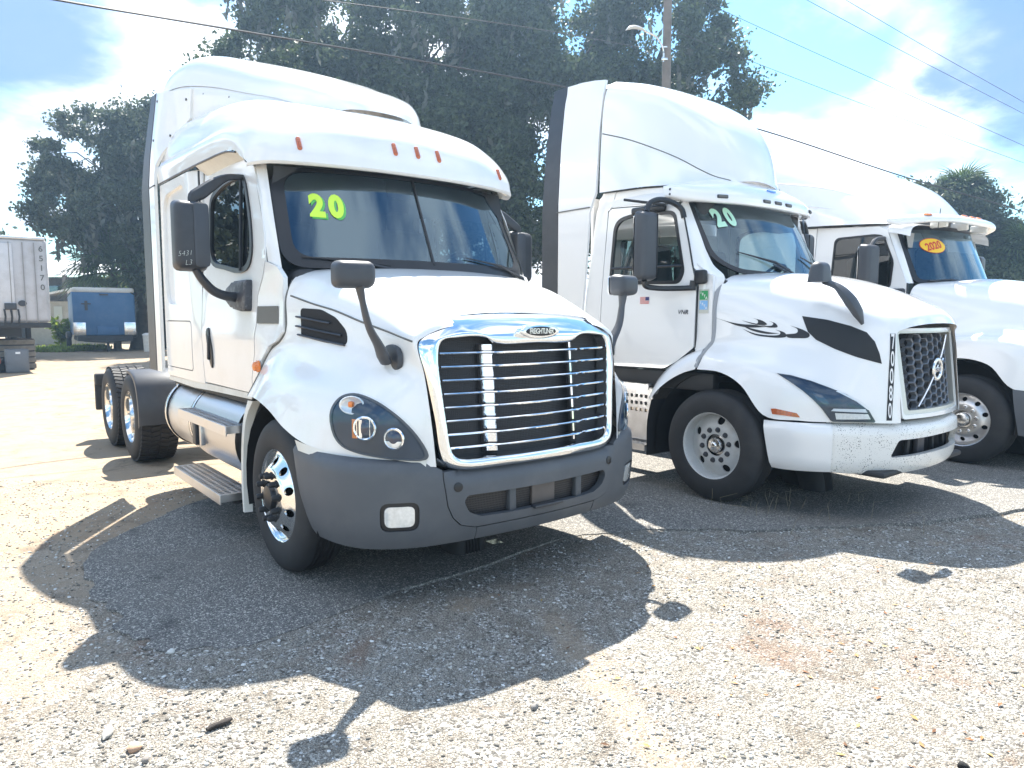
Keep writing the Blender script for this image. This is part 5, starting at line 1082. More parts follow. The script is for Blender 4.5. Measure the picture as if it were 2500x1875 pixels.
# ---- grille
def gx(y, z): return 1.40 - .09 * (abs(y) / .6) ** 2 + interp(z, [.8, 1.56], [.04, -.055])
def gp(u, v): return (u * lerp(.565, .60, v), lerp(.835, 1.565, v))
go = ro([(-1, 0), (1, 0), (1, 1), (-1, 1)], .06, 5); gi = ro([(-.85, .09), (.85, .09), (.875, .945), (-.875, .945)], .04, 4)
gf = MB().panel([gp(*p) for p in go], lambda y, z: (gx(y, z), y, z), [[gp(*p) for p in gi]], .05, (-.10, 0, 0)).build('grille_frame', P('satin_silver', (.62, .62, .58), .38, .55) if 'satin_silver' not in bpy.data.materials else 0, TB, ang=50)
gl = MB().panel([gp(*p) for p in go], lambda y, z: (gx(y, z) + .012, y, z), [[gp(*(np.array(p) * (1.04, 1.0) + (0, .0))) for p in ro([(-.93, .045), (.93, .045), (.93, .965), (-.93, .965)], .05, 4)]], .06, (-.04, 0, 0)).build('grille_lip', white2, gf)
MB().panel([gp(-.9, .06), gp(.9, .06), gp(.9, .96), gp(-.9, .96)], lambda y, z: (gx(y, z) - .09, y, z), (), .08).build('grille_screen', matt, TB)
hx = MB(); pw, ph = .118, .098
cols = 9
for i in range(-5, 6):
    for j in range(10):
        cy = i * pw; cz = .90 + j * ph / 1.35 + (.5 * ph / 1.35 if i % 2 else 0)
        big = True; wv, hv = .072, .058
        pts = [(cy - wv, cz), (cy - wv * .62, cz + hv * .62), (cy + wv * .62, cz + hv * .62), (cy + wv, cz), (cy + wv * .62, cz - hv * .62), (cy - wv * .62, cz - hv * .62)]
        y0, y1 = .515, .0
        if abs(cy) > .52 or cz > 1.50 or cz < .90: continue
        ok = [p for p in pts if abs(p[0]) < .53]
        if len(ok) < 6: continue
        P3 = [(gx(*p) - .035, *p) for p in pts]
        G = [[(gx(lerp(cy, p[0], k), lerp(cz, p[1], k)) - dx, lerp(cy, p[0], k), lerp(cz, p[1], k)) for p in pts] for k, dx in ((.80, .075), (.82, .036), (.97, .030), (1.0, .06))]
        hx.grid(G, wv=True)
hx.build('grille_honeycomb', P('grille_grey', (.17, .185, .21), .4, .3), TB, ang=30)['kind'] = 'stuff'
a0, a1 = (-.335, .925), (.36, 1.50)
MB().tube([(gx(lerp(a0[0], a1[0], t), lerp(a0[1], a1[1], t)) - .012, lerp(a0[0], a1[0], t), lerp(a0[1], a1[1], t)) for t in np.linspace(0, 1, 9)], .0135, 6, .6).build('diagonal_bar', chrome_dull, TB)
ec = (gx(.0, 1.215) + .0, .015, 1.215)
em = MB().tube([(ec[0], ec[1] + .082 * math.cos(t), ec[2] + .082 * math.sin(t)) for t in np.linspace(0, 2 * math.pi, 33)], .0165, 8, .8, caps=False).build('ring_emblem', chrome_dull, TB)
MB().tube([(ec[0] + .002, ec[1] + .072 + .05 * s, ec[2] + .072 + .05 * s) for s in (0, .35)], .014, 6).build('emblem_arrow', chrome_dull, em)
MB().box((ec[0] + .002, ec[1], ec[2]), (.012, .155, .036), None, .003).build('emblem_band', chrome_dull, em)
V, F = text2d('VOLVO', .034, .001); MB().add([(ec[0] + .0095, ec[1] + a, ec[2] + b) for a, b in V], F).build('emblem_letters', navy, em)
# number strip on the hood edge (both sides of the grille)
for sg in (-1, 1):
    d = (-1, 0, 0)
    def nf(a, b): return skB.hit((1.3, sg * a, b), (-.75, -sg * .66, 0), .003)
    ns = MB().panel([(.655, .835), (.712, .835), (.668, 1.525), (.612, 1.525)], nf, (), .04).build('number_strip', decal_blk, TB)
    def nf2(a, b): return skB.hit((1.3, sg * a, b), (-.75, -sg * .66, 0), .007)
    for i, ch in enumerate('70080'):
        V, F = text2d(ch, .15, .0025); t = (i + .5) / 5; cy = lerp(.640, .682, t); cz = lerp(1.525, .84, t)
        MB().add([nf2(cy - sg * -a * .52 * (1 if sg < 0 else 1) * (1 if sg > 0 else 1), cz + b * 1.12) for a, b in V], F).build('number_digit', wvinyl, ns)
# ---- bumper
bpB = np.array([(.50, 1.175), (.78, 1.14), (.95, 1.06), (1.08, .955), (1.20, .83), (1.30, .70), (1.37, .56), (1.41, .38), (1.43, .18), (1.435, 0)])
bcB = cr(bpB, 8)[::-1]; bsB = np.concatenate([[0], np.cumsum(np.sqrt(((bcB[1:] - bcB[:-1]) ** 2).sum(1)))]); SB = bsB[-1]
def sB(y): return math.copysign(float(np.interp(abs(y), bcB[:, 1], bsB)), y)
def bumpB(off=0.0):
    gxn = np.gradient(bcB[:, 1], bsB); gyn = -np.gradient(bcB[:, 0], bsB)
    def fn(s, z):
        a = abs(s); x = np.interp(a, bsB, bcB[:, 0]); y = np.interp(a, bsB, bcB[:, 1])
        k = interp(z, [.38, .43, .5, .68, .76, .795, .815], [-.05, -.012, .0, .012, .005, -.02, -.07]) + off
        return (x + k * np.interp(a, bsB, gxn), math.copysign(y + k * np.interp(a, bsB, gyn), s), z)
    return fn
sj = sB(1.005)
opB = ro([(-sB(.60), .672), (-sB(.66), .53), (sB(.66), .53), (sB(.60), .672)], .03)
MB().panel([(-sj, .40), (-sB(.8), .385), (sB(.8), .385), (sj, .40), (sj, .808), (-sj, .808)], bumpB(), [opB], .05, (-.05, 0, 0)).build('bumper_center', speck, TB, ang=50)
for sg in (-1, 1):
    ol = [(sj + .008, .402), (SB - .16, .388), (SB - .07, .39), (SB, .79), (sj + .008, .80)]
    MB().panel(ol if sg > 0 else mir(ol), bumpB(), (), .05, lambda p: (-.004, -.02 * (1 if p[1] > 0 else -1), 0)).build('bumper_end', white2, TB, ang=50)
MB().box((1.24, 0, .6), (.05, 1.3, .3)).build('bumper_cavity', matt, TB)
for y, w_ in ((-.3, .05), (-.05, .14), (.2, .04), (.42, .03)):
    MB().box((1.30, y, .6), (.04, w_, .2), Matrix.Rotation(y * .5, 3, 'X'), .01).build('radiator_bracket', rubber2 if w_ < .06 else P('radiator_box', (.08, .075, .085), .6) if 'radiator_box' not in bpy.data.materials else bpy.data.materials['radiator_box'], TB)
MB().box((1.0, 0, .40), (.7, 1.6, .05), None, .02).build('under_tray', rubber2, TB)
# ---- arch liner, flap
for sg in (-1, 1):
    li = MB(); rows = []
    for a in np.linspace(R(-10), R(195), 16): rows.append([(.64 * math.cos(a) - .04, sg * y, .50 + .66 * math.sin(a)) for y in (1.13, .95, .7)])
    li.grid(rows); li.f.append(tuple(i * 3 + 2 for i in range(16))); li.build('wheel_well_liner', matt, TB)
    MB().loft([[(-.69, sg * 1.2, .86), (-.735, sg * 1.2, .65), (-.745, sg * 1.19, .30)], [(-.66, sg * .85, .86), (-.72, sg * .85, .65), (-.73, sg * .85, .30)]], 2, 4).build('splash_flap', rubber2, TB)
# ---- hood mirror (right side only)
for sg in (-1,):
    b = MB(); bb = bmesh.new(); bmesh.ops.create_cube(bb, size=1.0)
    for v in bb.verts:
        if v.co.z > 0: v.co.y *= .8; v.co.x *= .75
    bmesh.ops.scale(bb, vec=(.135, .22, .165), verts=bb.verts)
    bmesh.ops.bevel(bb, geom=[e for e in bb.edges if max(v.co.z for v in e.verts) > 0], offset=.06, segments=5, profile=.55, affect='EDGES', clamp_overlap=True)
    hm = b.bm(bb, Matrix.Translation((.83, sg * .95, 2.02))).build('hood_mirror', mirror_pl, TB, ang=50); bb.free()
    MB().tube(cr([(.85, sg * .92, 1.945), (.95, sg * .905, 1.905), (1.0, sg * .89, 1.855), (1.05, sg * .86, 1.78), (1.09, sg * .82, 1.69), (1.115, sg * .785, 1.60)], 4), [.035, .04, .058, .07, .06, .018], 8, .55, up=(1, 0, 0)).build('mirror_arm', mirror_pl, hm)
# ---- door mirrors
for sg in (-1, 1):
    mm = mirror_housing('door_mirror', TB, (-.60, sg * 1.415, 2.31), (.14, .225, .66), R(6) * sg, mirror_pl, .05, .9)
    MB().box((-.525, sg * 1.355, 2.31), (.012, .008, .58)).build('mirror_groove', black, mm)
    MB().tube(cr([(-.60, sg * 1.42, 2.62), (-.60, sg * 1.38, 2.70), (-.57, sg * 1.28, 2.74), (-.52, sg * 1.15, 2.72), (-.47, sg * 1.08, 2.66), (-.45, sg * 1.065, 2.58)], 5), .026, 8).build('upper_arm', black, mm)
    MB().tube(cr([(-.60, sg * 1.44, 1.99), (-.60, sg * 1.42, 1.945), (-.56, sg * 1.33, 1.925), (-.40, sg * 1.2, 1.92), (-.26, sg * 1.12, 1.925)], 5), .026, 8).build('lower_arm', black, mm)
    MB().box((-.215, sg * 1.11, 2.02), (.13, .06, .13), None, .025, 3).build('mirror_bracket', black, mm)
    MB().tube([(-.28, sg * 1.13, 1.99), (-.29, sg * 1.13, 1.91)], .03, 8).build('bracket_post', black, mm)
    MB().tube([(-.62, sg * 1.12, 2.715), (-.85, sg * 1.22, 2.76), (-1.0, sg * 1.29, 2.79)], .014, 6).build('antenna_rod', black, TB)
    MB().box((-.86, sg * 1.09, 2.70), (.42, .05, .07), None, .02).build('rain_gutter', black, TB)
# ---- chassis
for sg in (-1, 1):
    MB().box((-2.4, sg * .43, .78), (6.2, .09, .27), None, .012).build('frame_rail', rubber2, TB)
    MB().lathe([(0, 0), (.32, 0), (.33, .02), (.33, 1.08), (.32, 1.1), (0, 1.1)], (-3.1, sg * .85, .72), 36, (1, 0, 0), (0, 0, 1)).build('fuel_tank', alum, TB)
    for z, y1, n_ in ((1.0, 1.16, 'upper_step'), (.40, 1.2, 'lower_step')):
        hs = [rrect(lerp(-1.6, -.8, (i + .5) / 14), lerp(.96, y1, (k + .5) / 3), .032, .035, .01, 2) for i in range(14) for k in range(3)]
        MB().panel([(-1.62, .95), (-.76, .95), (-.76, y1), (-1.62, y1)], lambda a, b: (a, sg * b, z), hs, .4, (0, 0, -.02)).box((-1.19, sg * y1, z - .03), (.86, .012, .06)).build(n_, alum, TB, ang=20)
    hs = [rrect(lerp(-1.6, -.85, (i + .5) / 12), zc, .034, .034, .004, 1) for i in range(12) for zc in (.86, .79, .72)]
    MB().panel([(-1.62, .42), (-.80, .42), (-.80, .95), (-1.62, .95)], lambda a, b: (a, sg * 1.05, b), hs, .4, (0, -sg * .02, 0)).build('battery_box_cover', alum, TB, ang=20)
MB().box((0, 0, .46), (.14, 1.9, .12), None, .03).build('front_axle', rubber2, TB)
MB().box((.5, 0, .75), (1.0, .95, .6), None, .1).build('engine_block', matt, TB)
MB().box((-4.3, 0, .985), (.95, .85, .09), None, .03).build('fifth_wheel', rubber2, TB)
for x in (-3.9, -5.2): MB().tube([(x, -.8, .5), (x, -.2, .5), (x, 0, .5), (x, .2, .5), (x, .8, .5)], [.09, .12, .2, .12, .09], 12).build('rear_axle', rubber2, TB)
bw = MB().panel([(-1.08, 1.1), (1.08, 1.1), (1.08, 2.9), (-1.08, 2.9)], lambda y, z: (-1.62, y, z), [rrect(0, 2.25, 1.3, .5, .06)], .3, (-.03, 0, 0)).build('cab_back_wall', white2, TB)
MB().panel(rrect(0, 2.25, 1.3, .5, .06), lambda y, z: (-1.625, y, z), (), .3).build('rear_window', dglass, bw)
MB().box((-.85, 0, 1.08), (1.6, 2.1, .06)).build('cab_floor', rubber2, TB)
MB().box((-.20, 0, 1.84), (.42, 2.0, .34), None, .1, 3).build('dashboard', dash_m, TB)
MB().box((-1.05, 0, 2.83), (1.1, 2.0, .03)).build('headliner', seat_l, TB)
MB().box((-.52, 0, 2.68), (.28, 1.75, .2), None, .06, 3).build('overhead_console', dash_m, TB)
for y in (-.52, .52):
    s_ = MB().box((-1.0, y, 1.75), (.5, .5, .2), None, .08, 3).build('seat', seat_m, TB)
    MB().box((-1.24, y, 2.12), (.17, .48, .62), Matrix.Rotation(-.14, 3, 'Y'), .08, 3).build('seat_back', seat_m, s_)
    MB().box((-1.30, y, 2.50), (.1, .27, .2), None, .05, 3).build('head_rest', seat_l, s_)
steering(TB, (-.50, .52, 2.06), .2)
MB().tube([(-.42, -.93, 2.05), (-.58, -.92, 2.66)], .035, 8).build('pillar_trim', seat_l, TB)
wB = steer_wheel(TB, 'front_wheel', (0, -1.06, .5), 'steel'); flip_wheel(wB, TB, (0, 1.06, .5))
for x, sg in ((-3.9, -1), (-5.2, -1), (-3.9, 1), (-5.2, 1)):
    if sg < 0: copy_tree(dA, TB).location = (x, -.98, .5)
    else: flip_wheel(dA, TB, (x, .98, .5))
# ================================================================== truck C: high-roof sleeper at the right edge
AZ3 = 145.0
TC = thing('semi_truck', 'white high roof sleeper semi truck with a yellow oval 2020 sticker on its windshield', 'semi truck', (6.065, 8.668, 0), R(90 - AZ3), 'white semi trucks parked in a row')
def sideC(x, z): return interp(z, [1.0, 1.4, 1.9, 2.2, 2.8], [1.14, 1.15, 1.135, 1.11, 1.07]) + interp(x, [-2.2, -1.9], [.03, 0])
def sfC(sg, off=0.0): return lambda x, z: (x, sg * (sideC(x, z) + off), z)
roofC = [full(h) for h in [
    [(-3.7, 0, 4.14), (-3.7, .6, 4.12), (-3.7, .95, 4.03), (-3.7, 1.08, 3.85), (-3.7, 1.13, 3.55), (-3.7, 1.15, 3.2), (-3.7, 1.155, 2.89)],
    [(-3.1, 0, 4.10), (-3.1, .58, 4.08), (-3.1, .92, 3.98), (-3.1, 1.06, 3.78), (-3.1, 1.12, 3.49), (-3.1, 1.15, 3.17), (-3.1, 1.155, 2.875)],
    [(-2.5, 0, 3.95), (-2.5, .56, 3.92), (-2.5, .87, 3.82), (-2.5, 1.02, 3.63), (-2.5, 1.10, 3.39), (-2.5, 1.14, 3.12), (-2.5, 1.155, 2.865)],
    [(-1.9, 0, 3.725), (-1.9, .52, 3.69), (-1.9, .80, 3.60), (-1.9, .96, 3.43), (-1.9, 1.06, 3.23), (-1.9, 1.12, 3.03), (-1.9, 1.15, 2.85)],
    [(-1.45, 0, 3.53), (-1.45, .48, 3.495), (-1.45, .72, 3.41), (-1.45, .88, 3.27), (-1.45, 1.0, 3.12), (-1.45, 1.09, 2.96), (-1.45, 1.14, 2.825)],
    [(-1.12, 0, 3.34), (-1.12, .42, 3.31), (-1.13, .64, 3.235), (-1.14, .80, 3.125), (-1.15, .93, 3.02), (-1.16, 1.04, 2.90), (-1.17, 1.11, 2.81)],
    [(-.90, 0, 3.12), (-.905, .36, 3.10), (-.93, .58, 3.05), (-.96, .74, 2.985), (-.99, .87, 2.925), (-1.02, .98, 2.86), (-1.05, 1.06, 2.80)],
    [(-.78, 0, 2.96), (-.79, .33, 2.945), (-.82, .55, 2.915), (-.86, .70, 2.885), (-.90, .83, 2.855), (-.94, .94, 2.83), (-.98, 1.03, 2.795)]]]
rC = MB().loft(roofC, 5, 5).build('sleeper_roof', white2, TC); skC = Skin(rC)
for sg in (-1, 1):
    for pts in (((-3.6, 3.72), (-2.6, 3.52), (-1.9, 3.36), (-1.3, 3.14)), ((-3.6, 3.30), (-2.3, 3.17), (-1.5, 3.02))):
        MB().tube([skC.hit((x, sg * 1.2, z), (0, -sg, 0), -.008) for x, z in cr(np.array(pts), 5)], [.004, .02, .02, .004], 6, .6).build('roof_ridge', white2, TC)
    MB().tube([(-3.65, sg * 1.155, 2.885), (-1.95, sg * 1.15, 2.845), (-1.0, sg * 1.06, 2.79)], .009, 6).build('roof_seal', black, TC)
MB().loft([full([(x, 0, z), (x, .6, z - .005), (x, .95, z - .03), (x, 1.05, z - .08), (x, 1.075, z - .16)]) for x, z in ((-1.3, 2.86), (-1.0, 2.85), (-.85, 2.82), (-.72, 2.78))], 3, 4).build('cab_roof', white2, TC)
# visor wing
wing = [full(h) for h in [
    [(-.62, 0, 2.90), (-.63, .35, 2.905), (-.70, .68, 2.905), (-.82, .95, 2.885), (-.96, 1.10, 2.865), (-1.0, 1.13, 2.855)],
    [(-.50, 0, 2.895), (-.515, .35, 2.90), (-.585, .68, 2.90), (-.72, .96, 2.885), (-.90, 1.125, 2.86), (-.98, 1.15, 2.85)],
    [(-.42, 0, 2.85), (-.435, .35, 2.855), (-.51, .68, 2.855), (-.66, .97, 2.84), (-.87, 1.14, 2.82), (-.97, 1.155, 2.83)],
    [(-.405, 0, 2.80), (-.42, .35, 2.805), (-.495, .68, 2.805), (-.645, .965, 2.79), (-.86, 1.13, 2.77), (-.97, 1.15, 2.80)],
    [(-.47, 0, 2.79), (-.485, .35, 2.795), (-.56, .66, 2.795), (-.70, .94, 2.78), (-.88, 1.10, 2.765), (-.98, 1.13, 2.80)],
    [(-.60, 0, 2.85), (-.615, .35, 2.855), (-.69, .64, 2.855), (-.80, .9, 2.845), (-.93, 1.06, 2.83), (-.99, 1.11, 2.835)]]]
wC = MB().loft(wing, 3, 5).build('visor_wing', white2, TC); skW = Skin(wC)
for y in (-.55, 0, .55): MB().box((-.64, y, 2.80), (.2, .06, .1), None, .015).build('visor_strut', cream, TC)
me = None
for y in (-.86, -.2, 0, .2, .86):
    p = skW.hit((-.50 - .18 * abs(y) ** 2, y, 3.0), (0, 0, -1)); o = MB().lathe([(.0, .016), (.025, .013), (.038, 0)], (0, 0, 0), 14, (0, 0, 1), (1, 0, 0))
    if me is None: q = o.build('marker_lamp', amber, TC); me = q.data
    else: q = put('marker_lamp', me, TC)
    q.location = p; q.scale = (1.0, 1.6, 1.0); q.rotation_euler = (0, .35, math.copysign(.5 * abs(y), y))
# sides
doorC = [(-.72, 1.1), (-.70, 1.88), (-.715, 2.06), (-.86, 2.40), (-1.0, 2.72), (-1.1, 2.775), (-1.93, 2.83), (-1.95, 1.1)]
winC = ro([(-1.70, 2.02), (-.90, 2.005), (-.885, 2.33), (-1.03, 2.655), (-1.14, 2.685), (-1.68, 2.68)], [.06, .06, .05, .08, .1, .08], 5)
for sg in (-1, 1):
    MB().panel(doorC, sfC(sg), [winC], .08, (0, -sg * .03, 0)).build('door', white2, TC)
    inn = [(-1.3 + (x + 1.3) * .945, 2.35 + (z - 2.35) * .925) for x, z in winC]
    MB().panel(winC, sfC(sg, .006), [inn], .05, (0, -sg * .03, 0)).build('window_frame', black, TC)
    MB().panel(inn, sfC(sg, -.004), (), .1).build('side_window', dglass, TC)
    MB().panel([(-1.958, 1.1), (-1.938, 2.83), (-3.65, 2.88), (-3.65, 1.1)], sfC(sg), (), .12, (0, -sg * .03, 0)).build('sleeper_side', white2, TC)
    MB().panel([(-3.7, 1.1), (-3.7, 3.9), (-4.0, 3.9), (-4.0, 1.1)], lambda x, z: (x, sg * 1.17, z), (), .3, (0, -sg * .03, 0)).build('side_extender', dark_pl, TC)
    bot = [(-.69, 1.0, 2.06), (-.70, 1.06, 2.06), (-.71, 1.11, 2.05)]; mid = [(-.83, .98, 2.42), (-.84, 1.04, 2.42), (-.855, 1.10, 2.40)]; top = [(-.97, .955, 2.77), (-.98, 1.01, 2.775), (-1.0, 1.075, 2.75)]
    MB().loft([[(x, sg * y, z) for x, y, z in r] for r in (bot, mid, top)], 5, 4).build('windshield_pillar', white2, TC)
    MB().tube([(-.705, sg * 1.125, 1.3), (-.695, sg * 1.13, 1.88), (-.705, sg * 1.115, 2.06)], .012, 6).build('hood_rear_gap', black, TC)
    MB().box((-.95, sg * 1.13, 1.945), (.46, .06, .11), None, .03, 3).build('mirror_base', dark_pl, TC)
    mm = mirror_housing('door_mirror', TC, (-1.0, sg * 1.46, 2.27), (.15, .25, .53), R(6) * sg, mirror_pl, .05, .9)
    MB().tube(cr([(-1.0, sg * 1.43, 2.03), (-.98, sg * 1.35, 1.97), (-.96, sg * 1.15, 1.95)], 4), .035, 8).build('lower_arm', dark_pl, mm)
    MB().tube(cr([(-1.0, sg * 1.43, 2.50), (-1.0, sg * 1.35, 2.58), (-1.02, sg * 1.1, 2.62)], 4), .025, 8).build('upper_arm', dark_pl, mm)
V, F = text2d('292421', .105, .0012, shear=.15, space=.95); V = rot2(V, 0, .78, 1)
def wxC(y, t):
    a = abs(y); return lerp(-.40 - .28 * (a / 1.0) ** 2.3, -.66 - .32 * (a / 1.0) ** 2.3, t)
def wsC(off): return lambda y, t: (wxC(y, t / .70) + off, y * (1 - .045 * t / .7), 2.06 + t)
owC = ro([(-1.0, 0), (1.0, 0), (1.0, .715), (-1.0, .715)], .08, 5); iwC = ro([(-.95, .045), (.95, .045), (.945, .67), (-.945, .67)], .07, 5)
MB().panel(iwC, wsC(.002), (), .09).build('windshield', wglass, TC)
MB().panel(owC, wsC(.006), [iwC], .06, (-.03, 0, 0)).build('windshield_frame', black, TC)
so_ = MB().panel(circ(-.62, .47, .175, .088, 28), wsC(.009), (), .05).build('year_sticker', yellow, TC)
MB().panel(circ(-.62, .47, .182, .095, 28), wsC(.006), (), .05).build('sticker_rim', red, so_)
V2, F2 = text2d('2020', .125, .004); V2 = rot2(V2, R(12), .92, 1)
MB().add([wsC(.012)(-.62 + a, .465 + b) for a, b in V2], F2).build('sticker_digits', red, so_)
MB().tube([(-.62, -.62, 2.72), (-.60, -.62, 2.97)], .005, 5).build('antenna', black, TC)
a = Vector(wsC(.03)(-.1, .0)); MB().tube([a, wsC(.03)(-.55, .05), wsC(.025)(-.85, .03)], .01, 6).build('wiper', dark_pl, TC)
# hood and wing
hoodC = [full(h) for h in [
    [(-.38, 0, 2.10), (-.42, .45, 2.095), (-.60, .85, 2.07), (-.66, 1.02, 2.03), (-.69, 1.085, 1.90), (-.69, 1.115, 1.6), (-.69, 1.13, 1.45), (-.69, 1.15, 1.25), (-.69, 1.17, 1.0)],
    [(-.1, 0, 2.11), (-.1, .43, 2.10), (-.12, .74, 2.05), (-.15, .90, 1.96), (-.15, .99, 1.80), (-.15, 1.04, 1.60), (-.15, 1.10, 1.46), (-.15, 1.21, 1.40), (-.15, 1.235, 1.19)],
    [(.25, 0, 2.05), (.25, .42, 2.03), (.25, .70, 1.97), (.25, .84, 1.88), (.25, .92, 1.74), (.25, .99, 1.57), (.25, 1.08, 1.47), (.25, 1.20, 1.41), (.25, 1.235, 1.14)],
    [(.6, 0, 1.95), (.6, .40, 1.93), (.6, .66, 1.87), (.6, .78, 1.78), (.6, .86, 1.64), (.6, .93, 1.50), (.6, 1.04, 1.41), (.57, 1.16, 1.33), (.5, 1.22, .89)],
    [(1.0, 0, 1.8), (1.0, .38, 1.78), (1.0, .60, 1.72), (1.0, .70, 1.62), (1.0, .77, 1.5), (1.0, .84, 1.37), (.98, .93, 1.27), (.95, 1.03, 1.15), (.9, 1.09, .88)],
    [(1.3, 0, 1.65), (1.3, .35, 1.63), (1.28, .52, 1.58), (1.26, .6, 1.5), (1.26, .64, 1.35), (1.27, .68, 1.2), (1.27, .72, 1.1), (1.25, .77, 1.0), (1.23, .82, .86)]]]
hC = MB().loft(hoodC, 6, 5).build('hood', white2, TC, ang=60); skHC = Skin(hC)
MB().add([skHC.hit((-.50 + a, -2, 1.885 + b), (0, 1, 0), .004) for a, b in V], F).build('unit_number', decal_blk, TC)
for sg in (-1, 1):
    q = MB().loft([[(.5, sg * 1.222, .885), (.72, sg * 1.18, .87), (.92, sg * 1.085, .86), (1.1, sg * .95, .85), (1.25, sg * .78, .84)], [(.52, sg * 1.235, .75), (.75, sg * 1.2, .75), (.96, sg * 1.10, .75), (1.15, sg * .96, .75), (1.30, sg * .78, .75)], [(.58, sg * 1.225, .40), (.78, sg * 1.19, .38), (.96, sg * 1.09, .37), (1.14, sg * .95, .37), (1.28, sg * .78, .37)]], 4, 5)
    q.build('bumper_end', grey_pl, TC)
    li = MB(); rows = []
    for a in np.linspace(R(-10), R(195), 16): rows.append([(.60 * math.cos(a) - .06, sg * y, .5 + .67 * math.sin(a)) for y in (1.2, .95, .7)])
    li.grid(rows); li.f.append(tuple(i * 3 + 2 for i in range(16))); li.build('wheel_well_liner', matt, TC)
    MB().box((-3.0, sg * .43, .78), (8.0, .09, .27), None, .012).build('frame_rail', rubber2, TC)
    MB().lathe([(0, 0), (.32, 0), (.33, .02), (.33, 1.7), (.32, 1.72), (0, 1.72)], (-2.7, sg * .85, .72), 36, (1, 0, 0), (0, 0, 1)).build('fuel_tank', alum, TC)
MB().box((1.33, 0, .58), (.16, 1.5, .42), None, .05, 3).build('bumper_center', grey_pl, TC)
MB().prism(ro([(-.5, .85), (.5, .85), (.55, 1.5), (-.55, 1.5)], .06), lambda a, b, c: (1.24 + c, a, b), .09, .03).build('grille', grille_mesh, TC)
MB().box((0, 0, .46), (.14, 1.9, .12), None, .03).build('front_axle', rubber2, TC)
MB().box((.5, 0, .75), (1.0, .95, .6), None, .1).build('engine_block', matt, TC)
MB().box((-3.72, 0, 2.2), (.06, 2.2, 2.5), None, .02).build('sleeper_back_wall', white2, TC)
MB().box((-2.0, 0, 1.05), (3.2, 2.15, .06)).build('cab_floor', rubber2, TC)
MB().box((-.62, 0, 1.88), (.35, 1.9, .3), None, .1, 3).build('dashboard', dash_m, TC)
MB().box((-2.1, 0, 2.0), (.05, 2.1, 1.9)).build('sleeper_curtain', dash_m, TC)
MB().box((-1.5, 0, 2.79), (1.1, 2.0, .03)).build('headliner', seat_l, TC)
for y in (-.52, .52):
    s_ = MB().box((-1.35, y, 1.75), (.5, .5, .2), None, .08, 3).build('seat', seat_m, TC)
    MB().box((-1.6, y, 2.12), (.17, .48, .66), Matrix.Rotation(-.14, 3, 'Y'), .08, 3).build('seat_back', seat_l, s_)
    MB().loft([[(-.84, y - .42, 2.68), (-.80, y, 2.69), (-.84, y + .42, 2.68)], [(-.80, y - .43, 2.5), (-.77, y, 2.5), (-.80, y + .43, 2.5)]], 3, 4).build('sun_visor', seat_l, TC)
steering(TC, (-.95, .52, 2.05), .2)
wC_ = steer_wheel(TC, 'front_wheel', (0, -1.06, .5), 'alu'); flip_wheel(wC_, TC, (0, 1.06, .5))
for x, sg in ((-5.2, -1), (-6.5, -1), (-5.2, 1), (-6.5, 1)):
    if sg < 0: copy_tree(dA, TC).location = (x, -.98, .5)
    else: flip_wheel(dA, TC, (x, .98, .5))
# ================================================================== background
def leafmat(name, a, b_, tl=.35):
    m = bpy.data.materials.new(name); m.use_nodes = True; t = m.node_tree; t.nodes.clear(); N = t.nodes.new; L = t.links.new
    g = N('ShaderNodeNewGeometry'); r = N('ShaderNodeValToRGB'); L(g.outputs['Random Per Island'], r.inputs[0]); r.color_ramp.elements[0].color = (*a, 1); r.color_ramp.elements[1].color = (*b_, 1)
    d = N('ShaderNodeBsdfPrincipled'); d.inputs['Roughness'].default_value = .5; d.inputs['Specular IOR Level'].default_value = .35; L(r.outputs[0], d.inputs['Base Color'])
    tr = N('ShaderNodeBsdfTranslucent'); L(r.outputs[0], tr.inputs[0]); mx = N('ShaderNodeMixShader'); mx.inputs[0].default_value = tl
    L(d.outputs[0], mx.inputs[1]); L(tr.outputs[0], mx.inputs[2]); o = N('ShaderNodeOutputMaterial'); L(mx.outputs[0], o.inputs[0]); return m
oak_l = leafmat('oak_leaves', (.035, .055, .022), (.085, .115, .05)); oak_l2 = leafmat('oak_leaves_grey', (.045, .06, .035), (.10, .125, .075))
palm_l = leafmat('palm_leaves', (.05, .085, .025), (.11, .16, .05), .3); weed_l = leafmat('weed_leaves', (.13, .19, .03), (.28, .36, .06), .5)
moss_m = leafmat('hanging_moss', (.09, .10, .085), (.17, .18, .15), .4)
bark = P('bark', (.085, .072, .058), .9, vary=.25, vscale=5, bump=.8, bscale=25)
wood_g = P('weathered_wood', (.20, .185, .165), .85, vary=.2, vscale=9)
def quads(name, C, size, mat, parent, seed, stretch=1.7, droop=0.0):
    """many small leaf faces, each a bent diamond"""
    r = np.random.default_rng(seed); n = len(C)
    d = r.normal(size=(n, 3)); d[:, 2] -= droop; d /= np.linalg.norm(d, axis=1)[:, None]
    u = np.cross(d, r.normal(size=(n, 3))); u /= np.linalg.norm(u, axis=1)[:, None]
    s = (size * (.6 + .8 * r.random(n)))[:, None]
    Pn = np.stack([C - d * s * stretch * .5, C + u * s * .5, C + d * s * stretch * .5, C - u * s * .5], 1).reshape(-1, 3)
    me = bpy.data.meshes.new(name); me.vertices.add(n * 4); me.vertices.foreach_set('co', Pn.reshape(-1)); me.loops.add(n * 4); me.loops.foreach_set('vertex_index', np.arange(n * 4))
    me.polygons.add(n); me.polygons.foreach_set('loop_start', np.arange(0, n * 4, 4)); me.update(calc_edges=True); me.materials.append(mat)
    return put(name, me, parent)
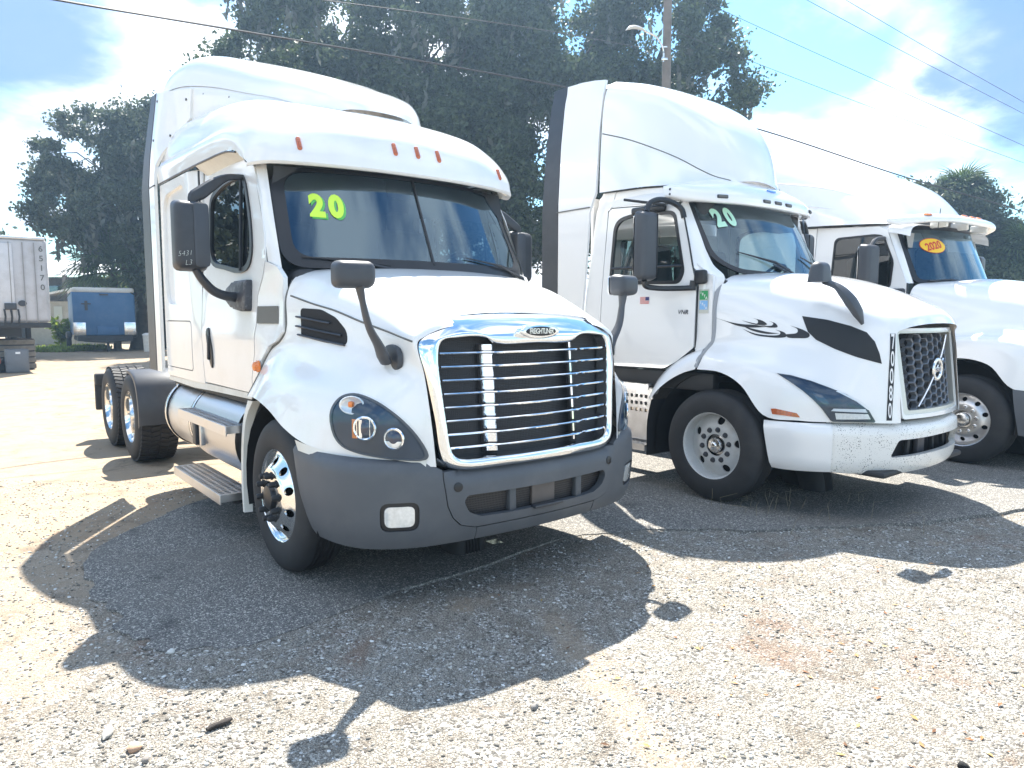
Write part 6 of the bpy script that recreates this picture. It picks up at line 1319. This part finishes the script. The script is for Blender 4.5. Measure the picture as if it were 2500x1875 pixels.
def crown_pts(blobs, per, seed, clump=.55, shell=.55):
    """clumps spread through each ellipsoid, mostly near its surface, with gaps"""
    r = np.random.default_rng(seed); out = []
    for cx, cy, cz, rx, ry, rz, k in blobs:
        d = r.normal(size=(k, 3)); d /= np.linalg.norm(d, axis=1)[:, None]
        q = (shell + (1 - shell) * r.random(k)) ** .6; c = d * q[:, None] * np.array([rx, ry, rz]) + np.array([cx, cy, cz])
        for p in c:
            m = int(per * (.4 + 1.2 * r.random())); sp = clump * (.6 + .8 * r.random())
            out.append(p + r.normal(size=(m, 3)) * np.array([sp, sp, sp * .7]) * .55)
    return np.concatenate(out)
def oak(name, label, base, H, tr, blobs, per, leaf, seed, mat=None, moss=0, group='trees behind the trucks', clump=.6):
    t = thing(name, label, 'tree', base, 0, group); r = random.Random(seed)
    lo = min(b[2] - b[5] * .5 for b in blobs)
    tk = MB().tube(cr(np.array([(0, 0, -.1), (r.uniform(-.2, .2), r.uniform(-.2, .2), lo * .5), (r.uniform(-.3, .3), 0, max(lo, 1.5)), (r.uniform(-.5, .5), 0, H * .6)]), 5), [tr * 1.35, tr, tr * .8, tr * .4], 10)
    tk.build('trunk', bark, t)
    lm = MB()
    for b in blobs:
        st = np.array((0, 0, max(1.5, lo * .8))); e = np.array(b[:3]); mid = lerp(st, e, .5) + np.array((0, 0, .6))
        lm.tube(cr(np.array([st, mid, e]), 5), [tr * .42, tr * .2, tr * .06], 7)
        for k in range(4):
            e2 = e + np.array((r.uniform(-1, 1) * b[3], r.uniform(-1, 1) * b[4], r.uniform(-.6, .8) * b[5])) * .8
            lm.tube([e * .9 + st * .1, lerp(e, e2, .5) + np.array((0, 0, .2)), e2], [tr * .09, tr * .06, tr * .02], 5)
    lm.build('limbs', bark, t)
    C = crown_pts(blobs, per, seed, clump); c = quads('crown', C, leaf, mat or oak_l, t, seed + 1); c['kind'] = 'stuff'
    if moss:
        rr2 = np.random.default_rng(seed + 5); idx = rr2.integers(0, len(C), moss); P0 = C[idx]; pts = []
        for p in P0:
            n = rr2.integers(6, 16); L_ = rr2.uniform(.6, 2.0); pts.append(p + np.stack([rr2.normal(size=n) * .08, rr2.normal(size=n) * .08, -np.linspace(0, L_, n)], 1))
        mo = quads('hanging_moss', np.concatenate(pts), .16, moss_m, t, seed + 6, 2.6, 2.0); mo['kind'] = 'stuff'
    return t
oak('oak_tree', 'very tall dark oak with hanging moss behind the nearest truck', (-5.5, 33, -.02), 17, .55,
    [(-5.2, 0, 12.0, 3.8, 3, 2.6, 55), (-6.8, .5, 11.0, 1.9, 2, 1.4, 18), (-2.5, 0, 15.0, 4.2, 3.5, 3.0, 60), (1.8, 0, 14.0, 4.2, 3.5, 3.6, 65), (-1.5, -.5, 10.0, 4.5, 3, 3.2, 65), (2.8, 0, 8.5, 3.6, 3, 3.6, 60), (-4, .5, 7.0, 3.5, 2.5, 2.5, 30), (3.0, 0, 4.5, 3.0, 2.5, 2.5, 30), (5.4, .8, 12.5, 3.0, 2.5, 3.2, 60), (5.6, .6, 7.0, 2.6, 2.2, 3.5, 50), (4.2, .5, 16.0, 3.2, 2.6, 2.2, 40), (-.6, .8, 12.2, 3.2, 2.0, 2.0, 40), (3.8, 1.0, 10.2, 2.4, 2.0, 2.2, 34), (-3.2, .8, 9.0, 2.6, 2.0, 2.0, 24)], 430, .12, 21, None, 420, clump=.58)
oak('oak_tree', 'broad dark oak standing behind the utility pole and the middle truck', (5.0, 34, -.02), 16, .5,
    [(-2.5, 0, 13.8, 3.8, 3, 3.4, 60), (1.6, 0, 14.0, 3.6, 3, 2.8, 55), (3.8, .3, 11.6, 2.6, 2.6, 2.6, 45), (.5, -.3, 10.0, 3.8, 3, 3.2, 60), (-2.8, 0, 7.5, 3.0, 2.6, 3.4, 45), (3.2, 0, 8.6, 2.5, 2.3, 2.0, 30), (0, 0, 5.0, 3.6, 2.5, 2.5, 28)], 430, .12, 22, None, 260, clump=.58)
oak('oak_tree', 'round crowned oak hung with moss standing over the blue trailer', (-19.2, 37, -.02), 12.5, .5,
    [(-1.6, 0, 9.6, 3.0, 2.6, 2.5, 55), (1.2, 0, 10.2, 2.6, 2.4, 2.3, 50), (-3.2, 0, 7.4, 2.2, 2.2, 1.9, 40), (.2, -.4, 7.2, 3.2, 2.5, 2.2, 55), (2.4, -.6, 6.2, 2.2, 2, 3.0, 45), (-1.2, -.6, 6.0, 2.6, 2, .9, 24), (2.0, -1.2, 4.0, 1.2, 1.1, 1.6, 22)], 300, .115, 23, oak_l2, 330, clump=.5)
oak('oak_tree', 'small far oak peeping above the white trailer at the left edge', (-30.4, 41, -.02), 7, .3, [(0, 0, 5.6, 1.7, 2, 1.6, 40), (-1.8, 0, 5.0, 2, 2, 1.6, 25)], 200, .14, 24, oak_l2)
oak('oak_tree', 'rounded oak overgrown around a fan palm beyond the right hand truck', (23.6, 39, -.02), 9, .35,
    [(-.1, 0, 7.1, 2.5, 2, 1.7, 95), (-2.3, 0, 7.9, 1.3, 1.2, .9, 22), (-1.0, 0, 5.4, 2.2, 1.6, 1.8, 50), (1.0, 0, 5.6, 1.6, 1.5, 1.8, 45), (2.6, 0, 6.0, 1.2, 1.1, .9, 14), (3.0, 0, 5.3, .6, .6, .6, 6)], 260, .115, 25, oak_l2)
oak('bush', 'dark leafy bush low beyond the right hand truck', (25.3, 37, -.02), 4.5, .15, [(0, 0, 3.4, 1.8, 1.4, 1.6, 30), (-2.2, 0, 3.0, 1.6, 1.4, 1.5, 24)], 240, .12, 26, oak_l, 0)
oak('oak_tree', 'broad oak standing left of the white trailer, outside the picture', (-34, 26, -.02), 13, .5, [(0, 0, 8.5, 4, 4, 3.4, 50), (2.5, -2, 6.5, 3, 3, 2.6, 35), (-2, 2, 7, 3, 3, 2.6, 30)], 160, .2, 27, oak_l2)
oak('oak_tree', 'second oak further left of the white trailer, outside the picture', (-40, 14, -.02), 12, .5, [(0, 0, 8, 4, 4.5, 3.4, 50), (1, 4, 6, 3, 3, 2.6, 35), (-1, -4, 6.5, 3, 3, 2.6, 30)], 160, .2, 28, oak_l)
# fan palms: trunk + single fronds
def frond_mesh(seed, L_=1.25, n=26):
    r = random.Random(seed); m = MB(); m.tube([(0, 0, 0), (L_ * .35, 0, .10), (L_ * .7, 0, .06)], [.022, .012], 4)
    for i in range(n):
        a = lerp(-2.2, 2.2, i / (n - 1)) ; l = L_ * (.75 + .25 * math.cos(a)) * r.uniform(.85, 1.05); c = (L_ * .62, 0, .07); w = .035
        d = Vector((math.cos(a), math.sin(a), 0)); p = Vector((-d.y, d.x, 0)) * w; e = Vector(c) + d * l * .62; t_ = Vector(c) + d * l; t_.z -= l * .28 + r.uniform(0, .08); e.z -= l * .04
        m.add([Vector(c) - p * .3, Vector(c) + p * .3, e + p, e - p, t_], [(0, 1, 2, 3), (3, 2, 4)])
    return m
def palm(name, label, base, H, R_, n, seed, s=1.0, mat=None, mn=-.5):
    t = thing(name, label, 'palm', base); r = random.Random(seed)
    MB().tube([(0, 0, -.1), (.05, 0, H * .5), (0, 0, H)], [.2 * s, .15 * s, .17 * s], 9).build('trunk', bark, t)
    ms = [frond_mesh(seed + i).build('frond', mat or palm_l, None, smooth=False) for i in range(3)]
    for i in range(n):
        if i < 3: o = ms[i]; o.parent = t
        else: o = put('frond', ms[i % 3].data, t)
        az = i * 2.399; el = lerp(1.25, mn, (i / n) ** .9)
        o.location = (0, 0, H); o.rotation_euler = (r.uniform(-.3, .3), -el, az); o.scale = (s * R_,) * 3
    return t
palm('palm_tree', 'fan palm with spiky crown rising out of the overgrown oak on the right', (23.9, 38.6, -.02), 8.1, 1.0, 40, 31)
palm('palm_tree', 'low fan palm behind the wooden fence at the right edge', (26.4, 37.0, -.02), 4.9, 1.15, 42, 32)
palm('palm_tree', 'palm with drooping fronds behind the blue trailer', (-20.3, 36.6, -.02), 3.9, 1.5, 30, 33)
# ---- utility pole with lamp
tp = thing('utility_pole', 'tall wooden utility pole with a curved lamp arm behind the middle truck', 'utility pole', (4.82, 23, -.02))
MB().tube([(0, 0, 0), (0, 0, 6), (0, 0, 13.2)], [.17, .145, .12], 14).build('pole_shaft', P('pole_wood', (.17, .145, .125), .85, vary=.18, vscale=4, bump=.4, bscale=30), tp)
la = MB().tube(cr(np.array([(-.12, -.1, 9.55), (-.13, -.12, 9.85), (-.22, -.16, 10.08), (-.42, -.22, 10.28), (-.62, -.28, 10.35), (-.78, -.32, 10.40)]), 5), .028, 8).build('lamp_arm', chrome_dull, tp)
MB().tube(cr(np.array([(-.74, -.31, 10.39), (-.9, -.35, 10.45), (-1.1, -.40, 10.47), (-1.26, -.44, 10.42), (-1.36, -.47, 10.35)]), 4), [.035, .075, .10, .085, .02], 10, .5).build('lamp_head', P('lamp_shell', (.66, .68, .70), .4, vary=.05), la)
MB().box((-.10, -.14, 9.62), (.2, .06, .07), None, .01).build('arm_bracket', chrome_dull, la); MB().box((-.08, -.14, 9.98), (.12, .05, .05), None, .01).build('arm_bracket', chrome_dull, la)
MB().box((0, 0, 12.6), (2.4, .12, .14), None, .01).build('cross_arm', wood_g, tp)
# ---- overhead wires
wire_m = P('wire', (.03, .03, .034), .6)
def wire(label, pts, r, sag=0.0, grp='overhead wires'):
    P_ = cr(np.array(pts, float), 14); n = len(P_)
    tag(MB().tube(P_, r, 5).build('overhead_wire', wire_m, None), label, 'wire', grp)
wire('thick dark cable sagging across the whole picture above the nearest truck', [(-9.2, 7.2, 5.55), (-6.72, 11, 6.32), (-5.29, 13.2, 6.80), (.47, 17, 7.08), (6.15, 20, 6.92), (12.17, 22.5, 5.96), (16.84, 24.5, 5.34), (20.2, 26.5, 4.95)], .020)
wire('thin cable running down to the utility pole behind the nearest truck', [(-8, 10.2, 6.6), (-3.54, 14, 7.59), (.6, 18.6, 8.85), (4.75, 22.9, 9.82)], .010)
for lb, a, b in (('lowest thin wire, from the pole to the right edge', (4.85, 22.9, 10.5), (21.09, 30, 7.96)), ('second lowest of the thin wires slanting down to the right edge', (5.67, 22, 10.98), (21.04, 30, 8.65)),
                 ('second highest of the thin wires in the upper right sky', (8.81, 22, 10.98), (20.96, 30, 9.92)), ('highest thin wire in the upper right corner', (9.96, 22, 10.98), (20.92, 30, 10.38))):
    a, b = np.array(a), np.array(b); q = a - (b - a) * .35 if a[1] < 22.5 else a
    wire(lb, [q, lerp(q, b, .5) - np.array((0, 0, .06)), b, b + (b - a) * .2], .0085)
# ---- white box trailer
RZ = R(90 - 141.3)
tr = thing('box_trailer', 'dirty white box trailer parked behind at the left edge', 'trailer', (-15.21, 21.19, -.02), RZ)
tmat = P('trailer_white', (.50, .50, .52), .5, vary=.06, vscale=2, dirt=(.27, .24, .21), dscale=1.4, damt=.55)
MB().box((-6.0, 0, 2.77), (12.0, 2.6, 2.58), None, .16, 4).build('trailer_body', tmat, tr)
MB().box((.03, -.35, 2.75), (.03, 1.5, 2.2), None, .01).build('front_panel', P('trailer_panel', (.60, .60, .62), .45, vary=.04, dirt=(.4, .38, .36), dscale=2), tr)
for y in (-1.2, -.72, -.2, .32, .66, .95): MB().box((.035, y, 2.7), (.035, .018, 2.4)).build('panel_joint', P('joint_grey', (.26, .25, .24), .6) if 'joint_grey' not in bpy.data.materials else bpy.data.materials['joint_grey'], tr)
MB().box((-.02, 0, 4.03), (.12, 2.5, .09), None, .03).build('top_rail', alum, tr)
MB().box((.0, 0, 1.42), (.14, 2.56, .16), None, .02).build('bottom_rail', rubber2, tr)
for i, ch in enumerate('65170'):
    V, F = text2d(ch, .30, .004); MB().add([(.012 + .003, 1.12 + a * .8, 3.72 - i * .29 + b * .8) for a, b in V], F).build('number_digit', greybox, tr)
bx = MB().box((.06, .28, 1.98), (.10, .30, .20), None, .01).build('connector_box', dark_pl, tr)
for y in (.12, .28, .46): MB().tube([(.09, y, 1.90), (.12, y + .02, 1.68), (.08, y, 1.45)], .025, 6).build('air_hose', rubber2, bx)
MB().prism(circ(.58, 2.08, .11, .09, 14), lambda a, b, c: (.02 + c, a, b), .03).build('round_plate', dark_pl, tr)
MB().box((.06, -.55, 1.56), (.02, .17, .22)).build('white_placard', wvinyl, tr)
for y in (-.85, .85): MB().box((-2.2, y, .72), (.16, .16, 1.4), None, .02).box((-2.2, y, .06), (.3, .3, .06)).build('landing_leg', rubber2, tr)
MB().box((-6, 0, 1.2), (11, 1.1, .28)).build('under_frame', rubber2, tr)
for x in (-9.5, -10.8):
    for y in (-.95, .95): MB().lathe([(.0, .14), (.28, .14), (.45, .15), (.5, .08), (.5, -.08), (.45, -.15), (0, -.15)], (x, y, .5), 24, (0, 1, 0)).build('trailer_wheel', rubber, tr)
# things beside the trailer
def placed(p, y, z=-.02): return (p, y, z)
cb = thing('metal_cabinet', 'grey metal cabinet standing on the ground in front of the white trailer', 'cabinet', (-14.93, 21.4, -.02), RZ)
MB().box((0, 0, .36), (.45, .58, .70), None, .015).build('cabinet_body', P('cabinet_grey', (.13, .14, .155), .5, vary=.08, dirt=(.25, .24, .23), dscale=5), cb); MB().box((.232, 0, .36), (.014, .52, .62), None, .005).build('cabinet_door', P('cabinet_door', (.15, .16, .175), .5, vary=.08), cb); MB().box((.245, .02, .6), (.008, .12, .06)).build('torn_label', wvinyl, cb)
og = thing('traffic_barrel', 'low faded orange drum lying under the white trailer at the left edge', 'drum', (-15.75, 21.3, -.02), RZ)
MB().lathe([(0, -.32), (.22, -.32), (.235, -.28), (.235, .28), (.22, .32), (0, .32)], (0, 0, .24), 18, (0, 1, 0)).build('drum_shell', P('faded_orange', (.45, .12, .06), .6, vary=.15), og); MB().lathe([(.236, -.06), (.242, -.05), (.242, .05), (.236, .06)], (0, 0, .24), 18, (0, 1, 0)).build('drum_band', cream, og)
jg = thing('jug', 'white plastic jug beside the orange drum at the left edge', 'jug', (-15.40, 20.9, -.02), 0)
MB().lathe([(0, 0), (.085, 0), (.09, .02), (.09, .17), (.06, .23), (.03, .26), (.03, .30), (0, .30)], (0, 0, 0), 14, (0, 0, 1)).build('jug_body', wvinyl, jg); MB().tube(cr(np.array([(.05, 0, .25), (.11, 0, .23), (.10, 0, .14)]), 4), .014, 6).build('jug_handle', wvinyl, jg)
st_ = thing('spare_wheel', 'old truck wheel lying upright beside the grey cabinet', 'wheel', (-15.28, 21.6, .22), RZ)
MB().lathe([(.12, .08), (.2, .09), (.24, .04), (.24, -.06), (.12, -.08)], (0, 0, 0), 22, (1, 0, 0), (0, 1, 0)).build('tyre', rubber, st_); MB().lathe([(0, .02), (.10, .03), (.125, .06)], (0, 0, 0), 16, (1, 0, 0), (0, 1, 0)).build('rim', steel_wheel, st_)
for i, (dx, dy, lab) in enumerate(((-1.0, -.9, 'black tyre lying flat, added to darken the space under the white trailer'), (-1.6, .4, 'black tyre added to darken the space behind the grey cabinet'))):
    t_ = thing('filler_tyre', lab, 'tyre', (-15.4 + dx * .3, 22.2 + dy, -.02), i * .7, 'tyres added to darken the space under the white trailer')  # made-up tyres, added for darkness beneath the trailer
    for k in range(1): MB().lathe([(.28, .02), (.42, .0), (.5, .06), (.5, .22), (.42, .28), (.28, .26), (.27, .14), (.28, .02)], (0, 0, 0), 24, (0, 0, 1)).build('tyre', rubber, t_)
cr8 = thing('filler_crate', 'dark slatted box added to darken the space under the front of the white trailer', 'filler_crate', (-16.1, 22.6, -.02), RZ)  # invented slatted box, put here to make the underside of the trailer darker
for k in range(5): MB().box((.5, 0, .12 + k * .19), (.03, 1.5, .15), None, .006).build('slat', post_dark if False else wood_g, cr8)
MB().box((0, 0, .5), (.9, 1.45, .96), None, .01).build('filler_body', dark_pl, cr8)
# ---- blue enclosed trailer
bt = thing('cargo_trailer', 'blue enclosed cargo trailer with white roof and bright corner plates', 'trailer', (-19.45, 34.1, -.02), R(90 - 146))
bl = P('trailer_blue', (.03, .125, .28), .45, vary=.12, vscale=2, dirt=(.10, .16, .24), dscale=2, damt=.5)
MB().box((-2.2, 0, 1.83), (4.4, 2.62, 2.1), None, .08, 3).build('trailer_body', bl, bt)
MB().box((-2.2, 0, 2.93), (4.46, 2.6, .26), None, .10, 3).build('trailer_roof', P('roof_white', (.66, .65, .61), .5, vary=.08, dirt=(.35, .3, .22), dscale=3), bt)
for y in (-1.05, 1.05): MB().box((.01, y, 1.1), (.03, .5, .62), None, .01).build('corner_plate', chrome_dull, bt)
MB().box((.03, .1, 1.0), (.05, .9, .42), None, .02).build('front_hatch', bl, bt)
MB().box((.04, -.75, 2.2), (.02, .12, .45)).box((.045, -.75, 2.28), (.02, .4, .05)).build('worn_patch', dark_pl, bt)
MB().box((.05, 0, 2.72), (.04, .36, .07)).build('clearance_lamp_bar', dark_pl, bt)
for y in (-1.42, 1.42):
    w = MB().lathe([(0, .1), (.2, .1), (.33, .1), (.36, .05), (.36, -.05), (.33, -.1), (0, -.1)], (-2.4, y, .36), 20, (0, 1, 0)).build('trailer_wheel', rubber, bt); MB().box((-2.3, y, .78), (1.1, .26, .35), None, .1).build('fender', dark_pl, bt)
MB().tube([(0, -.9, .55), (1.1, 0, .5), (0, .9, .55)], .06, 6).build('tongue', rubber2, bt); MB().box((.95, 0, .35), (.1, .1, .6)).build('jack', rubber2, bt)
MB().box((-2.0, 0, .65), (4.2, 2.3, .25)).build('under_frame', rubber2, bt)
# ---- sheds and fence behind
ho = thing('house', 'building with a sunlit white roof and dark open porch behind the blue trailer', 'building', (-29.5, 48, -.02))
MB().prism([(-6, 4.36), (6.5, 4.36), (6.5, 4.44), (-6, 4.44)], lambda a, b, c: (a, c * .0 - 1.2 + (b - 4.4) * 0 + c, b + c * .32), 3.6).build('roof', P('white_metal_roof', (.78, .78, .77), .45, vary=.03), ho)
MB().box((0, 1.6, 2.2), (11.5, .2, 4.4)).build('wall', P('shed_dark_wall', (.06, .06, .06), .8, vary=.2), ho)
for x in (-3.2, -1.2, .2, 1.6, 3.4): MB().box((x, -1.0, 2.2), (.22, .22, 4.4)).build('post', P('post_wood', (.12, .11, .10), .8) if 'post_wood' not in bpy.data.materials else bpy.data.materials['post_wood'], ho)
for x in (-2.2, .9, 2.6): MB().box((x, 1.46, 3.4), (.9, .06, .8)).build('window', wglass, ho)
lt = thing('shed', 'low shed with a sloping white roof beside the blue trailer', 'shed', (-27.9, 44, -.02))
MB().prism([(-2.6, 2.45), (1.4, 3.28), (1.4, 3.40), (-2.6, 2.57)], lambda a, b, c: (a, -1 + c, b), 3).build('roof', white2, lt)
MB().box((-.1, .4, 1.3), (2.6, 2.0, 2.6)).build('wall', P('beige_siding', (.40, .39, .33), .7, vary=.08), lt)
for x in (-.55, .35): MB().box((x, -.62, 1.9), (.5, .06, .8)).build('window', P('pale_curtain', (.5, .55, .5), .6) if 'pale_curtain' not in bpy.data.materials else bpy.data.materials['pale_curtain'], lt)
bf = thing('board_fence', 'pale vertical board fence between the white and blue trailers', 'fence', (-24.5, 39.4, -.02))
me = None
for i in range(9):
    h = 1.95 + .08 * ((i * 7) % 3)
    if me is None: me = MB().box((0, 0, .95), (.2, .035, 1.9), None, .008).build('board', P('fence_board', (.40, .385, .34), .8, vary=.12, vscale=4), bf, loc=(0, 0, 0)).data
    else: put('board', me, bf, loc=(i * .235, .01 * (i % 2), 0), rot=(0, .02 * ((i * 5) % 3 - 1), 0))
for z in (.5, 1.5): MB().box((.95, .05, z), (2.2, .05, .09)).build('rail', wood_g, bf)
eq = thing('open_shed', 'dark open shed at the right of the blue trailer', 'shed', (-17.1, 38.5, -.02))
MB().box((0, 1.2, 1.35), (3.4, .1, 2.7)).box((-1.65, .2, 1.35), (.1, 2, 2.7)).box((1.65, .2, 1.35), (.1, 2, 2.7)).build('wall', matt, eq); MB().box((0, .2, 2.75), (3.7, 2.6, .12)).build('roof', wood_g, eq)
cn = thing('white_bin', 'small white bin standing at the right of the blue trailer', 'bin', (-17.55, 34.3, -.02))
MB().lathe([(0, 0), (.19, 0), (.22, .78), (0, .78)], (0, 0, 0), 16, (0, 0, 1)).build('bin_body', cream, cn); MB().lathe([(.24, .78), (.24, .84), (.1, .9), (0, .9)], (0, 0, 0), 16, (0, 0, 1)).build('bin_lid', wvinyl, cn)
# weeds by the white trailer
def weed(name, label, base, h, n, seed, mat, cat='weed', leaf=.12):
    t = thing(name, label, cat, base); r = random.Random(seed); C = []; s = MB()
    for k in range(n):
        a = r.uniform(0, 6.28); e = np.array((math.cos(a) * h * .35 * r.random(), math.sin(a) * h * .35 * r.random(), h * r.uniform(.6, 1)))
        s.tube([(0, 0, 0), e * np.array((.4, .4, .6)), e], .008, 4)
        for j in range(16): C.append(e * r.uniform(.35, 1.05) + np.array((r.gauss(0, 1), r.gauss(0, 1), r.gauss(0, .6))) * h * .07)
    s.build('stems', weed_l, t); q = quads('leaves', np.array(C), leaf, mat, t, seed, 2.0); q['kind'] = 'stuff'; return t
weed('weed_clump', 'bright green weeds growing beside the white trailer', (-22.7, 35.8, -.02), 1.7, 16, 41, weed_l, leaf=.16)
gr = np.random.default_rng(5); C = np.stack([gr.uniform(-23.5, -21.0, 2600), gr.uniform(33.5, 37.5, 2600), gr.uniform(0, .16, 2600)], 1)
go2 = quads('grass', C, .10, weed_l, None, 44, 2.5, -1.5); go2['kind'] = 'stuff'
# wooden fence at the right
wf = thing('rail_fence', 'weathered wooden rail fence low behind the right hand truck', 'fence', (25.0, 35.2, -.02))
for i in range(5): MB().box((i * 1.3, 0, 1.75), (.2, .16, 3.5), None, .02).build('post', wood_g, wf)
for z in (2.2, 2.9, 3.35): MB().box((2.6, -.1, z), (5.6, .05, .16), None, .01).build('rail', wood_g, wf)
# ================================================================== small things on the ground
def rock(label, x, y, s, col, seed, flat=.6, cat='stone', name='rock'):
    r = random.Random(seed); b = bmesh.new(); bmesh.ops.create_icosphere(b, subdivisions=2, radius=1)
    for v in b.verts:
        n = 1 + .16 * math.sin(v.co.x * 3 + seed) + .14 * math.sin(v.co.y * 4 + seed * 2) + .12 * r.uniform(-1, 1); v.co = Vector((v.co.x * s[0], v.co.y * s[1], v.co.z * s[2])) * n
    o = MB().bm(b).build(name, P('rock_' + str(seed), col, .9, vary=.25, vscale=30, bump=.5, bscale=120), None, ang=60); b.free()
    o.location = (x, y, gz(x, y) + s[2] * .55); o.rotation_euler = (0, 0, r.uniform(0, 3)); return tag(o, label, cat)
rock('flat pinkish tan stone in the left foreground', -1.464, 2.608, (.032, .022, .013), (.42, .27, .18), 2)
rock('long pale grey stone near the stick in the left foreground', -1.623, 2.714, (.052, .018, .014), (.36, .34, .31), 3)
rock('small grey stone at the bottom edge in the left foreground', -1.386, 2.541, (.02, .016, .012), (.22, .20, .18), 4)
rock('grey pebble alone on the gravel below the grey bumper', .097, 2.928, (.022, .014, .013), (.20, .19, .18), 5)
rock('black lump in the bottom right corner of the gravel', 1.698, 2.521, (.021, .017, .014), (.01, .01, .01), 6)
rock('white stone under the front of the nearest truck', -.28, 4.65, (.03, .02, .012), (.6, .59, .56), 7)
rock('pair-sized white stone at the asphalt edge in the left shadow', -1.70, 3.40, (.022, .016, .013), (.62, .61, .58), 8)
sk = thing('stick', 'short dark charred stick lying on the gravel in the left foreground', 'stick', (-1.198, 2.76, -.008), .82)
MB().tube(cr(np.array([(-.05, 0, .008), (-.02, .004, .010), (.02, -.002, .011), (.055, .003, .010)]), 4), [.010, .014, .013, .015, .009], 9, .7).build('stick_wood', P('charred_wood', (.035, .028, .024), .85, vary=.3, vscale=40, bump=.8, bscale=150), sk, ang=60)
MB().tube([(.02, 0, .014), (.035, .016, .017)], [.006, .003], 6).build('twig_stub', bark, sk)
rl = np.random.default_rng(9); n = 150
C = np.stack([rl.normal(1.7, .75, n), 2.4 + 2.4 * rl.random(n), np.full(n, -.006)], 1)
def flat_leaves(name, C, size, mat, seed):
    r = np.random.default_rng(seed); m = MB()
    for c in C:
        a = r.uniform(0, 6.28); s = size * r.uniform(.6, 1.3); d = np.array((math.cos(a), math.sin(a), 0)); p = np.array((-d[1], d[0], 0)); z = np.array((0, 0, 1.))
        b = np.array((c[0], c[1], gz(c[0], c[1]) + .006))
        m.add([b - d * s, b + p * s * .38 + z * s * .25 * r.random(), b + d * s + z * s * .35 * r.random(), b - p * s * .38 + z * s * .3 * r.random(), b + z * .002], [(0, 4, 1), (1, 4, 2), (2, 4, 3), (3, 4, 0)])
    o = m.build(name, mat, None, smooth=False); o['kind'] = 'stuff'
flat_leaves('fallen_leaves', C, .017, island_mat('dead_leaf', [(0, (.10, .05, .025)), (.4, (.28, .12, .05)), (.8, (.40, .22, .08)), (1, (.30, .24, .10))], .7), 10)
C2 = np.stack([rl.uniform(1.2, 5.5, 260), rl.uniform(5.6, 8.5, 260), np.zeros(260)], 1)
flat_leaves('leaf_litter', C2, .014, island_mat('litter', [(0, (.08, .05, .03)), (.5, (.2, .12, .06)), (1, (.34, .28, .18))], .8), 12)
m = MB(); r = random.Random(3)
for k in range(26):
    x, y = r.gauss(2.35, .5), r.gauss(6.05, .35); h = r.uniform(.05, .22)
    m.tube([(x, y, -.01), (x + r.uniform(-.04, .04), y + r.uniform(-.03, .03), h * .6), (x + r.uniform(-.14, .14), y + r.uniform(-.12, .12), h * .8)], [.0022, .001], 3)
o = m.build('dry_weeds', P('dry_stalk', (.22, .18, .11), .8, vary=.2), None); o['kind'] = 'stuff'
# ------------------------------------------------------------------ thin volume box, added to mimic lens veil over the far trees
hz = bpy.data.materials.new('veil_haze'); hz.use_nodes = True; t = hz.node_tree; t.nodes.clear()
pv = t.nodes.new('ShaderNodeVolumePrincipled'); pv.inputs['Color'].default_value = (.48, .72, 1.0, 1); pv.inputs['Density'].default_value = .0016; pv.inputs['Anisotropy'].default_value = .55
o_ = t.nodes.new('ShaderNodeOutputMaterial'); t.links.new(pv.outputs[0], o_.inputs['Volume'])
hb = MB().box((0, 25, 9.0), (150, 120, 21.0)).build('haze', hz, None, smooth=False); hb['kind'] = 'stuff'
SC.cycles.volume_bounces = 0; SC.cycles.volume_step_rate = 4.0
